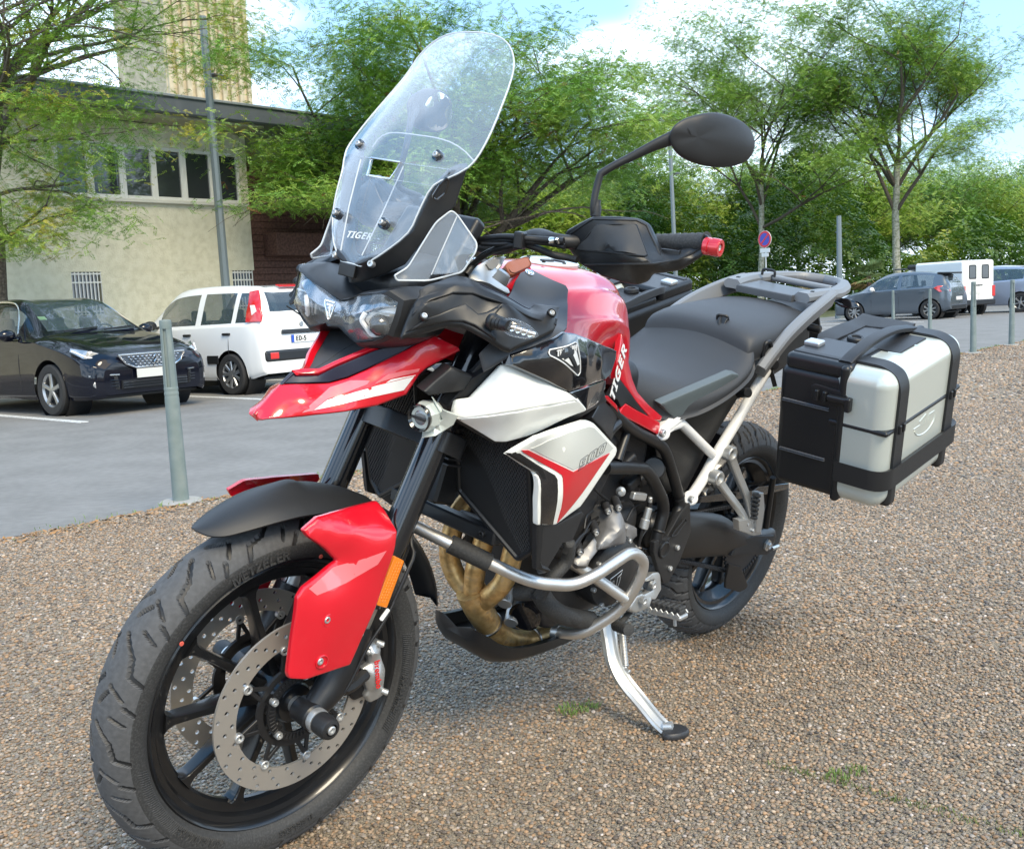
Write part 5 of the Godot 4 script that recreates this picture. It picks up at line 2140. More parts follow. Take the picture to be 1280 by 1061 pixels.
func rear_wheel() -> void:
	var w := Node3D.new()
	w.name = "rear_wheel"
	w.transform = Transform3D(Basis(), Vector3(1.556, .322, 0))
	bike.add_child(w, true)
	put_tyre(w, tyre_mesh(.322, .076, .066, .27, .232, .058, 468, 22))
	put("rim", rim_soup(.2325, .057, .186), B.rim, w, 30)
	for k in 10:
		var m := Soup.new()
		var a := TAU * k / 10
		var d := Vector3(cos(a), sin(a), 0)
		var t := Vector3(-sin(a), cos(a), 0)
		var rings := []
		for s in [[.03, .014, .03], [.1, .010, .022], [.17, .010, .017], [.19, .018, .018]]:
			var ring := []
			for q in [[-1, -.7], [-.7, -1], [.7, -1], [1, -.7], [1, .7], [.7, 1], [-.7, 1], [-1, .7]]: ring.append(d * s[0] + t * (q[0] * s[1]) + Vector3(0, 0, q[1] * s[2]))
			rings.append(ring)
		loft(m, rings)
		put("spoke", m, B.rim, w, 50)
	var m := Soup.new()
	lathe(m, [Vector2(.012, -.09), Vector2(.05, -.09), Vector2(.055, -.05), Vector2(.055, .05), Vector2(.075, .06), Vector2(.075, .085), Vector2(.012, .085)], Vector3.ZERO, Vector3(0, 0, 1), 36)
	put("hub", m, B.rim, w)
	var d2 := disc_mesh(.09, .1275, .005)
	var o := put("brake_disc", d2, B.disc, w, 30)
	o.position.z = -.085
	m = Soup.new()
	var teeth := 46
	var ring_a := []
	var prof := PackedVector2Array()
	for k in teeth * 4:
		var a := TAU * k / (teeth * 4)
		var r := .112 if k % 4 < 2 else .105
		ring_a.append(Vector3(cos(a) * r, sin(a) * r, .087))
	loft(m, [ring_a, shifted(ring_a, Vector3(0, 0, .006))])
	put("sprocket", m, B.engine_dark, w)

func fork_at(y: float, z: float) -> Vector3:
	return Vector3(.212 + .4578 * (y - .71), y, z)

func front_end() -> void:
	var ax := Vector3(.4163, .9092, 0)
	var m := Soup.new()
	# fork legs: thick outer tube, polished slider, cast foot
	cyl(m, fork_at(.505, .105), fork_at(1.02, .105), .0275, 32, .003)
	lathe(m, [Vector2(.0275, 0), Vector2(.0305, .002), Vector2(.0305, .018), Vector2(.0275, .02)], fork_at(.505, .105), ax, 32)
	var legs := spair("fork_tube", m, B.fork)
	m = Soup.new()
	cyl(m, fork_at(.40, .105), fork_at(.505, .105), .0225, 28, .002)
	sub_pair("fork_slider", m, B.steel, legs)
	m = Soup.new()
	loft(m, smooth_rings([
		ring_at(fork_at(.47, .105), ax, .029, .029), ring_at(fork_at(.43, .107), ax, .030, .030), ring_at(fork_at(.40, .108), ax, .031, .031),
		ring_at(Vector3(.055, .375, .108), Vector3(.5, .85, 0), .030, .029), ring_at(Vector3(.030, .350, .110), Vector3(.7, .7, 0), .026, .026), ring_at(Vector3(.004, .333, .110), Vector3(.8, .5, 0), .018, .022)], 3))
	cyl(m, Vector3(.0, .331, .086), Vector3(.0, .331, .134), .0235, 28, .004)
	# caliper lugs
	tube(m, curve([Vector3(.035, .36, .10), Vector3(.09, .345, .098), Vector3(.135, .36, .095)], 4), .013, 8)
	tube(m, curve([Vector3(.085, .44, .10), Vector3(.12, .45, .098), Vector3(.155, .445, .094)], 4), .012, 8)
	spair("fork_foot", m, B.black)
	m = Soup.new()
	cyl(m, Vector3(0, .331, -.15), Vector3(0, .331, .15), .011, 16)
	cyl(m, Vector3(0, .331, .062), Vector3(0, .331, .088), .016, 20)
	cyl(m, Vector3(0, .331, -.062), Vector3(0, .331, -.088), .016, 20)
	var o := bp("axle", m, B.alu); o.transform = steer
	m = Soup.new()
	lathe(m, [Vector2(.0, 0), Vector2(.0185, 0), Vector2(.020, .004), Vector2(.020, .026), Vector2(.0175, .033), Vector2(.0115, .035), Vector2(.0105, .030), Vector2(0, .030)], Vector3(0, .331, .147), Vector3(0, 0, 1), 32)
	var sl := spair("axle_slider", m, B.matt)
	m = Soup.new()
	lathe(m, [Vector2(.0, 0), Vector2(.0205, 0), Vector2(.0212, .002), Vector2(.0212, .011), Vector2(.0205, .013), Vector2(0, .013)], Vector3(0, .331, .134), Vector3(0, 0, 1), 32)
	sub_pair("slider_ring", m, B.alu, sl)
	m = Soup.new()
	bolt(m, Vector3(0, .331, .179), Vector3(0, 0, 1), .008, .005)
	sub_pair("slider_bolt", m, B.alu, sl)

	# red fork protectors
	m = Soup.new()
	var po := pm([-38,678,122,-7,693,116,62,693,106,135,691,94,145,676,104,150,646,136,144,621,142,108,523,148,56,422,150,-35,422,150,-65,431,146,-68,441,144,-54,571,140,-42,585,138,27,615,132,1,642,130,-30,666,126])
	var inn := pm([118,625,146,11,554,152,-4,474,153,47,666,138,-8,686,124,135,676,110])
	plate(m, po, .010, Vector3(0, 0, 1), .004, inn, .012, .004)
	var pr := spair("fork_protector", m, B.red)
	var fc := face_of(po, Vector3(0, 0, 1), inn)
	m = Soup.new()
	sticker(m, fc, pm([-33,581,140,18,607,140,119,619,146,101,598,148,38,578,150,-20,569,150]), .0008)
	sub_pair("pale_sticker", m, B.pink, pr)
	for q in pm([2,521,152,-7,448,152]):
		m = Soup.new()
		lathe(m, [Vector2(.0125, -.004), Vector2(.0125, .0012), Vector2(.0108, .002), Vector2(.0098, .0), Vector2(.0098, -.004)], q, Vector3(0, 0, 1), 28, true)
		sub_pair("bolt_recess", m, B.red, pr)
		m = Soup.new()
		bolt(m, q + Vector3(-.004, .002, -.001), Vector3(0, 0, 1), .0062, .004)
		sub_pair("bolt", m, B.cast, pr)

	# black mudguard over the tyre
	m = Soup.new()
	var rings := []
	for s in [[116.5, .374, .006, 0.0], [115.0, .372, .026, 0.0], [112.0, .372, .043, 0.0], [107.0, .374, .056, .001], [101.0, .377, .066, .002], [96.0, .379, .071, .004], [91.0, .380, .073, .008], [87.5, .380, .074, .010], [84.0, .380, .074, .003], [78.0, .380, .074, .001], [70.0, .380, .073, 0.0], [62.0, .380, .066, 0.0]]:
		var a := deg_to_rad(s[0])
		var up := []
		var dn := []
		for i in 13:
			var t := -1.0 + i / 6.0
			var r: float = s[1] - .030 * pow(absf(t), 2.2) * (s[2] / .074) + s[3] * exp(-pow(t * s[2] / .022, 2.0))
			up.append(Vector3(cos(a) * r, .331 + sin(a) * r, t * s[2]))
			dn.append(Vector3(cos(a) * (r - .003), .331 + sin(a) * (r - .003), t * (s[2] - .0015)))
		dn.reverse()
		rings.append(up + dn)
	loft(m, smooth_rings(rings, 4))
	o = bp("front_mudguard", m, B.matt, 40); o.transform = steer
	m = Soup.new()
	rings = []
	for s in [[60.0, .378, .060], [48.0, .380, .052], [34.0, .383, .047], [22.0, .385, .042], [13.0, .386, .034]]:
		var a := deg_to_rad(s[0])
		var up := []
		var dn := []
		for i in 9:
			var t := -1.0 + i / 4.0
			var r: float = s[1] - .018 * t * t
			up.append(Vector3(cos(a) * r, .331 + sin(a) * r, t * s[2]))
			dn.append(Vector3(cos(a) * (r - .003), .331 + sin(a) * (r - .003), t * s[2]))
		dn.reverse()
		rings.append(up + dn)
	loft(m, smooth_rings(rings, 3))
	o = bp("mudguard_flap", m, B.black, 40); o.transform = steer
	# fork guard behind the red piece
	m = Soup.new()
	plate(m, pm([151,660,105,186,635,112,202,598,115,135,449,122,74,382,122,48,410,125,123,555,125]), .03, Vector3(0, 0, 1), .003)
	spair("fork_guard", m, B.black)
	m = Soup.new()
	plate(m, pm([148,600,137,171,586,137,137,504,139,112,516,139]), .007, Vector3(0, 0, 1), .002, [], .012, .004)
	var rf := spair("reflector", m, B.orange)
	m = Soup.new()
	for k in 14:
		for l in 3:
			var q: Vector3 = Vector3(.153,.589,.137).lerp(Vector3(.119,.52,.139), (k + .5) / 14.0)
			var wv: Vector3 = Vector3(.167,.585,.137) - Vector3(.153,.589,.137)
			box(m, at(q + wv * (l * .42 + .06), Vector3(.42, .9, 0)), Vector3(.0045, .0045, .0012), .0008)
	sub_pair("facet", m, B.orange, rf)

	# brake calipers
	m = Soup.new()
	var co := pm([125,411,96,140,417,96,165,416,94,168,406,96,164,392,100,179,355,100,178,321,100,188,302,96,170,295,96,151,293,96,138,311,96,142,322,98,131,345,98,131,362,98,124,371,98,141,378,98,134,396,98])
	plate(m, co, .05, Vector3(0, 0, 1), .005, pm([140,399,110,145,361,114,150,332,111]), .01, .003)
	var cal := spair("brake_caliper", m, B.cast)
	m = Soup.new()
	plate(m, shifted(co, Vector3(-.028, .008, -.012)), .045, Vector3(0, 0, 1), .004, [], .012, .004)
	sub_pair("caliper_inner", m, B.dark, cal)
	m = Soup.new()
	var q0: Vector3 = Vector3(.143,.392,.115)
	var q1: Vector3 = Vector3(.153,.331,.115)
	letters(m, "brembo", .0125, .0012, Transform3D(Basis((q1 - q0).normalized(), Vector3(0, 0, 1).cross((q1 - q0).normalized()), Vector3(0, 0, 1)), (q0 + q1) * .5), "Droid Sans", 700, true, .12)
	put("lettering", m, mat(.6, .02, .02, .4), cal[0])
	for q in pm([126,433,100,161,413,100,180,310,100,125,411,106]):
		m = Soup.new()
		bolt(m, q, Vector3(.6, -.2, .8), .006, .007)
		sub_pair("bolt", m, B.alu, cal)

	# brake hoses and sensor lead
	m = Soup.new()
	tube(m, curve(pm([125,444,120,133,474,135,152,516,140,177,567,140,197,591,130,206,614,110,237,692,90,273,816,75]), 5), .0035, 8)
	tube(m, curve(pm([46,347,125,65,371,135,99,440,140,131,484,142,173,548,138,204,594,125]), 5), .0026, 8)
	o = bp("brake_hose", m, B.dark); o.transform = steer
	m = Soup.new()
	cyl(m, Vector3(.123,.485,.14), Vector3(.139,.503,.141), .004, 10)
	o = bp("hose_sleeve", m, B.bright); o.transform = steer

	# yokes, risers, bars
	m = Soup.new()
	var yo := [Vector3(-.055, 0, .0), Vector3(-.035, 0, .085), Vector3(-.03, 0, .14), Vector3(.03, 0, .14), Vector3(.04, 0, .085), Vector3(.055, 0, .03), Vector3(.055, 0, -.03), Vector3(.04, 0, -.085), Vector3(.03, 0, -.14), Vector3(-.03, 0, -.14), Vector3(-.035, 0, -.085)]
	var yx := Transform3D(Basis(Vector3(.9092, -.4163, 0), ax, Vector3(0, 0, 1)), fork_at(1.005, 0) + Vector3(.02, 0, 0))
	var yy := []
	for q in yo: yy.append(yx * q)
	plate(m, yy, .03, ax, .005, [], .02, .012)
	o = bp("top_yoke", m, B.cast); o.transform = steer
	m = Soup.new()
	yy = []
	for q in yo: yy.append(yx * (q + Vector3(0, -.22, 0)))
	plate(m, yy, .04, ax, .005, [], .02, .012)
	o = bp("bottom_yoke", m, B.black); o.transform = steer
	m = Soup.new()
	for s in [-1.0, 1.0]:
		var f := yx * Vector3(.012, 0, .045 * s)
		box(m, Transform3D(yx.basis, f + ax * .035), Vector3(.045, .075, .034), .006)
		box(m, Transform3D(yx.basis, f + ax * .082 + Vector3(.006, 0, 0)), Vector3(.052, .034, .036), .006)
	o = bp("handlebar_riser", m, B.cast); o.transform = steer
	m = Soup.new()
	for s in [-1.0, 1.0]:
		for e in [-.016, .016]: bolt(m, yx * Vector3(.016 + e, .101, .045 * s), ax, .0055, .006)
	o = bp("riser_bolts", m, B.dark); o.transform = steer
	# the bar: centre, bend, grips
	m = Soup.new()
	var c0 := Vector3(.408, 1.128, 0)
	var pts := [c0, c0 + Vector3(0, 0, .06), c0 + Vector3(-.012, .045, .155), Vector3(.364,1.168,.225), Vector3(.502,1.174,.285), Vector3(.504,1.2,.43)]
	tube(m, bend(pts, .05), .0125, 14)
	tube(m, bend(mirrored(pts), .05), .0125, 14)
	bp("handlebar", m, B.matt)

func ring_at(c: Vector3, axis: Vector3, rx: float, rz: float, n := 16) -> Array:
	var f := frame_of(axis)
	var out := []
	var z := Vector3(0, 0, 1)
	var x := axis.normalized().cross(z).normalized()
	for k in n:
		var a := TAU * k / n
		out.append(c + x * cos(a) * rx + z * sin(a) * rz)
	return out

func beak() -> void:
	var m := Soup.new()
	var lower := pm([-69,840,0,-71,846,20,-14,854,52,54,861,76,105,871,96,153,890,114,169,926,124,179,938,130,235,969,150,231,975,149,193,992,126,98,928,70,73,911,52,48,900,34,-27,896,0,-56,869,0,-75,853,0])
	var inn := pm([-11,880,45,88,909,84,146,941,120,189,972,138])
	plate(m, lower, .005, Vector3(-.5, .2, .8), .003, inn, .012)
	var side := pair("beak", m, B.red)
	var fc := face_of(lower, Vector3(-.5, .2, .8), inn)
	m = Soup.new()
	sticker(m, fc, pm([1,865,60,24,883,65,102,902,90,159,922,122,145,898,115,76,878,80]))
	sub_pair("white_stripe", m, B.bright, side)
	m = Soup.new()
	sticker(m, fc, pm([116,909,100,126,913,100,162,924,122,159,923,122]))
	sub_pair("thin_stripe", m, B.bright, side)
	m = Soup.new()
	sticker(m, fc, pm([-16,859,50,46,894,40,76,906,55,100,906,75,90,904,82,24,885,65,0,863,58]))
	sticker(m, fc, pm([101,907,90,119,924,100,168,935,124,166,930,124,115,914,100]))
	sub_pair("pale_sticker", m, B.pink, side)
	# thin seam line along the upper edge
	m = Soup.new()
	var dk := pm([-27,897,0,48,901,34,73,912,52,98,929,70,145,960,98,193,992,125,188,993,120,109,960,74,54,927,40,35,910,21,2,908,4,-5,915,0])
	plate(m, dk, .005, Vector3(-.6, .7, .3), .002, [], .012)
	pair("beak_inlay", m, mat(.016, .02, .042, .5))
	m = Soup.new()
	var rd := pm([-5,915,0,2,909,4,35,911,21,54,928,40,109,961,74,188,993,120,182,994,116,114,967,68,64,938,38,38,919,18,20,916,0])
	plate(m, shifted(rd, Vector3(0, .004, 0)), .012, Vector3(-.6, .7, .3), .0025, [], .012)
	pair("beak_rib", m, B.red)
	m = Soup.new()
	var t0: Array = pm([20,916,0,38,918,18,64,937,38,114,966,68,182,994,116])
	var bowl := [t0[0] + Vector3(.002, -.004, 0), t0[1] + Vector3(.002, -.004, 0), t0[2] + Vector3(.002, -.006, 0), t0[3] + Vector3(.002, -.006, 0), t0[4] + Vector3(.002, -.004, 0), Vector3(.19, .98, .08), Vector3(.16, .97, 0)]
	plate(m, bowl, .004, Vector3(-.3, .9, .1), .002, [Vector3(.10, .945, .03), Vector3(.08, .935, 0)], .014)
	pair("beak_bowl", m, mat(.05, .052, .056, .5))
	# underside
	m = Soup.new()
	plate(m, [lower[0] + Vector3(.03, .012, 0), lower[1] + Vector3(.03, .012, -.006), lower[3] + Vector3(0, .008, -.008), lower[5] + Vector3(0, .008, -.008), lower[6] + Vector3(0, -.004, -.003), lower[8] + Vector3(0, 0, -.004), Vector3(.26, .93, 0)], .004, Vector3(0, -1, 0), .002, [], .02)
	pair("beak_underside", m, B.black)

func headlight() -> void:
	var half: Array = pm([93,1032,0,90,1038,22,77,1053,62,82,1062,100,86,1063,110,101,1052,130,96,1030,130,92,999,122,92,991,111,87,982,92,79,974,62,77,980,45,78,991,17])
	half.append(Vector3(.068, .990, 0))
	var loop := both(half)
	var m := Soup.new()
	# housing: from the lens rim outwards and back
	var rings := []
	var c := Vector3.ZERO
	for q in loop: c += q
	c /= loop.size()
	for s in [[.90, .012], [.97, .004], [1.02, -.004], [1.10, -.004], [1.15, .004], [1.19, .02], [1.20, .05], [1.12, .10], [.9, .14]]:
		var r := []
		for q in loop:
			var d: Vector3 = q - c
			var k: float = s[0]
			r.append(Vector3(q.x + s[1] + (.0 if k < 1.05 else .012 * (k - 1.05) / .1), c.y + d.y * (1.0 + (k - 1.0) * 1.5), d.z * (1.0 + (k - 1.0) * .72)))
		rings.append(r)
	loft(m, rings)
	var h := bp("headlight_housing", m, B.black, 30)
	# dark bowl behind the lens
	m = Soup.new()
	var r2 := []
	for q in loop: r2.append(Vector3(q.x + .034, c.y + (q.y - c.y) * .94, q.z * .96))
	var r3 := []
	for q in loop: r3.append(Vector3(q.x + .004, c.y + (q.y - c.y) * .985, q.z * .985))
	loft(m, [r3, r2], true, false)
	plate(m, r2, .003, Vector3(-1, 0, 0), .001, [], .02)
	bp("headlight_bowl", m, mat(.010, .0105, .012, .3), 38, false, h)
	for s in [1.0, -1.0]:
		m = Soup.new()
		var refl: Array = pm([66,1013,72,69,1026,78,84,1039,108,98,1044,127,95,1023,124,94,999,115,81,989,85])
		var rr := []
		for q in refl: rr.append(Vector3(q.x + .016, q.y, q.z * s))
		plate(m, rr, .003, Vector3(-1, 0, 0), .001, [Vector3(rr[0].x + .03, c.y - .022, .10 * s)], .008)
		bp("reflector", m, mat(.80, .81, .83, .25, .4), 38, true, h)
		m = Soup.new()
		var edge := []
		for q in refl: edge.append(Vector3(q.x + .008, q.y, q.z * s))
		tube(m, bend([edge[1], edge[0], edge[6], edge[5], edge[4]], .006), .0042, 8)
		bp("light_guide", m, mat(.85, .87, .88, .15), 38, true, h)
		m = Soup.new()
		var pc: Vector3 = Vector3(.081,1.01,.1)
		pc = Vector3(pc.x + .014, pc.y, pc.z * s)
		lathe(m, [Vector2(0, .022), Vector2(.011, .019), Vector2(.0175, .011), Vector2(.0195, 0), Vector2(0, 0)], pc, Vector3(-1, -.05, 0), 24)
		bp("projector_lens", m, mat(.12, .125, .13, .05, .6), 60, true, h)
		m = Soup.new()
		box(m, at(pc + Vector3(.004, .019, 0), Vector3(1, 0, 0)), Vector3(.022, .004, .046), .0015)
		box(m, at(pc + Vector3(.008, 0, -.026 * s), Vector3(1, 0, 0)), Vector3(.02, .034, .005), .002)
		bp("lamp_fin", m, B.alu, 38, true, h)
	# added metal plate that imitates the sky reflection on the upper lens
	m = Soup.new()
	var sky_sheen := []
	for q in pm([93,1031,0,90,1037,22,77,1051,62,82,1061,100,87,1061,109,99,1052,127]): sky_sheen.append(q + Vector3(.016, 0, 0))
	for q in pm([95,1045,124,82,1040,102,73,1026,72,75,1017,48,95,1005,0]): sky_sheen.append(q + Vector3(.002, 0, 0))
	plate(m, sky_sheen, .003, Vector3(-1, .6, 0), .001, [], .012)
	bp("sky_sheen_plate", m, B.sky_sheen, 38, true, h)
	m = Soup.new()
	plate(m, mirrored(sky_sheen), .003, Vector3(-1, .6, 0), .001, [], .012)
	bp("sky_sheen_plate", m, B.sky_sheen, 38, true, h)
	# clear lens
	m = Soup.new()
	var lr := []
	for q in loop: lr.append(q + Vector3(-.001, 0, 0))
	plate(m, lr, .0025, Vector3(-1, 0, 0), .001, [c + Vector3(-.020, -.004, 0), c + Vector3(-.022, -.022, .07), c + Vector3(-.022, -.022, -.07), c + Vector3(-.016, -.006, .10), c + Vector3(-.016, -.006, -.10)], .008)
	bp("headlight_lens", m, B.lens, 60, true, h)
	# small shield emblem
	m = Soup.new()
	var e := [Vector3(-.001, .013, -.013), Vector3(-.001, .013, .013), Vector3(-.001, .008, .013), Vector3(-.001, -.016, .003), Vector3(-.001, -.018, 0), Vector3(-.001, -.016, -.003), Vector3(-.001, .008, -.013)]
	var ec: Vector3 = Vector3(.078,1.018,0)
	ec.x = c.x - .019
	tube(m, shifted(e, ec) + [e[0] + ec], .0014, 6)
	for k in [[.007, .018, .005], [-.004, .005, .018]]: box(m, at(ec + Vector3(0, k[0], 0), Vector3(1, 0, 0)), Vector3(.002, k[2] if k[2] > .01 else .004, k[1]), .0005)
	bp("emblem", m, B.chrome, 38, true, h)

func glass_skin(rows: Array, th: float) -> Soup:
	# rows of points (left edge to right edge) joined into a thin closed skin
	var m := Soup.new()
	var rings := []
	for r in rows:
		var back := []
		for q in r: back.append(q + Vector3(th, -th * .4, 0))
		back.reverse()
		rings.append(r + back)
	loft(m, rings)
	return m

func windscreen() -> void:
	# stations: height, half width, x at the centre, x at the edge
	var st := [[1.094, .026, .104, .105], [1.12, .062, .110, .115], [1.16, .097, .121, .137], [1.20, .107, .134, .149], [1.24, .116, .150, .166], [1.262, .142, .160, .190], [1.285, .157, .172, .212], [1.335, .152, .205, .25], [1.41, .131, .263, .303], [1.445, .121, .291, .321], [1.468, .106, .309, .330], [1.485, .084, .323, .336], [1.495, .056, .331, .339], [1.499, .024, .335, .339]]
	var rows := []
	for s in st:
		var r := []
		for i in 17:
			var t := -1.0 + i / 8.0
			r.append(Vector3(lerpf(s[2], s[3], pow(absf(t), 2.4)), s[0], t * s[1]))
		rows.append(r)
	rows = smooth_rings(rows, 3, 1, false)
	# the slot: cells round it are left out by building the screen in pieces
	var sl := [1.243, 1.262]
	var cut := .045
	var m := Soup.new()
	var low := []
	var mid := []
	var high := []
	for r in rows:
		if r[8].y <= sl[0]: low.append(r)
		elif r[8].y < sl[1]: mid.append(r)
		else: high.append(r)
	mid.push_front(low[low.size() - 1])
	mid.append(high[0])
	var parts := [glass_skin(low, .003), glass_skin(high, .003)]
	for s in [[0, 6], [10, 17]]:
		var rr := []
		for r in mid: rr.append(r.slice(s[0], s[1] + 1))
		parts.append(glass_skin(rr, .003))
	for p in parts:
		for k in p.starts: m.starts.append(m.v.size() + k)
		m.v.append_array(p.v)
	var w := bp("windscreen", m, B.screen, 50)
	# pale rim where the light runs along the edge
	m = Soup.new()
	var le := []
	for r in rows: le.append(r[16])
	var top := []
	for i in range(15, 0, -1): top.append(rows[rows.size() - 1][i])
	var re := []
	for r in rows: re.append(r[0])
	re.reverse()
	var bt := []
	for i in range(1, 16): bt.append(rows[0][i])
	var rim: Array = le + top + re + bt
	rim.append(le[0])
	tube(m, rim, .0015, 6)
	# flow lines pressed into the screen, and the slot's rim
	var c1: Array = pm([144,1264,-43,114,1187,-28,97,1113,-20])
	var c2: Array = pm([164,1263,43,140,1183,28,108,1111,22])
	for c in [c1, c2]:
		tube(m, c, .0012, 6)
	bp("screen_rim", m, B.screen_edge, 60, true, w)
	m = Soup.new()
	var a0: Vector3 = mid[0][6] + Vector3(-.002, 0, 0)
	var a1: Vector3 = mid[0][10] + Vector3(-.002, 0, 0)
	var b0: Vector3 = mid[mid.size() - 1][6] + Vector3(-.002, 0, 0)
	var b1: Vector3 = mid[mid.size() - 1][10] + Vector3(-.002, 0, 0)
	tube(m, [a0, a1, b1, b0, a0], .0018, 6)
	bp("slot_rim", m, B.chrome, 60, true, w)
	# inner, smaller screen edge seen through the tall one
	m = Soup.new()
	var inn := []
	for i in 17:
		var t := -1.0 + i / 8.0
		inn.append(Vector3(.222 + .02 * t * t, 1.315 - .030 * t * t * t * t, t * .128))
	tube(m, inn, .0013, 6)
	bp("inner_screen_edge", m, B.screen_edge, 60, true, w)
	# fixing screws with dark washers
	for q in [Vector3(.19, 1.286, .098), Vector3(.19, 1.286, -.098), Vector3(.119, 1.169, .060), Vector3(.119, 1.169, -.060)]:
		m = Soup.new()
		lathe(m, [Vector2(.0045, .002), Vector2(.009, .003), Vector2(.0098, 0), Vector2(.009, -.008), Vector2(.0, -.008)], q + Vector3(-.004, .001, 0), Vector3(-.93, .36, 0), 24)
		bp("screen_washer", m, B.gloss, 38, true, w)
		m = Soup.new()
		bolt(m, q + Vector3(-.0085, .003, 0), Vector3(-.93, .36, 0), .005, .003)
		put("screen_screw", m, B.cast, w)
	m = Soup.new()
	var q0: Vector3 = Vector3(.11,1.141,-.018)
	var q1: Vector3 = Vector3(.13,1.143,.022)
	var nx := (q1 - q0).normalized()
	letters(m, "TIGER", .012, .001, Transform3D(Basis(nx, Vector3(.37, .93, 0), nx.cross(Vector3(.37, .93, 0))), (q0 + q1) * .5 + Vector3(-.003, 0, 0)), "Droid Sans", 700, false, .15)
	bp("screen_lettering", m, B.screen_edge, 38, true, w)

	# black bracket that carries the screen
	m = Soup.new()
	var br: Array = pm([104,1061,0,117,1065,20,138,1083,50,154,1104,80,170,1161,112,201,1210,136,211,1275,146,200,1273,140,183,1263,132,165,1232,116,149,1163,95,129,1134,72,100,1102,34])
	br.append(Vector3(.103,1.091,0))
	plate(m, br, .022, Vector3(-1, .2, .3), .004, [], .012)
	var bk := pair("screen_bracket", m, B.matt)
	m = Soup.new()
	for q in pm([112,1101,46]): bolt(m, q + Vector3(-.003, 0, 0), Vector3(-.9, .2, .3), .006, .005)
	sub_pair("bolt", m, B.alu, bk)
	m = Soup.new()
	plate(m, pm([89,1094,-12,102,1094,16,98,1072,16,87,1074,-12]), .01, Vector3(-1, 0, 0), .002)
	put("sensor_cover", m, B.black, bk[0])
	# slotted height adjuster
	m = Soup.new()
	var ad: Array = pm([157,1243,140,164,1255,146,169,1252,147,171,1231,140,160,1218,132,153,1223,130])
	tube(m, bend(ad + [ad[0]], .006), .0022, 6)
	put("adjuster", m, B.gloss, bk[0])
	# small clear deflectors at the sides
	m = Soup.new()
	plate(m, pm([105,1093,110,129,1107,114,158,1163,124,167,1183,130,189,1204,140,198,1197,146,179,1144,140,166,1097,132,164,1088,130,109,1085,111]), .003, Vector3(-.6, 0, .8), .001, [], .014, .008)
	plate(m, pm([198,1197,146,218,1156,178,213,1143,182,201,1107,168,184,1104,160,166,1097,132,179,1144,140]), .003, Vector3(-.4, 0, .9), .001, [], .014, .006)
	var df := pair("side_deflector", m, B.screen, 30)
	m = Soup.new()
	var dr: Array = pm([105,1093,110,129,1107,114,158,1163,124,167,1183,130,189,1204,140,198,1197,146,218,1156,178,213,1143,182,201,1107,168,164,1087,130,109,1085,111])
	tube(m, bend(dr + [dr[0]], .008), .0016, 6)
	tube(m, pm([198,1197,146,179,1144,140,166,1097,132]), .0012, 6)
	sub_pair("deflector_rim", m, B.screen_edge, df, 60)

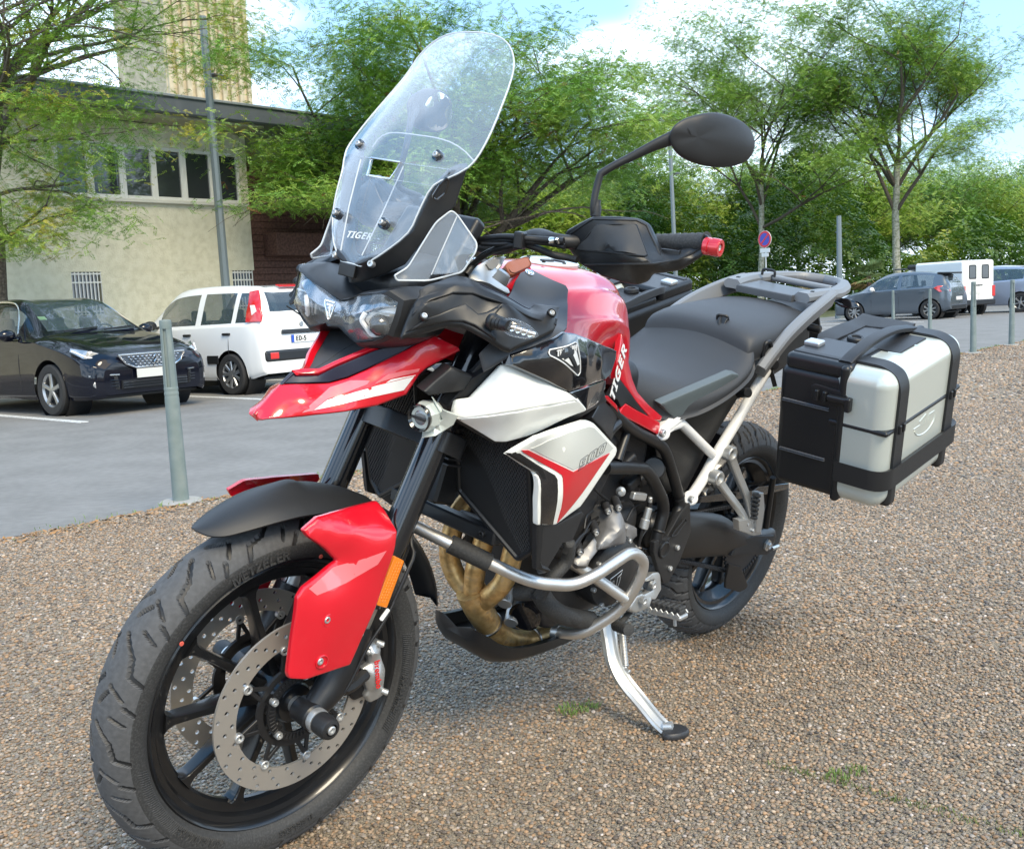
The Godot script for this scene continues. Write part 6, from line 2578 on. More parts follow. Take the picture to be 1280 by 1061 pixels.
func cowl() -> void:
	# long black side panel between headlight and tank
	var o := pm([136,1069,128,151,1078,130,217,1098,140,231,1096,146,282,1077,166,355,1049,195,363,1055,196,412,1053,216,369,1023,246,360,1017,250,250,990,252,239,993,246,211,1010,230,193,1021,212,181,1026,200,162,1024,186,132,1012,168,95,1000,152,94,1003,150,116,1050,142])
	var inn := pm([117,1056,156,181,1083,172,213,1081,186,261,1059,222,361,1039,243,190,1065,182,224,1049,205,265,1026,243])
	var m := Soup.new()
	plate(m, o, .008, Vector3(-.2, 0, 1), .004, inn, .012)
	var co := pair("side_cowl", m, B.black)
	var fc := face_of(o, Vector3(-.2, 0, 1), inn)
	# raised lower step with its bright ledge
	m = Soup.new()
	var lo := pm([100,1003,150,130,1022,160,147,1031,170,169,1044,180,194,1047,180,202,1043,190,209,1036,200,225,1040,205,254,1052,210,251,1046,210,227,1037,220,217,1021,235,222,1005,240,195,1022,210,181,1029,200,163,1025,185,135,1013,165])
	var lf := []
	for q in lo: lf.append(fc.lift(q, .007))
	plate(m, lf, .007, fc.f.y, .003, [], .012)
	sub_pair("raised_step", m, B.black, co)
	m = Soup.new()
	var up := pm([115,1054,150,122,1061,150,182,1085,170,219,1082,180,270,1061,200,325,1044,220,377,1035,240,369,1024,245,316,1039,235,252,1059,210,208,1075,190,174,1077,180,135,1059,165,111,1031,150])
	lf = []
	for q in up: lf.append(fc.lift(q, .004))
	plate(m, lf, .004, fc.f.y, .0025, [], .012)
	sub_pair("raised_rib", m, B.black, co)
	m = Soup.new()
	for q in pm([123,1039,170,364,1044,235]):
		lathe(m, [Vector2(.0085, -.002), Vector2(.0085, .004), Vector2(.0072, .0048), Vector2(.0062, .003), Vector2(.0062, -.002)], fc.lift(q, .002), fc.f.y, 20, true)
	sub_pair("bolt_recess", m, B.black, co)
	m = Soup.new()
	for q in pm([123,1039,170,364,1044,235]): bolt(m, fc.lift(q, .003), fc.f.y, .0055, .0035)
	sub_pair("bolt", m, B.alu, co)
	m = Soup.new()
	line_on(m, fc, pm([252,1082,160,342,1047,200,351,1050,200]), .0011)
	sub_pair("groove", m, mat(.01, .012, .03, .4), co)

	# turn signal on its ribbed stalk
	m = Soup.new()
	var a: Vector3 = Vector3(.215,1.037,.232)
	var b: Vector3 = Vector3(.211,1.038,.27)
	lathe(m, [Vector2(0, 0), Vector2(.0135, 0), Vector2(.0145, .004), Vector2(.0135, .008), Vector2(.0105, .010), Vector2(.0125, .014), Vector2(.0100, .018), Vector2(.012, .022), Vector2(.0098, .026), Vector2(.0115, .030), Vector2(.0095, .034), Vector2(.0095, .044), Vector2(0, .044)], a, b - a, 24)
	var ts := pair("turn_signal", m, B.black)
	var d: Vector3 = Vector3(.256,1.025,.3)
	m = Soup.new()
	var tip := (d - b)
	var L := tip.length()
	var rings := []
	for s in [[-.06, .006, .006], [0.0, .0105, .010], [.25, .0125, .0115], [.55, .011, .0105], [.85, .006, .007], [1.0, .001, .0015]]:
		rings.append(ring_at(b + tip * s[0], tip, s[1] * 1.15, s[2] * 1.1, 16))
	loft(m, smooth_rings(rings, 3))
	sub_pair("signal_lens", m, B.lens, ts, 60)
	m = Soup.new()
	for k in 4:
		var p := b + tip * (.16 + .19 * k)
		lathe(m, [Vector2(0, 0), Vector2(.003, .001), Vector2(.0065, .005), Vector2(.0062, .0055), Vector2(0, .004)], p - Vector3(0, .001, .003), Vector3(-.3, .1, 1), 14)
	tube(m, [b + tip * .02, b + tip * .9], .004, 8)
	sub_pair("signal_reflector", m, B.chrome, ts)

	# cover over the front of the tank
	m = Soup.new()
	var cv := pm([409,1061,100,427,1077,90,456,1089,75,481,1092,66,506,1092,60,515,1082,98,518,1075,140,514,1069,150,444,1025,212,424,1016,228])
	cv += pm([397,1013,243,376,1006,246,319,991,244,277,978,232])
	cv += pm([231,950,215,220,980,210,303,1029,200,334,1049,150])
	var ci := pm([414,1053,108,466,1069,108,478,1047,152])
	plate(m, cv, .006, Vector3(-.2, .5, .8), .003, ci, .013)
	var cvp := pair("tank_cover", m, mat(.042, .045, .052, .5))
	var cf := face_of(cv, Vector3(-.2, .5, .8), ci)
	m = Soup.new()
	for q in pm([480,1084,75]):
		lathe(m, [Vector2(.009, -.001), Vector2(.009, .002), Vector2(.0065, .0015), Vector2(.0065, -.001)], cf.lift(q, .001), cf.f.y, 20, true)
		bolt(m, cf.lift(q, .001), cf.f.y, .0055, .0025)
	sub_pair("bolt", m, B.chrome, cvp)

func tank() -> void:
	var st := [
		[.44, [[0, 1.060], [.06, 1.058], [.12, 1.036], [.165, 1.0], [.20, .955], [.215, .92], [.20, .89]]],
		[.50, [[0, 1.088], [.07, 1.085], [.135, 1.055], [.178, 1.008], [.208, .955], [.218, .92], [.20, .89]]],
		[.58, [[0, 1.094], [.075, 1.091], [.142, 1.060], [.178, 1.005], [.180, .950], [.175, .915], [.16, .88]]],
		[.66, [[0, 1.092], [.075, 1.088], [.135, 1.055], [.163, .998], [.150, .945], [.142, .905], [.13, .86]]],
		[.73, [[0, 1.081], [.074, 1.075], [.122, 1.038], [.142, .98], [.132, .93], [.124, .89], [.11, .85]]],
		[.775, [[0, 1.058], [.068, 1.052], [.108, 1.015], [.126, .96], [.130, .91], [.122, .87], [.10, .83]]],
		[.805, [[0, 1.015], [.06, 1.008], [.095, .975], [.108, .925], [.112, .88], [.105, .845], [.09, .81]]],
		[.825, [[0, .955], [.05, .95], [.08, .925], [.09, .89], [.095, .855], [.09, .825], [.08, .80]]],
		[.835, [[0, .89], [.04, .888], [.06, .875], [.07, .855], [.075, .835], [.07, .815], [.06, .80]]]]
	var rings := []
	for s in st:
		var h := []
		for i in s[1].size():
			var q: Array = s[1][i]
			if i == 2 or i == 3:
				var b4: Array = s[1][i - 1]
				h.append(Vector3(s[0], lerpf(q[1], b4[1], .32), lerpf(q[0], b4[0], .32)))
			h.append(Vector3(s[0], q[1], q[0]))
		rings.append(both(h))
	var m := Soup.new()
	loft(m, smooth_rings(rings, 5, 4))
	var tk := bp("fuel_tank", m, B.red, 50)
	# moulded crease on its shoulder
	m = Soup.new()
	var cr := pm([600,1045,115,503,1021,190,525,1015,185,614,1025,140,683,1002,130,656,961,165])
	# filler cap: ring, flap, keyhole
	var cc: Vector3 = Vector3(.601,1.098,.019)
	cc.z = 0.0
	cc.x = .63
	cc.y = 1.094
	var cn := Vector3(-.03, 1, 0)
	m = Soup.new()
	lathe(m, [Vector2(.036, -.004), Vector2(.060, -.004), Vector2(.062, .003), Vector2(.058, .006), Vector2(.040, .0065), Vector2(.037, .004)], cc, cn, 48, true)
	var cap := bp("filler_cap", m, B.silver_paint)
	m = Soup.new()
	cyl(m, cc + cn * -.004, cc + cn * .0035, .0365, 36, .001)
	put("cap_flap", m, B.cast, cap)
	m = Soup.new()
	for k in 7:
		var a := TAU * k / 7
		bolt(m, cc + Vector3(cos(a) * .049, .006 - cos(a) * .0015, sin(a) * .049), cn, .0042, .002)
	put("cap_bolts", m, B.dark, cap)
	m = Soup.new()
	box(m, at(cc + cn * .005 + Vector3(-.008, 0, .0)), Vector3(.028, .004, .016), .001)
	box(m, at(cc + cn * .005 + Vector3(.02, 0, .006)), Vector3(.012, .004, .03), .001)
	put("cap_slot", m, B.engine_dark, cap)

	# glossy black flank with the badge
	var o := pm([273,977,232,317,991,246,371,1006,250,393,1013,247,437,1006,238,497,991,222,583,968,196,678,943,166,675,926,170,642,901,186,610,896,198,501,901,234,422,902,254,338,935,258,271,961,240])
	var inn := pm([380,980,264,478,954,243,566,935,215,310,969,256])
	m = Soup.new()
	plate(m, o, .02, Vector3(0, .3, 1), .003, inn, .008)
	var fl := pair("tank_flank", m, B.gloss)
	var fc := face_of(o, Vector3(0, .3, 1), inn)
	m = Soup.new()
	plate(m, pm([419,902,256,502,900,234,610,895,198,615,876,196,579,854,210,543,853,225,495,856,245]), .02, Vector3(0, -.3, 1), .003, [], .012)
	pair("tank_lower_flank", m, B.gloss)
	# triangular badge: white frame, dark field, lettering and the forked mark
	var tri := pm([342,981,260,347,987,262,424,993,250,432,991,250,447,937,255,441,932,257,433,934,257,344,977,262])
	m = Soup.new()
	sticker(m, fc, tri, .0012)
	var bd := pair("badge", m, B.dark)
	m = Soup.new()
	line_on(m, fc, tri, .0013, true, .001)
	sub_pair("badge_frame", m, B.bright, bd)
	m = Soup.new()
	sticker(m, fc, pm([370,969,260,386,972,260,412,952,260,401,955,260]), .0022)
	sticker(m, fc, pm([403,977,260,423,979,255,439,953,255,429,951,257]), .0022)
	sub_pair("badge_mark", m, B.bright, bd)
	m = Soup.new()
	sticker(m, fc, pm([373,971,260,411,980,260,413,977,260,406,973,258,433,947,257,421,949,258,392,971,260,376,967,260]), .0030)
	sub_pair("badge_fork", m, B.dark, bd)
	var a: Vector3 = fc.lift(Vector3(.361,.98,.26), .0026)
	var b: Vector3 = fc.lift(Vector3(.419,.984,.25), .0026)
	m = Soup.new()
	var bx := (b - a).normalized()
	letters(m, "TRIUMPH", .011, .0016, Transform3D(Basis(bx, fc.f.y.cross(bx), fc.f.y), (a + b) * .5), "Droid Sans", 700, false, 0.0, 1.0)
	put("badge_lettering", m, B.bright, bd[0])

	# white wing
	m = Soup.new()
	o = pm([119,902,258,119,922,262,148,923,266,207,975,272,224,972,272,312,942,270,404,906,266,460,878,260,482,863,256,416,902,268,405,900,272,226,895,288,124,893,276,118,894,262])
	o = pm([216,868,166,216,889,170,237,894,184,269,958,218,281,956,223,347,932,242,420,902,254,453,884,256,343,886,264,268,881,252,238,869,220,223,857,184,215,858,170])
	plate(m, o, .012, Vector3(0, .4, 1), .004, pm([279,918,248,240,892,214,353,902,264]), .013, .004)
	var wg := pair("tank_wing", m, B.white)
	m = Soup.new()
	plate(m, pm([215,856,170,224,856,184,238,867,220,269,879,252,343,885,264,454,882,256,489,860,250,486,856,248,322,822,236,296,816,226,281,815,214,257,832,190]), .012, Vector3(0, -.4, 1), .003, [], .013, .003)
	sub_pair("wing_lower_face", m, B.white, wg)
	# dark backing around the wing
	m = Soup.new()
	plate(m, pm([219,870,150,237,922,178,275,960,208,493,876,235,596,891,200,622,849,200,507,840,230,346,806,218,300,804,195,228,847,150]), .03, Vector3(0, 0, 1), .004, [], .02)
	pair("tank_backing", m, B.black)
	m = Soup.new()
	plate(m, pm([247,934,172,273,978,190,287,982,197,304,975,208,273,928,186,264,915,174]), .012, Vector3(-.2, 0, 1), .003, [], .014)
	pair("wing_corner", m, mat(.028, .029, .031, .5))

	# red and black knee panel with the model name
	m = Soup.new()
	var kp := pm([709,973,150,726,947,151,746,917,150,777,871,148,808,838,146,863,804,142,939,765,136,930,757,140,880,768,147,816,805,156,700,883,168,681,885,172,682,922,168,696,945,160])
	plate(m, kp, .012, Vector3(.3, .1, 1), .003, [], .012)
	var kn := pair("knee_panel", m, B.red)
	var kf := face_of(kp, Vector3(.3, .1, 1))
	m = Soup.new()
	plate(m, pm([697,882,171,733,860,166,815,804,157,874,770,149,738,826,168,710,822,176,686,842,180,638,856,190,672,875,180]), .01, Vector3(.3, .1, 1), .002, [], .012)
	pair("knee_inlay", m, mat(.012, .013, .015, .4))
	m = Soup.new()
	plate(m, pm([699,809,178,716,821,175,736,826,170,791,804,162,918,757,146,927,730,146,917,726,148,815,766,160]), .014, Vector3(.3, .1, 1), .004, [], .012)
	pair("knee_strip", m, B.red)
	m = Soup.new()
	a = kf.lift(Vector3(.66,.86,.18), .0012)
	b = kf.lift(Vector3(.712,.937,.16), .0012)
	bx = (b - a).normalized()
	letters(m, "TIGER", .026, .0012, Transform3D(Basis(bx, kf.f.y.cross(bx), kf.f.y), (a + b) * .5 + kf.f.y * .001), "Droid Sans", 700, true, .2, 1.25)
	put("lettering", m, B.bright, kn[0])
	m = Soup.new()
	plate(m, pm([609,860,196,635,858,192,686,830,182,696,813,180,679,824,184,640,845,190]), .006, Vector3(.3, 0, 1), .002)
	pair("red_edge", m, B.red)
	m = Soup.new()
	plate(m, pm([618,855,190,700,810,175,698,769,180,657,764,200,597,801,215,543,832,225]), .02, Vector3(.3, 0, 1), .003)
	pair("tank_side_cover", m, B.black)

func radiator_panels() -> void:
	var m := Soup.new()
	var o := pm([291,797,240,304,808,248,335,831,266,411,837,262,484,839,254,504,836,252,521,829,250,623,765,238,627,758,238,625,747,238,519,660,246,444,640,250,437,640,250,381,653,256,379,657,256,353,754,262,356,757,254,296,794,242])
	var inn := pm([414,796,266,408,700,264,510,772,254])
	plate(m, o, .012, Vector3(0, 0, 1), .003, inn, .007)
	var pn := pair("radiator_panel", m, B.white)
	var fc := face_of(o, Vector3(0, 0, 1), inn)
	m = Soup.new()
	sticker(m, fc, pm([312,806,260,327,805,260,454,748,260,597,757,240,463,658,250,444,644,250,441,676,250,424,741,260,420,747,260,400,759,260,317,801,260]), .0016)
	sub_pair("red_field", m, B.red, pn)
	m = Soup.new()
	sticker(m, fc, pm([281,802,260,311,800,260,403,749,260,410,740,260,417,697,260,430,643,250,386,655,256,361,753,260,353,760,260]), .0016)
	sub_pair("black_field", m, B.gloss, pn)
	m = Soup.new()
	sticker(m, fc, pm([331,808,260,369,820,260,425,828,260,497,828,250,519,821,250,608,766,240,593,759,240,453,752,260,397,777,260]), .0014)
	sub_pair("grey_field", m, mat(.56, .57, .53, .35, 0.0, .6), pn)
	# outlined number
	m = Soup.new()
	var P0: Vector3 = Vector3(.47,.747,.25)
	var P1: Vector3 = Vector3(.566,.764,.25)
	var P2: Vector3 = Vector3(.474,.768,.25)
	var P3: Vector3 = Vector3(.574,.784,.25)
	var mapq := func(s: float, t: float) -> Vector3: return P0.lerp(P1, s).lerp(P2.lerp(P3, s), t)
	var nine := [[0, 0], [.28, 0], [.31, .1], [.31, .92], [.28, 1], [.03, 1], [0, .92], [0, .42], [.03, .34], [.21, .34], [.21, .2], [0, .2]]
	var hole := [[.10, .54], [.21, .54], [.21, .80], [.10, .80]]
	var zero := [[.03, 0], [.28, 0], [.31, .08], [.31, .92], [.28, 1], [.03, 1], [0, .92], [0, .08]]
	var zh := [[.10, .2], [.21, .2], [.21, .8], [.10, .8]]
	for g in [[nine, 0.0], [hole, 0.0], [zero, .36], [zh, .36], [zero, .72], [zh, .72]]:
		var l := []
		for q in g[0]: l.append(mapq.call(q[0] + g[1], q[1]))
		line_on(m, fc, l, .00045, true, .0018)
	put("number", m, mat(.03, .03, .03, .4), pn[0])
	# black lower scoop
	m = Soup.new()
	plate(m, pm([382,653,252,452,639,248,529,648,244,537,642,244,509,591,246,476,594,248,431,546,250,402,558,250]), .012, Vector3(0, 0, 1), .003)
	plate(m, pm([382,653,252,403,558,250,433,544,250,460,519,210,443,552,200,411,635,220]), .01, Vector3(-1, 0, .5), .003)
	pair("air_scoop", m, B.matt)
	m = Soup.new()
	plate(m, pm([285,802,250,359,760,256,389,652,252,394,588,250,408,580,235,371,751,240,294,796,235]), .01, Vector3(-1, 0, .4), .002)
	pair("radiator_shroud", m, B.black)

	# radiators with their guards
	for s in [1.0, -1.0]:
		m = Soup.new()
		var q := [Vector3(.335, .862, .055), Vector3(.335, .862, .232), Vector3(.405, .590, .232), Vector3(.405, .560, .20), Vector3(.375, .66, .055)]
		var qq := []
		for p in q: qq.append(Vector3(p.x, p.y, p.z * s))
		plate(m, qq, .045, Vector3(-1, -.2, 0), .002, [], .03)
		var ra := bp("radiator", m, mat(.012, .012, .013, .6))
		m = Soup.new()
		var poly := PackedVector2Array()
		for p in q: poly.append(Vector2(p.z, p.y))
		var X := func(z: float, y: float) -> Vector3: return Vector3(.335 + (.862 - y) * .257 - .004, y, z * s)
		for dir in [Vector2(.56, .83), Vector2(-.56, .83)]:
			for k in range(-60, 120):
				var c := Vector2(.14 + k * .0072, .70)
				for seg in Geometry2D.intersect_polyline_with_polygon(PackedVector2Array([c - dir * .35, c + dir * .35]), poly):
					var a: Vector3 = X.call(seg[0].x, seg[0].y)
					var b: Vector3 = X.call(seg[seg.size() - 1].x, seg[seg.size() - 1].y)
					if a.distance_to(b) < .01: continue
					box(m, at((a + b) * .5, b - a, Vector3(1, 0, 0)), Vector3(a.distance_to(b), .0022, .0016), .0002)
		bp("radiator_guard", m, mat(.05, .05, .052, .45, .3), 38, true, ra)
		m = Soup.new()
		tube(m, bend(qq + [qq[0]], .008), .006, 8)
		bp("radiator_frame", m, B.black, 38, true, ra)
	# duct and regulator between them
	m = Soup.new()
	box(m, at(Vector3(.365, .73, .01), Vector3(.97, -.24, 0)), Vector3(.06, .20, .085), .006)
	var o2 := bp("centre_duct", m, B.black)
	m = Soup.new()
	for k in 7: box(m, at(Vector3(.318, .80 - k * .012, .055), Vector3(.97, -.24, 0)), Vector3(.04, .004, .07), .001)
	bp("regulator_fins", m, B.engine_dark, 38, true, o2)
	m = Soup.new()
	box(m, at(Vector3(.40, .585, 0), Vector3(1, -.1, 0)), Vector3(.03, .03, .30), .004)
	for s in [-1, 1]: bolt(m, Vector3(.383, .588, .12 * s), Vector3(-1, 0, 0), .007, .004)
	bp("radiator_crossbar", m, B.black)

	# auxiliary lamps
	for s in [1.0, -1.0]:
		var c: Vector3 = Vector3(.162,.858,.15)
		c.z *= s
		var ax := Vector3(-1, -.05, .12 * s).normalized()
		m = Soup.new()
		var rings := []
		for r in [[.004, .021], [.012, .0245], [.022, .0255], [.040, .0225], [.055, .012]]:
			var ring := []
			for k in 8:
				var a := TAU * (k + .5) / 8
				var f := frame_of(ax)
				ring.append(c - ax * (r[0] - .012) + (f.x * cos(a) + f.z * sin(a)) * r[1] * 1.08)
			rings.append(ring)
		loft(m, rings)
		plate(m, [c + Vector3(.01, .035, .005 * s), c + Vector3(.012, .02, .032 * s), c + Vector3(.05, .005, .034 * s), c + Vector3(.045, -.012, .030 * s), c + Vector3(.012, -.03, .022 * s), c + Vector3(-.004, -.036, .006 * s), c + Vector3(.006, -.03, -.004 * s), c + Vector3(.02, .0, .026 * s)], .006, Vector3(-.3, 0, s), .002)
		var lp := bp("auxiliary_lamp", m, B.silver_paint, 30)
		m = Soup.new()
		lathe(m, [Vector2(0, -.002), Vector2(.019, -.002), Vector2(.0225, .002), Vector2(.0245, .010), Vector2(.0225, .014), Vector2(.019, .008), Vector2(.017, .006), Vector2(0, .006)], c, ax, 32)
		bp("lamp_bezel", m, B.gloss, 38, true, lp)
		m = Soup.new()
		lathe(m, [Vector2(0, .008), Vector2(.008, .010), Vector2(.013, .008), Vector2(.017, .0065)], c, ax, 24)
		bp("lamp_lens", m, mat(.25, .26, .27, .06, .5), 60, false, lp)
		m = Soup.new()
		box(m, at(c + ax * .012, Vector3(1, 0, 0)), Vector3(.004, .0045, .034), .001)
		bp("lamp_bar", m, B.dark, 38, true, lp)
		m = Soup.new()
		var bo: Array = pm([157,904,150,201,946,165,244,929,180,233,902,172,167,896,156])
		if s < 0: bo = mirrored(bo)
		plate(m, bo, .03, Vector3(0, .3, s), .004, [bo[1].lerp(bo[3], .4) + Vector3(0, .0, .008 * s)], .012)
		bp("lamp_bracket", m, B.matt, 38, true, lp)

func exhaust_and_engine() -> void:
	var m := Soup.new()
	var pipes := [
		[pm([523,539,-75,507,479,-75,508,436,-72,515,398,-50,523,374,-15]), "a"],
		[pm([539,527,0,524,476,0,514,439,0,515,400,0,516,383,2]), "b"],
		[pm([547,515,75,534,463,75,527,427,68,522,393,45,529,362,15]), "c"]]
	var hd: MeshInstance3D
	for p in pipes:
		m = Soup.new()
		var c: Array = p[0]
		c = [c[0] + (c[0] - c[1]) * .8 + Vector3(.04, 0, 0)] + c
		tube(m, curve(c, 6), .0225, 20)
		bp("exhaust_header", m, B.gold, 50)
	m = Soup.new()
	var cp: Array = curve(pm([508,390,0,531,345,8,571,292,15,616,253,20,673,228,25,728,223,30,770,226,35]), 6)
	var rd := []
	for i in cp.size(): rd.append(lerpf(.034, .0285, smoothstep(0.0, .4, float(i) / cp.size())))
	tube(m, cp, .025, 22, .025, rd)
	hd = bp("exhaust_collector", m, B.gold, 50)
	for k in [[.30, 1.0], [.78, .94]]:
		m = Soup.new()
		var i := int(cp.size() * k[0])
		lathe(m, [Vector2(.029, -.003), Vector2(.0325, -.002), Vector2(.0325, .002), Vector2(.029, .003)], cp[i], cp[i + 1] - cp[i], 24, true)
		bp("weld_ring", m, B.brushed, 38, true, hd)
	# black water pipe and flange above the headers
	m = Soup.new()
	tube(m, curve(pm([506,545,-50,501,549,-20,476,562,40,475,566,70]), 4), .014, 10)
	tube(m, curve(pm([512,542,-30,519,502,-30,526,476,-50]), 4), .012, 10)
	bp("water_pipe", m, B.dark)
	# crash plate
	m = Soup.new()
	var rings := []
	for s in [[.472, .300, .330, .045], [.490, .268, .318, .078], [.53, .240, .292, .098], [.60, .228, .278, .108], [.70, .224, .272, .112], [.79, .226, .272, .110], [.87, .236, .268, .098]]:
		var h := [Vector3(s[0], s[1], 0), Vector3(s[0], s[1], s[3] * .62), Vector3(s[0], s[1] + .012, s[3] * .88), Vector3(s[0], lerpf(s[1], s[2], .5), s[3]), Vector3(s[0], s[2], s[3] + .004), Vector3(s[0] + .002, s[2], s[3] - .006), Vector3(s[0] + .006, lerpf(s[1], s[2], .4), s[3] - .010), Vector3(s[0] + .01, s[1] + .012, s[3] * .5), Vector3(s[0] + .01, s[1] + .010, 0)]
		rings.append(both(h))
	loft(m, smooth_rings(rings, 3))
	bp("bash_plate", m, B.black, 35)
	# engine mass
	m = Soup.new()
	rbox(m, at(Vector3(.78, .43, 0), Vector3(1, .05, 0)), Vector3(.32, .25, .26), .04)
	rbox(m, at(Vector3(.665, .63, 0), Vector3(.88, -.47, 0)), Vector3(.16, .30, .29), .03)
	rbox(m, at(Vector3(.70, .74, 0), Vector3(.9, -.3, 0)), Vector3(.24, .16, .26), .03)
	rbox(m, at(Vector3(.86, .66, 0), Vector3(1, 0, 0)), Vector3(.24, .28, .20), .04)
	var en := bp("engine", m, B.engine_dark)
	# oil filter, hoses
	m = Soup.new()
	lathe(m, [Vector2(0, 0), Vector2(.030, 0), Vector2(.036, .006), Vector2(.036, .06), Vector2(0, .06)], Vector3(.595,.335,.085), Vector3(.9, .2, -.5), 28)
	bp("oil_filter", m, B.gloss)
	m = Soup.new()
	for q in pm([540,377,70,583,316,60]):
		cyl(m, q, q + Vector3(.03, .02, -.02), .016, 14)
	bp("oil_union", m, B.cast)
	m = Soup.new()
	tube(m, bend(pm([535,416,100,542,422,120,553,433,150,581,393,170,653,357,180]), .035), .0165, 14)
	tube(m, bend(pm([563,542,190,562,560,200,580,510,190,531,478,185,527,438,170]), .03), .014, 12)
	tube(m, curve(pm([538,442,160,564,407,170,624,368,170,729,326,165]), 5), .021, 14)
	bp("coolant_hose", m, B.rubber)
	# left covers
	m = Soup.new()
	var al := pm([737,594,165,742,600,170,747,595,180,753,586,188,763,562,196,771,530,200,765,515,205,670,519,200,673,533,198,704,558,190,718,579,178,722,588,166])
	plate(m, al, .05, Vector3(-.3, 0, 1), .006, pm([711,562,207,701,538,211,736,581,194]), .01, .004)
	var cov := bp("engine_cover", m, B.engine)
	m = Soup.new()
	plate(m, pm([621,503,175,657,525,178,673,544,182,677,533,190,677,518,196,647,502,200,640,489,200,619,491,190,615,495,180]), .04, Vector3(-.3, 0, 1), .005, [], .01, .003)
	bp("lower_cover", m, B.engine, 38, true, cov)
	m = Soup.new()
	plate(m, pm([813,529,170,825,536,170,866,518,165,881,493,160,859,483,160,816,490,175]), .03, Vector3(0, 0, 1), .008, [], .008, .004)
	bp("starter_housing", m, B.engine, 38, true, cov)
	m = Soup.new()
	for q in pm([716,589,178,673,553,185,632,515,180,742,595,186]):
		cyl(m, q + Vector3(.025, .008, -.03), q, .0095, 14, .002)
	bp("bolt_boss", m, B.engine_dark, 38, true, cov)
	m = Soup.new()
	for q in pm([713,591,180,670,554,187,629,516,182,739,597,188]): bolt(m, q, Vector3(-.5, -.1, .85), .0058, .005)
	bp("bolt", m, B.alu, 38, true, cov)
	m = Soup.new()
	var cc: Vector3 = Vector3(.769,.439,.185)
	lathe(m, [Vector2(0, .016), Vector2(.035, .016), Vector2(.060, .012), Vector2(.070, .004), Vector2(.080, .0), Vector2(.084, -.01), Vector2(.084, -.05), Vector2(0, -.05)], cc, Vector3(-.05, 0, 1), 56)
	var clu := bp("round_cover", m, mat(.030, .031, .033, .42, .3))
	m = Soup.new()
	for k in 8:
		var a := TAU * k / 8 + .3
		bolt(m, cc + Vector3(cos(a) * .077, sin(a) * .077, .001), Vector3(0, 0, 1), .0055, .005)
	bp("bolt", m, B.alu, 38, true, clu)
	m = Soup.new()
	var zt := .2018
	var tt := pm([729,439,202,771,451,202,768,441,202,757,437,202,755,410,202,745,408,202,744,432,202,733,429,202])
	tube(m, tt + [tt[0]], .0009, 6)
	tube(m, pm([767,437,202,765,421,202,760,408,202]), .0013, 6)
	bp("cover_mark", m, B.alu, 38, true, clu)
	# cables, linkage, sensors
	m = Soup.new()
	tube(m, curve(pm([618,514,170,647,546,170,682,566,160,727,568,150,774,587,140,804,589,130]), 4), .003, 6)
	tube(m, curve(pm([521,567,200,585,534,185,642,547,170,715,559,160]), 4), .004, 6)
	tube(m, curve(pm([666,647,170,724,613,160,771,591,150,827,581,140]), 4), .003, 6)
	tube(m, curve(pm([919,451,140,928,476,140,950,498,140,951,521,140,989,525,130]), 4), .003, 6)
	tube(m, curve(pm([836,535,150,874,558,140,931,555,130]), 4), .0025, 6)
	tube(m, curve(pm([635,569,180,651,589,170,686,592,160]), 4), .0025, 6)
	bp("cables", m, B.dark)
	m = Soup.new()
	lathe(m, [Vector2(0, 0), Vector2(.011, 0), Vector2(.011, .006), Vector2(.005, .008), Vector2(.005, .02), Vector2(0, .02)], Vector3(.811,.608,.14), Vector3(-.8, .1, .5), 16)
	rbox(m, at(Vector3(.869,.589,.15), Vector3(.914,.579,.15) - Vector3(.831,.599,.15)), Vector3(.055, .018, .014), .004)
	cyl(m, Vector3(.917,.579,.152), Vector3(.919,.564,.152), .0055, 10)
	var lk := bp("gear_linkage", m, B.alu)
	m = Soup.new()
	cyl(m, Vector3(.919,.553,.152), Vector3(.912,.523,.152), .0085, 12)
	cyl(m, Vector3(.913,.526,.152), Vector3(.908,.503,.152), .011, 14)
	bp("linkage_body", m, B.cast, 38, true, lk)
	m = Soup.new()
	cyl(m, Vector3(.919,.568,.152), Vector3(.919,.551,.152), .006, 10)
	cyl(m, Vector3(.906,.504,.152), Vector3(.9,.46,.152), .004, 8)
	bp("linkage_rod", m, B.dark, 38, true, lk)
	m = Soup.new()
	cyl(m, Vector3(1.02,.611,.08), Vector3(.965,.632,.12), .028, 28, .004)
	bp("pivot_cap", m, B.black)
	# throttle bodies, wiring mass under the tank
	m = Soup.new()
	rbox(m, at(Vector3(.77, .82, 0)), Vector3(.26, .14, .20), .04)
	for q in pm([875,613,120,829,670,130,948,606,100]): rbox(m, at(q, Vector3(1, .5, 0)), Vector3(.05, .03, .03), .008)
	bp("airbox", m, B.dark)

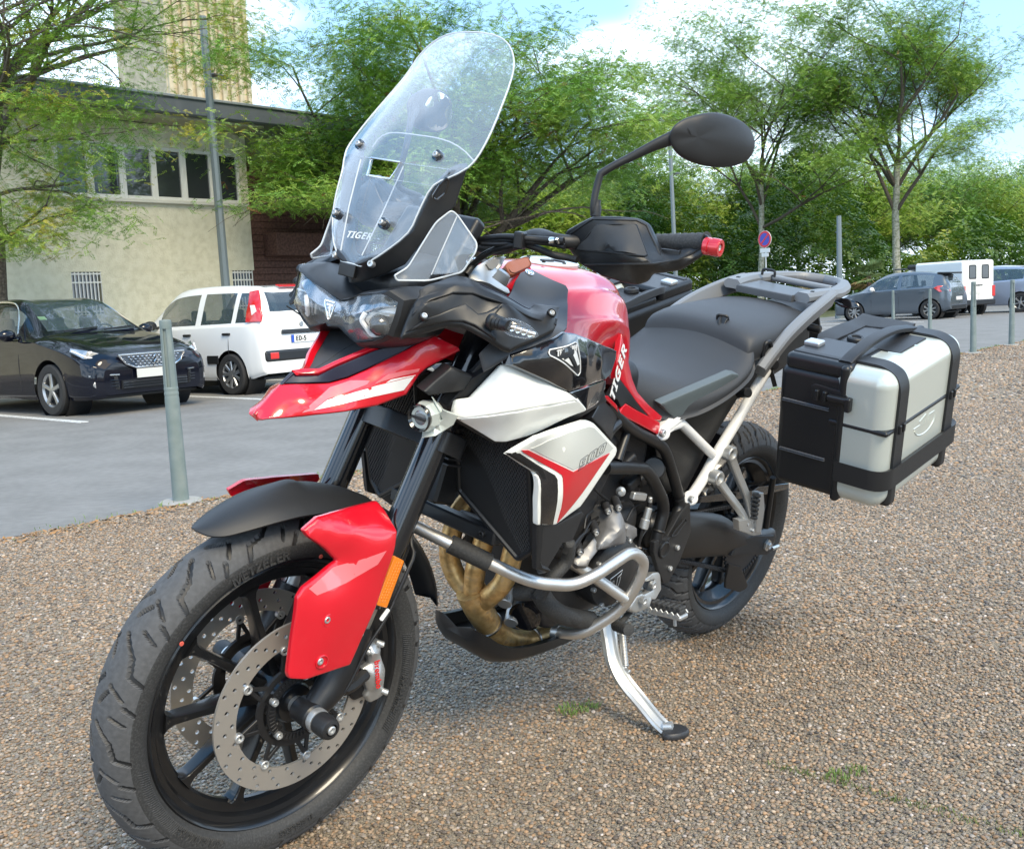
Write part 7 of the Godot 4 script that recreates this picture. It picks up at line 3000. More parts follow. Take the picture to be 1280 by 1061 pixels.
func frame_and_bars() -> void:
	var m := Soup.new()
	var t1 := pm([658,834,170,749,779,160,819,747,150,959,693,140,1016,622,138,1072,548,136,1081,522,138,1043,473,145,1013,450,150])
	tube(m, bend(t1, .05), .0135, 14)
	var t2 := pm([685,693,175,732,685,170,872,656,152,913,627,150,977,563,148,993,530,148,981,484,150,974,451,150])
	tube(m, bend(t2, .05), .0145, 14)
	tube(m, pm([782,748,150,744,697,165]), .010, 12)
	tube(m, pm([712,786,170,623,764,190,538,803,200]), .012, 12)
	var fr := pair("frame_tube", m, B.black)
	m = Soup.new()
	lathe(m, [Vector2(.0155, -.003), Vector2(.017, 0), Vector2(.0155, .003)], Vector3(.981,.482,.15), Vector3(.981,.484,.15) - Vector3(.993,.53,.148), 18)
	lathe(m, [Vector2(.0145, -.003), Vector2(.016, 0), Vector2(.0145, .003)], Vector3(1.07,.548,.136), Vector3(1.072,.548,.136) - Vector3(1.016,.622,.138), 18)
	sub_pair("frame_band", m, B.dark, fr)
	# heel plate
	m = Soup.new()
	plate(m, pm([1098,534,155,1122,453,158,1079,390,166,1034,342,170,1012,346,170,976,395,168,949,439,166,948,466,164,1010,466,160,1056,513,157]), .012, Vector3(0, 0, 1), .003, [], .012, .004)
	var hp := pair("heel_plate", m, B.matt)
	m = Soup.new()
	var zq := pm([1015,467,167,1025,477,167,1067,503,166,1075,493,166,1035,465,167])
	tube(m, bend(zq + [zq[0]], .004), .0018, 6)
	plate(m, shifted(zq, Vector3(0, 0, -.0005)), .001, Vector3(0, 0, 1), .0003)
	sub_pair("heel_slot", m, B.dark, hp)
	m = Soup.new()
	lathe(m, [Vector2(0, .003), Vector2(.014, .003), Vector2(.018, .005), Vector2(.021, .003), Vector2(.021, -.006), Vector2(0, -.006)], Vector3(.991,.438,.166), Vector3(0, 0, 1), 28)
	sub_pair("pivot_boss", m, B.black, hp)
	m = Soup.new()
	for q in pm([1053,429,167,1030,381,170]): bolt(m, q, Vector3(0, 0, 1), .0065, .004)
	sub_pair("bolt", m, B.alu, hp)

	# tubular engine guard
	var x0: Vector3 = Vector3(.313,.579,0)
	var front: Array = [Vector3(x0.x, x0.y, 0)] + pm([347,559,75,402,528,130,461,496,200,546,483,235,590,504,258,704,534,262,757,496,262,755,451,258,745,374,232,704,297,165,701,278,100])
	m = Soup.new()
	tube(m, bend(front, .045, 6), .0128, 18)
	var gd := pair("engine_guard", m, B.steel)
	m = Soup.new()
	tube(m, pm([627,490,160,677,453,200,741,404,240]), .0125, 16)
	sub_pair("guard_strut", m, B.steel, gd)
	m = Soup.new()
	tube(m, [front[1].lerp(front[2], -.02), front[1].lerp(front[2], .5), front[2].lerp(front[1], -.02)], .0185, 18)
	sub_pair("guard_sleeve", m, B.rubber, gd)
	m = Soup.new()
	cyl(m, front[front.size() - 1] + Vector3(.002, 0, .003), front[front.size() - 1] + Vector3(-.004, 0, -.012), .016, 18)
	for q in pm([740,403,241]): cyl(m, q + Vector3(0, 0, -.004), q + Vector3(0, -.002, .004), .0145, 16)
	sub_pair("guard_flange", m, B.steel, gd)

	# foot rest
	var pegs := []
	m = Soup.new()
	plate(m, pm([846,328,190,848,338,190,874,354,185,902,353,182,940,335,182,945,328,186,928,312,192,872,316,194]), .028, Vector3(0, .1, 1), .004, [], .01, .004)
	plate(m, pm([920,375,168,963,384,165,995,379,165,1003,334,172,967,320,182,935,330,184,903,347,182,959,344,175,968,368,170,933,369,168]), .016, Vector3(0, .1, 1), .003, [], .01, .003)
	var hg := pair("footpeg_hanger", m, B.cast)
	for q in pm([886,345,198,954,359,176]):
		m = Soup.new()
		lathe(m, [Vector2(0, .002), Vector2(.006, .002), Vector2(.007, .004), Vector2(.009, .003), Vector2(.009, -.006), Vector2(0, -.006)], q, Vector3(0, 0, 1), 18)
		sub_pair("pin", m, B.alu, hg)
	var pa: Vector3 = Vector3(.915,.326,.205)
	var pb: Vector3 = Vector3(.917,.34,.292)
	var pd := (pb - pa).normalized()
	var px := at((pa + pb) * .5, pd, Vector3(0, 1, 0))
	m = Soup.new()
	var L := pa.distance_to(pb)
	rbox(m, Transform3D(px.basis, px.origin + px.basis.y * -.007), Vector3(L, .012, .036), .005)
	for k in 6:
		for e in [-.019, .019]: box(m, Transform3D(px.basis * Basis(Vector3(0, 0, 1), PI / 4), px.origin + px.basis * Vector3(-L * .42 + k * L * .165, .0, e)), Vector3(.010, .010, .004), .001)
	cyl(m, px * Vector3(L * .2, -.01, .0), px * Vector3(L * .22, -.034, .0), .004, 10)
	var pg := pair("footpeg", m, B.cast)
	m = Soup.new()
	rbox(m, Transform3D(px.basis, px.origin + px.basis.y * .005), Vector3(L * .92, .016, .028), .006)
	for k in 6: rbox(m, Transform3D(px.basis, px.origin + px.basis * Vector3(-L * .4 + k * L * .16, .013, 0)), Vector3(L * .10, .008, .030), .003)
	sub_pair("peg_rubber", m, B.rubber, pg)
	# gear lever
	m = Soup.new()
	var ga: Vector3 = Vector3(.827,.288,.17)
	var gb: Vector3 = Vector3(.799,.307,.225)
	var prof := [Vector2(0, 0)]
	var gl := ga.distance_to(gb)
	for k in 14: prof.append(Vector2(.0135 if k % 2 else .0112, gl * k / 13.0))
	prof.append(Vector2(0, gl + .003))
	lathe(m, prof, ga, gb - ga, 18)
	tube(m, curve([ga + (gb - ga) * .2, Vector3(.888,.303,.165), Vector3(.944,.342,.165)], 5), .007, 10)
	bp("gear_lever", m, B.rubber)

	# side stand
	m = Soup.new()
	var path: Array = pm([885,251,110,877,220,128,864,184,155,858,154,190,857,126,240,850,104,295,848,91,338])
	path = curve(path, 4)
	var rings := []
	for i in path.size():
		var d: Vector3 = (path[mini(i + 1, path.size() - 1)] - path[maxi(0, i - 1)]).normalized()
		var z := (Vector3(-.35, 0, 1) - d * d.dot(Vector3(-.35, 0, 1))).normalized()
		var x := d.cross(z)
		var w := lerpf(.019, .0155, float(i) / path.size())
		var ring := []
		for q in [[-1, -.55], [-.7, -.8], [.7, -.8], [1, -.55], [1, .6], [.62, .72], [.40, .25], [-.40, .25], [-.62, .72], [-1, .6]]: ring.append(path[i] + x * (q[0] * w) + z * (q[1] * .012))
		rings.append(ring)
	loft(m, rings)
	var sd := bp("side_stand", m, B.alu, 30)
	m = Soup.new()
	var sp0: Vector3 = Vector3(.91,.229,.14)
	var sp1: Vector3 = Vector3(.871,.167,.19)
	var hel := []
	var sf := frame_of(sp1 - sp0)
	for i in 240:
		var t := i / 239.0
		var a := TAU * 26 * t
		var r := .0075 if t > .06 and t < .9 else .003
		hel.append(sp0.lerp(sp1, t) + (sf.x * cos(a) + sf.z * sin(a)) * r)
	tube(m, hel, .0016, 5)
	bp("stand_spring", m, B.alu, 60, true, sd)
	m = Soup.new()
	cyl(m, sp1 + Vector3(0, 0, -.012), sp1 + Vector3(0, 0, .012), .006, 12)
	bp("spring_post", m, B.cast, 38, true, sd)
	m = Soup.new()
	# the foot lies flat on the ground: level in the world, so turned back by the lean
	var fc := Vector3(.858, .0798, .3512) + Vector3(0, cos(0.223454), -sin(0.223454)) * .013
	var up := Vector3(0, cos(0.223454), -sin(0.223454))
	var out := Vector3(0, sin(0.223454), cos(0.223454))
	var foot := []
	for k in 18:
		var a := TAU * k / 18
		foot.append(fc + Vector3(1, 0, 0) * cos(a) * .034 + out * sin(a) * (.028 + .007 * cos(a)))
	var ft := []
	for s in [[.96, -.014], [1.06, -.010], [1.06, -.003], [.95, .002], [.5, .005]]:
		var r := []
		for q in foot: r.append(fc + (q - fc) * s[0] + up * s[1])
		ft.append(r)
	loft(m, ft)
	bp("stand_foot", m, B.engine_dark, 40, true, sd)
	m = Soup.new()
	tube(m, [path[path.size() - 2], path[path.size() - 1].lerp(fc, .8) + up * .010], .012, 10, .011)
	bp("stand_toe", m, B.alu, 38, true, sd)

func ribbon(path: Array, wide: float, thick: float, side: Vector3, taper := 1.0) -> Array:
	# flattened bar along a path: rings for loft()
	var rings := []
	for i in path.size():
		var d: Vector3 = (path[mini(i + 1, path.size() - 1)] - path[maxi(0, i - 1)]).normalized()
		var s := (side - d * d.dot(side)).normalized()
		var n := d.cross(s)
		var k := lerpf(1.0, taper, float(i) / (path.size() - 1))
		var ring := []
		for q in [[-1, -.6], [-.8, -1], [.8, -1], [1, -.6], [1, .6], [.8, 1], [-.8, 1], [-1, .6]]: ring.append(path[i] + s * (q[0] * wide * .5 * k) + n * (q[1] * thick * .5))
		rings.append(ring)
	return rings

func rear_end() -> void:
	var m := Soup.new()
	# swing arm
	var rings := []
	for s in [[1.04, .445, .115, .055, .03], [1.16, .425, .125, .062, .03], [1.30, .395, .130, .058, .028], [1.42, .355, .130, .042, .024], [1.52, .328, .130, .036, .02], [1.62, .318, .130, .034, .018], [1.64, .317, .130, .02, .012]]:
		rings.append(ring_at(Vector3(s[0], s[1], s[2]), Vector3(1, -.2, 0), s[3], s[4], 16))
	loft(m, smooth_rings(rings, 3))
	var sw := pair("swing_arm", m, B.black)
	m = Soup.new()
	rbox(m, at(Vector3(1.06, .445, 0)), Vector3(.09, .09, .22), .03)
	rbox(m, at(Vector3(1.20, .42, 0)), Vector3(.05, .06, .20), .02)
	bp("swing_arm_bridge", m, B.black)
	m = Soup.new()
	plate(m, pm([1379,369,152,1409,370,152,1493,362,152,1614,337,150,1620,329,150,1577,323,152,1606,287,152,1592,283,152,1363,332,154,1376,348,154]), .02, Vector3(0, 0, 1), .003, [], .012, .003)
	sub_pair("axle_plate", m, B.matt, sw)
	m = Soup.new()
	lathe(m, [Vector2(0, .012), Vector2(.007, .012), Vector2(.0085, .014), Vector2(.0105, .012), Vector2(.0105, .006), Vector2(.0175, .006), Vector2(.0175, 0), Vector2(0, 0)], Vector3(1.566,.32,.153), Vector3(0, 0, 1), 6)
	bolt(m, Vector3(1.654,.288,.14), Vector3(1, 0, 0), .006, .02)
	sub_pair("axle_nut", m, B.steel, sw)
	# lower chain guard and chain
	m = Soup.new()
	plate(m, pm([1419,285,125,1495,259,125,1538,213,122,1569,183,120,1562,172,120,1525,171,120,1431,209,122,1425,228,122]), .006, Vector3(0, 0, 1), .002, [], .012, .003)
	bp("chain_guard", m, B.black)
	m = Soup.new()
	for k in 60:
		var t := k / 59.0
		var p := Vector3(lerpf(1.0, 1.56, t), lerpf(.475, .432, t), .09)
		rbox(m, at(p, Vector3(1, -.08, 0)), Vector3(.0085, .013, .014), .003, 2)
		p = Vector3(lerpf(1.0, 1.556, t), lerpf(.405, .212, t), .09)
		rbox(m, at(p, Vector3(1, -.35, 0)), Vector3(.0085, .013, .014), .003, 2)
	for k in 30:
		var a := lerpf(-PI / 2, PI / 2, k / 29.0)
		rbox(m, at(Vector3(1.556 + cos(a) * .11, .322 + sin(a) * .11, .09), Vector3(-sin(a), cos(a), 0)), Vector3(.0085, .013, .014), .003, 2)
	bp("chain", m, B.engine_dark)
	# hugger over the rear tyre
	m = Soup.new()
	rings = []
	for s in [[178.0, .337, .05], [160.0, .340, .075], [140.0, .343, .082], [115.0, .345, .083], [90.0, .346, .082], [72.0, .346, .07]]:
		var a := deg_to_rad(s[0])
		var up := []
		var dn := []
		for i in 9:
			var t := -1.0 + i / 4.0
			var r: float = s[1] - .03 * t * t
			up.append(Vector3(1.556 + cos(a) * r, .322 + sin(a) * r, t * s[2]))
			dn.append(Vector3(1.556 + cos(a) * (r - .003), .322 + sin(a) * (r - .003), t * s[2]))
		dn.reverse()
		rings.append(up + dn)
	var hug_rings: Array = rings.slice(0, 4)
	loft(m, smooth_rings(hug_rings, 4))
	plate(m, pm([1200,509,100,1358,496,104,1518,476,106,1551,482,106,1735,460,106,1745,449,106,1729,442,106,1562,451,106,1526,454,106,1355,473,104,1214,490,100]), .035, Vector3(0, 0, 1), .003, [], .012)
	bp("hugger", m, B.gloss, 40)
	m = Soup.new()
	tube(m, pm([1489,539,170,1503,504,165,1527,382,160]), .0085, 10)
	bp("case_stay", m, B.black)

	# white rear frame
	m = Soup.new()
	var main: Array = pm([1126,530,135,1173,580,138,1200,629,142,1293,746,150,1370,858,158,1390,890,159])
	tube(m, bend(main, .03), .0140, 16)
	tube(m, pm([958,733,135,1018,740,140,1185,641,143]), .0118, 14)
	tube(m, bend([Vector3(.958,.733,.135), Vector3(1.015,.76,.14), Vector3(1.2, .80, .13), Vector3(1.6, .93, .11)], .04), .0125, 12)
	var sf := pair("rear_frame", m, B.frame_white)
	m = Soup.new()
	plate(m, pm([924,730,142,932,743,142,966,759,142,1005,753,148,1000,738,150,948,718,148]), .02, Vector3(0, 0, 1), .004)
	cyl(m, Vector3(1.147,.527,.125), Vector3(1.1,.544,.152), .0185, 18, .003)
	cyl(m, Vector3(.961,.72,.13), Vector3(.919,.733,.156), .0165, 18, .003)
	sub_pair("frame_lug", m, B.frame_white, sf)
	m = Soup.new()
	for q in pm([1102,541,155,917,734,158]): bolt(m, q, Vector3(0, 0, 1), .009, .005)
	sub_pair("bolt", m, B.alu, sf)

	# pillion foot rest bracket
	m = Soup.new()
	var a1: Array = pm([1231,643,165,1269,588,175,1319,517,190,1349,448,200])
	var a2: Array = pm([1187,586,165,1236,540,175,1297,485,190,1326,447,200])
	loft(m, ribbon(curve(a1, 4), .026, .014, Vector3(1, .3, 0), .75))
	loft(m, ribbon(curve(a2, 4), .026, .014, Vector3(1, -.3, 0), .75))
	plate(m, pm([1266,471,206,1319,465,206,1383,430,206,1414,401,206,1369,406,206,1281,439,206]), .018, Vector3(0, 0, 1), .003)
	var ph := pair("pillion_bracket", m, B.cast)
	m = Soup.new()
	for q in [a1[0], a2[0]]:
		lathe(m, [Vector2(.009, -.016), Vector2(.0185, -.016), Vector2(.0195, -.012), Vector2(.0195, .008), Vector2(.017, .012), Vector2(.012, .012), Vector2(.009, .006)], q, Vector3(-.1, 0, 1), 24, true)
	sub_pair("eye", m, B.cast, ph)
	m = Soup.new()
	plate(m, pm([1332,536,215,1360,531,215,1383,482,215,1396,409,212,1365,419,212,1346,477,215]), .02, Vector3(0, 0, 1), .003)
	bolt(m, Vector3(1.351,.427,.207), Vector3(0, 0, 1), .006, .005)
	sub_pair("pillion_peg", m, B.alu, ph)
	m = Soup.new()
	for k in 6: rbox(m, at(Vector3(1.33,.528,.21).lerp(Vector3(1.34,.465,.208), k / 5.0), Vector3(.2, .98, 0)), Vector3(.0095, .016, .02), .004, 3)
	sub_pair("peg_rubber", m, B.rubber, ph)

	# dark side cover and inner mudguard under the seat
	m = Soup.new()
	plate(m, [Vector3(.95, .76, .115), Vector3(1.24, .815, .13), Vector3(1.30, .78, .13), Vector3(1.21, .66, .12), Vector3(1.14, .53, .11), Vector3(1.04, .56, .10), Vector3(.97, .68, .11)], .03, Vector3(0, 0, 1), .004, [], .02)
	var sc := pair("side_cover", m, B.black)
	m = Soup.new()
	for k in 3: rbox(m, at(Vector3(1.188,.772,.134).lerp(Vector3(1.245,.791,.136), k / 2.0), Vector3(.3, .95, 0)), Vector3(.012, .005, .004), .001, 2)
	sub_pair("cover_clip", m, B.cast, sc)
	m = Soup.new()
	rbox(m, at(Vector3(1.05, .66, 0), Vector3(1, .25, 0)), Vector3(.26, .30, .18), .03)
	rbox(m, at(Vector3(1.45, .83, 0), Vector3(1, .28, 0)), Vector3(.55, .12, .20), .03)
	tube(m, curve([Vector3(1.02, .56, .02), Vector3(1.12, .72, .0), Vector3(1.16, .80, 0)], 4), .035, 14)
	bp("inner_mudguard", m, B.dark)
	m = Soup.new()
	cyl(m, Vector3(1.27,.789,.14), Vector3(1.254,.8,.175), .0125, 18, .002)
	cyl(m, Vector3(1.632,.936,.12), Vector3(1.639,.933,.155), .012, 18, .002)
	cyl(m, Vector3(1.375,.857,.155), Vector3(1.37,.862,.175), .014, 16)
	bp("case_mount", m, B.black)
	m = Soup.new()
	tube(m, pm([1355,861,165,1372,833,170,1379,806,180]), .006, 8)
	bp("case_bracket", m, B.black)

	# seat: rider
	var st := [
		[.800, .905, .840, .070], [.85, .893, .800, .088], [.90, .878, .775, .105], [.96, .862, .752, .130], [1.03, .852, .760, .158], [1.10, .853, .785, .176], [1.17, .868, .815, .184], [1.23, .900, .840, .180], [1.262, .930, .862, .168], [1.272, .930, .90, .150]]
	rings = []
	for s in st:
		var t: float = s[1]
		var b: float = s[2]
		var w: float = s[3]
		rings.append(both([Vector3(s[0], t, 0), Vector3(s[0], t - .004, w * .35), Vector3(s[0], t - .012, w * .62), Vector3(s[0], lerpf(t, b, .32), w * .86), Vector3(s[0], lerpf(t, b, .60), w), Vector3(s[0], lerpf(t, b, .90), w * 1.0), Vector3(s[0], b, w * .96), Vector3(s[0], b, 0)]))
	m = Soup.new()
	loft(m, smooth_rings(rings, 5, 3))
	var se := bp("rider_seat", m, B.seat, 50)
	# grey panel along its lower edge
	for s in [1.0, -1.0]:
		m = Soup.new()
		var gp: Array = pm([917,797,140,999,822,159,1087,844,172,1150,858,178,1179,854,179,1216,837,175,1102,796,166,1011,752,148,983,757,142,963,768,140])
		if s < 0: gp = mirrored(gp)
		plate(m, gp, .022, Vector3(0, 0, s), .005, [], .012, .004)
		bp("seat_panel", m, B.seat_grey, 38, true, se)
	# pillion
	st = [[1.248, .905, .862, .150], [1.256, .940, .866, .158], [1.285, .958, .872, .164], [1.35, .970, .885, .166], [1.43, .978, .90, .160], [1.51, .986, .915, .148], [1.575, .991, .93, .130], [1.615, .985, .94, .110], [1.63, .965, .945, .095]]
	rings = []
	for s in st:
		var t: float = s[1]
		var b: float = s[2]
		var w: float = s[3]
		rings.append(both([Vector3(s[0], t, 0), Vector3(s[0], t - .002, w * .4), Vector3(s[0], t - .008, w * .7), Vector3(s[0], lerpf(t, b, .28), w * .94), Vector3(s[0], lerpf(t, b, .6), w), Vector3(s[0], lerpf(t, b, .9), w * .96), Vector3(s[0], b, w * .88), Vector3(s[0], b, 0)]))
	m = Soup.new()
	loft(m, smooth_rings(rings, 5, 3))
	var pi := bp("pillion_seat", m, B.seat, 50)
	m = Soup.new()
	tube(m, curve([Vector3(1.262, .935, .06), Vector3(1.27, .955, .05), Vector3(1.285, .965, .045)], 3), .004, 8)
	tube(m, bend([Vector3(1.283, .954, .038), Vector3(1.278, .968, .038), Vector3(1.288, .968, .062), Vector3(1.293, .956, .062)], .006), .004, 8)
	rbox(m, at(Vector3(1.268, .943, .055), Vector3(.6, .8, 0)), Vector3(.05, .006, .024), .002)
	bp("strap_loop", m, B.dark, 38, true, pi)
	m = Soup.new()
	tube(m, bend(pm([1313,887,165,1308,921,168,1327,925,170,1351,898,168,1319,881,166]), .01), .005, 8)
	bp("strap_loop", m, B.dark, 38, true, pi)

	# grab rails and rear rack
	m = Soup.new()
	var gr: Array = pm([1305,849,170,1340,881,172,1416,928,168,1517,968,160,1625,999,148,1703,1016,136])
	loft(m, ribbon(curve(gr, 5), .044, .026, Vector3(-.6, .7, .35), 1.1))
	rings = ribbon(curve([gr[5] + Vector3(-.02, .012, -.002), Vector3(1.68, 1.028, .128), Vector3(1.60, 1.030, .13)], 4), .045, .022, Vector3(0, 0, 1))
	var rl := pair("grab_rail", m, B.rack)
	for sd in [1.0, -1.0]:
		m = Soup.new()
		var lp := bend([Vector3(1.585, 1.016, .108 * sd), Vector3(1.66, 1.024, .118 * sd), Vector3(1.745, 1.027, .128 * sd), Vector3(1.86, 1.036, .100 * sd), Vector3(1.925, 1.040, .066 * sd), Vector3(1.948, 1.041, .0)], .035, 5)
		rings = []
		for i in lp.size():
			var d: Vector3 = (lp[mini(i + 1, lp.size() - 1)] - lp[maxi(0, i - 1)]).normalized()
			if i == lp.size() - 1: d = Vector3(0, 0, -sd)
			var sv := d.cross(Vector3.UP).normalized()
			var w := lerpf(.024, .017, smoothstep(.2, .9, float(i) / lp.size()))
			var ring := []
			for q in [[-1, -.5], [-.75, -1], [.75, -1], [1, -.5], [1, .3], [.6, 1], [-.6, 1], [-1, .3]]: ring.append(lp[i] + sv * (q[0] * w) + Vector3(0, q[1] * .013, 0))
			rings.append(ring)
		loft(m, rings)
		bp("rack_loop", m, B.rack)
	m = Soup.new()
	rbox(m, at(Vector3(1.80, 1.031, 0)), Vector3(.035, .018, .19), .008, 3)
	bp("rack_bridge", m, B.rack)
	m = Soup.new()
	plate(m, [Vector3(1.57, 1.018, -.085), Vector3(1.70, 1.028, -.086), Vector3(1.70, 1.028, .086), Vector3(1.57, 1.018, .085)], .02, Vector3(0, 1, 0), .005, [], .02)
	bp("rack_panel", m, mat(.06, .064, .07, .4))
	m = Soup.new()
	for q in [Vector3(1.63, 1.033, .115), Vector3(1.80, 1.039, .095), Vector3(1.90, 1.0405, .06), Vector3(1.63, 1.033, -.115), Vector3(1.80, 1.039, -.095)]:
		rbox(m, at(q, Vector3(.9, 0, -.3)), Vector3(.032, .003, .010), .001, 2)
	tube(m, bend([Vector3(1.735, 1.04, -.10), Vector3(1.735, 1.058, -.10), Vector3(1.735, 1.058, -.06), Vector3(1.735, 1.04, -.06)], .01), .004, 8)
	bp("rack_slot", m, B.dark)
	# tail: lamp, indicators, plate carrier
	m = Soup.new()
	rings = []
	for s in [[1.55, .92, .10, .03], [1.68, .945, .085, .035], [1.80, .965, .06, .03], [1.86, .97, .045, .022]]: rings.append(ring_at(Vector3(s[0], s[1], 0), Vector3(1, .2, 0), s[3], s[2], 16))
	loft(m, smooth_rings(rings, 3))
	bp("tail_unit", m, B.black)
	m = Soup.new()
	rbox(m, at(Vector3(1.87, .972, 0), Vector3(1, .1, 0)), Vector3(.02, .032, .10), .008)
	bp("tail_lamp", m, mat(.35, .01, .01, .15, 0.0, 1.0))
	m = Soup.new()
	plate(m, [Vector3(1.84, .95, -.05), Vector3(1.84, .95, .05), Vector3(2.0, .62, .09), Vector3(2.0, .62, -.09)], .008, Vector3(1, .3, 0), .002, [], .03)
	bp("plate_carrier", m, B.black)
	m = Soup.new()
	var ia: Vector3 = Vector3(1.86,.995,.07)
	var ib: Vector3 = Vector3(1.879,.988,.145)
	rings = []
	for s in [[-.05, .006, .006], [.15, .006, .006], [.28, .011, .011], [.5, .0165, .014], [.75, .015, .013], [.95, .007, .006], [1.0, .001, .001]]:
		rings.append(ring_at(ia.lerp(ib, s[0]), ib - ia, s[2], s[1], 14))
	loft(m, smooth_rings(rings, 3))
	pair("rear_signal", m, B.gloss)

func hands_and_mirrors() -> void:
	# hand guards: a wide shell in front of the grip with an arm running to the bar end
	var m := Soup.new()
	var o := pm([398,1172,213,393,1187,221,391,1203,247,392,1219,275,413,1224,310,438,1225,337,450,1218,351,454,1196,367,461,1173,381,482,1182,399,497,1198,420,486,1215,441,488,1212,447,493,1190,447,489,1176,437,474,1150,413,452,1143,397,435,1139,383,442,1124,371,431,1115,357,422,1116,333,405,1121,303,399,1135,255,403,1152,227])
	# the guard bulges forwards in the middle
	for i in o.size():
		var q: Vector3 = o[i]
		o[i] = q
	var inn := pm([395,1170,302,385,1171,360,414,1160,395,406,1140,370,462,1167,415])
	plate(m, o, .012, Vector3(-1, 0, .4), .005, inn, .008, .006)
	var hg := pair("hand_guard", m, B.black)
	var fc := face_of(o, Vector3(-1, 0, .4), inn)
	m = Soup.new()
	var ip := pm([402,1159,245,397,1205,285,402,1207,290,435,1214,335,441,1212,337,443,1168,370,439,1165,369,401,1158,250])
	sticker(m, fc, ip, .0055, .004, .008)
	sub_pair("guard_panel", m, mat(.027, .028, .03, .6), hg)
	m = Soup.new()
	line_on(m, fc, ip, .0016, true, .003)
	line_on(m, fc, pm([397,1135,265,437,1155,385,478,1165,405,490,1194,440]), .0022)
	line_on(m, fc, pm([397,1179,225,393,1214,275,438,1221,335,447,1215,350,459,1169,380]), .0018)
	sub_pair("guard_ridge", m, B.black, hg)
	# grip and red bar end
	var g0: Vector3 = Vector3(.502,1.174,.285)
	var g1: Vector3 = Vector3(.502,1.2,.437)
	var gd := (g1 - g0).normalized()
	m = Soup.new()
	var prof := [Vector2(0, 0), Vector2(.021, 0), Vector2(.021, .006)]
	var L := g0.distance_to(g1)
	for k in 22: prof.append(Vector2(.0172 if k % 2 else .0160, .01 + (L - .012) * k / 21.0))
	prof.append(Vector2(.0185, L)); prof.append(Vector2(0, L))
	lathe(m, prof, g0, gd, 22)
	var gp := pair("grip", m, B.rubber)
	m = Soup.new()
	var b0: Vector3 = Vector3(.492,1.195,.441)
	lathe(m, [Vector2(0, 0), Vector2(.014, 0), Vector2(.015, .002), Vector2(.015, .009), Vector2(.0132, .010), Vector2(.0132, .013), Vector2(.0152, .014), Vector2(.0152, .026), Vector2(.0138, .029), Vector2(.008, .029), Vector2(.0075, .024), Vector2(0, .024)], b0, Vector3(.12, 0, 1), 28)
	var be := pair("bar_end", m, mat(.60, .02, .03, .25, .3, 1.0))
	m = Soup.new()
	bolt(m, b0 + Vector3(.003, 0, .024), Vector3(.12, 0, 1), .006, .003)
	sub_pair("bolt", m, B.alu, be)
	# switch block, lever, lever perch
	m = Soup.new()
	rbox(m, at(g0.lerp(g1, -.18), gd), Vector3(.055, .042, .046), .012)
	pair("switch_block", m, B.black)
	m = Soup.new()
	var lv: Array = [g0 + Vector3(-.02, -.005, -.045), g0.lerp(g1, .2) + Vector3(-.034, -.012, 0), g0.lerp(g1, .6) + Vector3(-.034, -.016, 0), g0.lerp(g1, .8) + Vector3(-.028, -.02, 0)]
	loft(m, ribbon(curve(lv, 5), .016, .009, Vector3(0, 1, 0), .8))
	pair("lever", m, B.black)
	# mirror on its cranked stem
	m = Soup.new()
	var s0: Vector3 = Vector3(.426,1.223,.255)
	var s1: Vector3 = Vector3(.43,1.276,.248)
	var s2: Vector3 = Vector3(.442,1.298,.256)
	var s3: Vector3 = Vector3(.492,1.344,.305)
	var s4: Vector3 = Vector3(.519,1.363,.328)
	tube(m, curve([g0.lerp(g1, -.12) + Vector3(0, .02, 0), s0 + Vector3(0, -.01, 0), s1, s2, s3], 6), .0058, 12, .0068)
	lathe(m, [Vector2(0, 0), Vector2(.0095, 0), Vector2(.0095, .016), Vector2(.0075, .020), Vector2(.0075, .028), Vector2(0, .028)], s0 + Vector3(0, -.006, 0), s1 - s0, 18)
	loft(m, smooth_rings([ring_at(s2.lerp(s3, .4), s3 - s2, .0072, .0075, 14), ring_at(s3, s4 - s3, .0095, .0085, 14), ring_at(s4, s4 - s3, .0135, .011, 14), ring_at(s4 + (s4 - s3) * .5, s4 - s3, .016, .014, 14)], 4))
	var ms := pair("mirror_stem", m, B.matt)
	m = Soup.new()
	var mo := pm([518,1357,325,517,1379,328,534,1396,335,561,1408,345,588,1415,358,620,1412,370,651,1401,380,667,1381,388,670,1362,390,661,1342,386,633,1328,376,596,1322,363,561,1325,348,534,1335,335])
	var mc := Vector3.ZERO
	for q in mo: mc += q
	mc /= mo.size()
	# all on one upright plane that faces backwards and a little inwards
	var ml := []
	for q in mo: ml.append(mc + (q - mc) * .97)
	var rings := []
	for k in [[.94, .028], [1.0, .024], [1.015, .012], [1.0, -.004], [.93, -.018], [.80, -.030], [.58, -.039], [.30, -.044], [.05, -.0455]]:
		var r := []
		for q in ml:
			var dy: float = q.y - mc.y
			r.append(Vector3(mc.x + (q.x - mc.x) * k[0] + k[1], mc.y + dy * k[0], mc.z + (q.z - mc.z) * k[0]))
		rings.append(curve(r, 3, true))
	loft(m, smooth_rings(rings, 3))
	var mr := pair("mirror", m, B.matt, 40)
	m = Soup.new()
	var gl := []
	for q in ml: gl.append(Vector3(mc.x + (q.x - mc.x) * .93 + .0285, mc.y + (q.y - mc.y) * .92, mc.z + (q.z - mc.z) * .92))
	plate(m, gl, .001, Vector3(1, 0, 0), .0006, [], .02)
	sub_pair("mirror_glass", m, B.chrome, mr)
	# cables and hoses at the bars
	m = Soup.new()
	tube(m, curve(pm([295,1122,20,325,1131,40,322,1148,80,320,1163,140,321,1167,180,340,1169,210,354,1173,250]), 5), .0058, 10)
	tube(m, curve(pm([292,1121,40,317,1131,60,321,1149,100,322,1160,160,328,1163,190,353,1164,220,359,1163,250]), 5), .0048, 10)
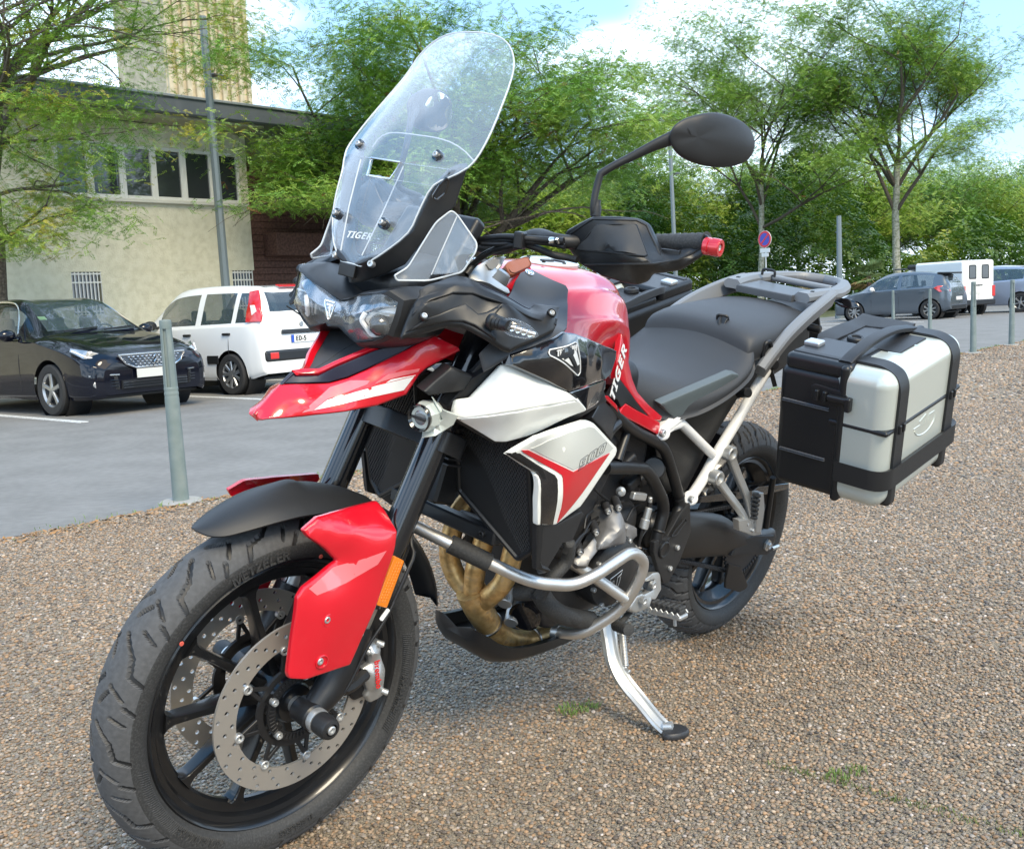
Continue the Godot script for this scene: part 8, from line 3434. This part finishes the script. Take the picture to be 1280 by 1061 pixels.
	tube(m, curve(pm([303,1087,80,318,1103,80,325,1126,100,323,1148,150,335,1156,180,349,1152,200,369,1144,220,382,1143,240,385,1142,260]), 5), .0062, 10)
	tube(m, curve(pm([312,1088,60,317,1113,90,323,1142,130,335,1153,170,368,1148,200,376,1143,230]), 5), .0042, 10)
	tube(m, curve(pm([314,1144,100,316,1150,140,329,1157,170,335,1161,200]), 5), .004, 8)
	var cb := bp("control_cables", m, B.dark)
	m = Soup.new()
	rbox(m, at(Vector3(.32,1.163,.182), Vector3(.3, 0, .9)), Vector3(.018, .03, .022), .004)
	bp("cable_clip", m, B.black, 38, true, cb)
	m = Soup.new()
	cyl(m, Vector3(.338,1.17,.23), Vector3(.344,1.171,.238), .006, 10)
	cyl(m, Vector3(.342,1.176,.243), Vector3(.35,1.167,.243), .003, 8)
	bp("cable_adjuster", m, B.chrome, 38, true, cb)
	# instrument binnacle behind the screen, ignition barrel, yoke cover
	m = Soup.new()
	rbox(m, at(Vector3(.28, 1.125, 0), Vector3(.55, .83, 0)), Vector3(.14, .03, .19), .01)
	rbox(m, at(Vector3(.24, 1.06, 0), Vector3(.9, .2, 0)), Vector3(.18, .10, .16), .03)
	bp("instrument", m, B.black)
	m = Soup.new()
	plate(m, pm([311,1081,70,324,1095,70,354,1110,75,388,1121,70,428,1116,60,410,1101,70,364,1083,90,399,1065,100,401,1057,105,395,1055,105,336,1076,100,320,1078,90]), .025, Vector3(0, .8, .5), .004, pm([398,1100,50]), .012)
	bp("riser_casting", m, B.cast)
	m = Soup.new()
	plate(m, pm([353,1105,80,371,1115,78,396,1113,74,384,1101,80,367,1096,85,358,1098,85]), .004, Vector3(0, .8, .5), .001)
	bp("riser_window", m, mat(.2, .2, .2, .6))
	m = Soup.new()
	cyl(m, Vector3(.425, 1.0, 0), Vector3(.432, 1.055, 0), .02, 24)
	rbox(m, at(Vector3(.46, 1.0, .05)), Vector3(.08, .08, .22), .02)
	bp("ignition_barrel", m, B.dark)

func motorcycle() -> void:
	bike = base("motorcycle", Vector3.ZERO)
	bike.rotation.x = 0.223454
	tag(bike, "red, white and black touring motorcycle leaning on its side stand", "motorcycle")
	var a := Vector3(sin(deg_to_rad(24.6)), cos(deg_to_rad(24.6)), 0)
	var o := Vector3(-.133, 0, 0)
	var b := Basis(a, -0.058211)
	steer = Transform3D(b, o - b * o)
	front_wheel()
	rear_wheel()
	front_end()
	beak()
	headlight()
	windscreen()
	cowl()
	tank()
	radiator_panels()
	exhaust_and_engine()
	frame_and_bars()
	rear_end()
	hands_and_mirrors()

func case_parts(root: Node3D, s: float) -> void:
	# local: x along the motorcycle, y up, z outwards; 0.42 long, 0.335 high, 0.275 deep
	var Lx := .412
	var H := .337
	var D := .278
	var m := Soup.new()
	rbox(m, at(Vector3(Lx * .5, H * .5, D - .0725)), Vector3(Lx, H, .145), .038, 5)
	var sh := put("outer_shell", m, B.silver_paint, root)
	m = Soup.new()
	rbox(m, at(Vector3(Lx * .5, H * .5 - .012, .085)), Vector3(Lx - .006, H - .03, .17), .02, 4)
	rbox(m, at(Vector3(Lx * .5, H * .5, .165)), Vector3(Lx + .006, H + .004, .022), .010, 4)
	rbox(m, at(Vector3(.09, H - .016, .095)), Vector3(.17, .040, .17), .014, 4)
	rbox(m, at(Vector3(.30, H - .022, .075)), Vector3(.22, .030, .13), .012, 4)
	var inn := put("inner_shell", m, B.black, root)
	for y in [.228, .10]:
		m = Soup.new()
		box(m, at(Vector3(.0015, y, .075)), Vector3(.009, .0022, .12), .0008)
		box(m, at(Vector3(.0015, y - .005, .075)), Vector3(.007, .003, .12), .0008)
		put("front_rib", m, mat(.10, .10, .105, .25), inn)
	m = Soup.new()
	box(m, at(Vector3(.035, H + .0035, .085)), Vector3(.018, .006, .13), .002)
	put("top_slot", m, B.dark, inn)
	# seam round the middle
	m = Soup.new()
	rbox(m, at(Vector3(Lx * .5, .198, D - .071)), Vector3(Lx + .003, .013, .147), .0395, 5)
	put("seam", m, B.black, sh)
	# two straps over the lid and down the face
	for x in [.062, Lx - .062]:
		m = Soup.new()
		var ring := []
		for p in [Vector3(x, .08, D + .002), Vector3(x, H - .04, D + .002), Vector3(x, H - .012, D - .010), Vector3(x, H + .003, D - .042), Vector3(x, H + .003, .17)]: ring.append(p)
		var path := bend(ring, .02, 5)
		var rr := []
		for i in path.size():
			var d: Vector3 = (path[mini(i + 1, path.size() - 1)] - path[maxi(0, i - 1)]).normalized()
			var n := Vector3(1, 0, 0).cross(d)
			var r := []
			for q in [[-1, -1], [1, -1], [1, .3], [.8, 1], [-.8, 1], [-1, .3]]: r.append(path[i] + Vector3(q[0] * .0225, 0, 0) - n * (q[1] * .0045))
			rr.append(r)
		loft(m, rr)
		put("strap", m, B.matt, sh)
		m = Soup.new()
		for e in [-.010, .010]: rbox(m, at(Vector3(x + e, .198, D + .006)), Vector3(.010, .022, .012), .003, 2)
		put("hinge", m, B.black, sh)
	# bumper band round the bottom
	m = Soup.new()
	var bl := bend([Vector3(-.004, .083, D - .112), Vector3(-.004, .083, D + .005), Vector3(Lx + .004, .083, D + .005), Vector3(Lx + .004, .083, D - .112)], .04, 6)
	var br := []
	for i in bl.size():
		var d: Vector3 = (bl[mini(i + 1, bl.size() - 1)] - bl[maxi(0, i - 1)]).normalized()
		var n := d.cross(Vector3.UP)
		var r := []
		for q in [[-1, -.008], [-.8, .004], [.8, .004], [1, -.008]]: r.append(bl[i] + Vector3(0, q[0] * .025, 0) - n * q[1])
		br.append(r)
	loft(m, br)
	for x in [.062, Lx - .062]: rbox(m, at(Vector3(x, .045, D - .010)), Vector3(.040, .09, .032), .012, 3)
	put("bumper", m, B.matt, sh)
	# carrying handle
	m = Soup.new()
	var hp := [Vector3(.02, H + .002, .155), Vector3(.07, H + .018, .158), Vector3(.15, H + .030, .160), Vector3(.25, H + .026, .160), Vector3(.36, H + .004, .158)]
	var hr := []
	var hc := curve(hp, 5)
	for i in hc.size():
		var d: Vector3 = (hc[mini(i + 1, hc.size() - 1)] - hc[maxi(0, i - 1)]).normalized()
		var n := Vector3(0, 0, 1).cross(d)
		var r := []
		for q in [[-1, -.6], [-.7, -1], [.7, -1], [1, -.6], [1, .6], [.7, 1], [-.7, 1], [-1, .6]]: r.append(hc[i] + Vector3(0, 0, q[0] * .016) + n * (q[1] * .007))
		hr.append(r)
	loft(m, hr)
	put("handle", m, B.matt, root)
	m = Soup.new()
	box(m, at(Vector3(.235, H + .001, .185)), Vector3(.15, .006, .07), .001)
	put("handle_well", m, B.dark, root)
	# lid ribs and pressed mark
	for x in [.16, .245]:
		m = Soup.new()
		tube(m, bend([Vector3(x, H - .003, D - .085), Vector3(x, H - .0015, D - .045), Vector3(x + .025, H - .003, D - .040)], .012), .005, 8)
		put("lid_rib", m, B.silver_paint, sh)
	m = Soup.new()
	var mk := []
	for k in 24:
		var a := lerpf(-PI * .92, -.05, k / 23.0)
		mk.append(Vector3(.215 + cos(a) * .058, .165 + sin(a) * .030, D + .0002))
	tube(m, mk, .0016, 6)
	for seg in [[Vector2(.15, .165), Vector2(.185, .165)], [Vector2(.18, .175), Vector2(.215, .185)], [Vector2(.215, .185), Vector2(.21, .160)], [Vector2(.235, .178), Vector2(.265, .178)], [Vector2(.235, .178), Vector2(.23, .160)]]:
		tube(m, [Vector3(seg[0].x, seg[0].y, D + .0002), Vector3(seg[1].x, seg[1].y, D + .0002)], .0014, 6)
	put("pressed_mark", m, B.silver_paint, sh)
	# front catch
	m = Soup.new()
	plate(m, [Vector3(-.002, .275, .085), Vector3(-.002, .282, .095), Vector3(-.002, .278, .165), Vector3(-.002, .260, .192), Vector3(-.002, .240, .190), Vector3(-.002, .236, .115), Vector3(-.002, .246, .088)], .02, Vector3(-1, 0, 0), .003, [], .012, .004)
	for z in [.105, .125]: box(m, at(Vector3(-.006, .258, z)), Vector3(.012, .026, .010), .002)
	rbox(m, at(Vector3(-.008, .260, .160)), Vector3(.016, .014, .055), .005, 3)
	rbox(m, at(Vector3(-.008, .252, .185)), Vector3(.018, .034, .014), .004, 3)
	put("catch", m, B.black, root)
	# lock and release lever on top
	m = Soup.new()
	lathe(m, [Vector2(0, .006), Vector2(.011, .006), Vector2(.012, .010), Vector2(.017, .011), Vector2(.021, .008), Vector2(.022, 0), Vector2(0, 0)], Vector3(.215, H - .006, .085), Vector3(0, 1, .1), 32)
	var lk := put("lock", m, B.matt, root)
	m = Soup.new()
	rbox(m, at(Vector3(.10, H + .008, .035)), Vector3(.035, .012, .04), .004, 3)
	put("release_lever", m, B.alu, lk)
	m = Soup.new()
	plate(m, [Vector3(.14, H + .004, .02), Vector3(.16, H + .012, .012), Vector3(.40, H + .010, .012), Vector3(.41, H + .004, .15), Vector3(.36, H - .002, .15), Vector3(.34, H - .004, .05), Vector3(.17, H - .002, .05)], .02, Vector3(0, 1, 0), .003, [], .02)
	put("top_cover", m, B.matt, root)

func side_case() -> void:
	var c := Node3D.new()
	c.name = "side_case"
	add_child(c, true)
	tag(c, "silver and black side case on the motorcycle's near side, with carrying handle", "side case", "hard cases hung beside the rear wheel")
	var lean := Basis(Vector3(1, 0, 0), 0.223454)
	var tilt := Basis(Vector3(1, 0, 0), deg_to_rad(-1.5))
	var yaw := Basis(Vector3(0, 1, 0), deg_to_rad(-1.0))
	c.transform = Transform3D(lean, Vector3.ZERO) * Transform3D(yaw * Basis(Vector3(0, 0, 1), deg_to_rad(11)) * tilt, Vector3(1.290, .588, .262))
	case_parts(c, 1.0)
	var d := Node3D.new()
	d.name = "side_case"
	add_child(d, true)
	tag(d, "silver and black side case on the far side, half hidden behind the seat", "side case", "hard cases hung beside the rear wheel")
	d.transform = Transform3D(lean, Vector3.ZERO) * Transform3D(Basis(Vector3(0, 1, 0), PI) * Basis(Vector3(0, 0, 1), deg_to_rad(-11)) * tilt, Vector3(1.290 + .417, .588 + .081, -.262))
	case_parts(d, 1.0)

func small_things() -> void:
	# leather fob hanging from the ignition key
	var f := Node3D.new()
	f.name = "key_fob"
	add_child(f, true)
	f.rotation.x = 0.223454
	tag(f, "brown leather key fob lying at the front of the fuel tank", "key fob")
	var m := Soup.new()
	plate(m, pm([444,1097,45,457,1105,40,527,1112,22,536,1110,24,531,1099,40,513,1094,48,447,1084,68,438,1084,66]), .011, Vector3(-.2, .8, .5), .004, pm([479,1097,46]), .008, .006)
	put("leather_case", m, B.leather, f)
	m = Soup.new()
	tube(m, bend(pm([450,1096,44,461,1102,40,522,1110,26,529,1108,27,524,1099,41,512,1095,47,450,1086,66,442,1087,64,450,1096,44]), .006), .0008, 5)
	put("stitching", m, mat(.12, .035, .015, .7), f)
	m = Soup.new()
	tube(m, bend(pm([447,1083,60,429,1074,60,435,1065,50]), .01), .002, 8)
	put("key_ring", m, B.chrome, f)
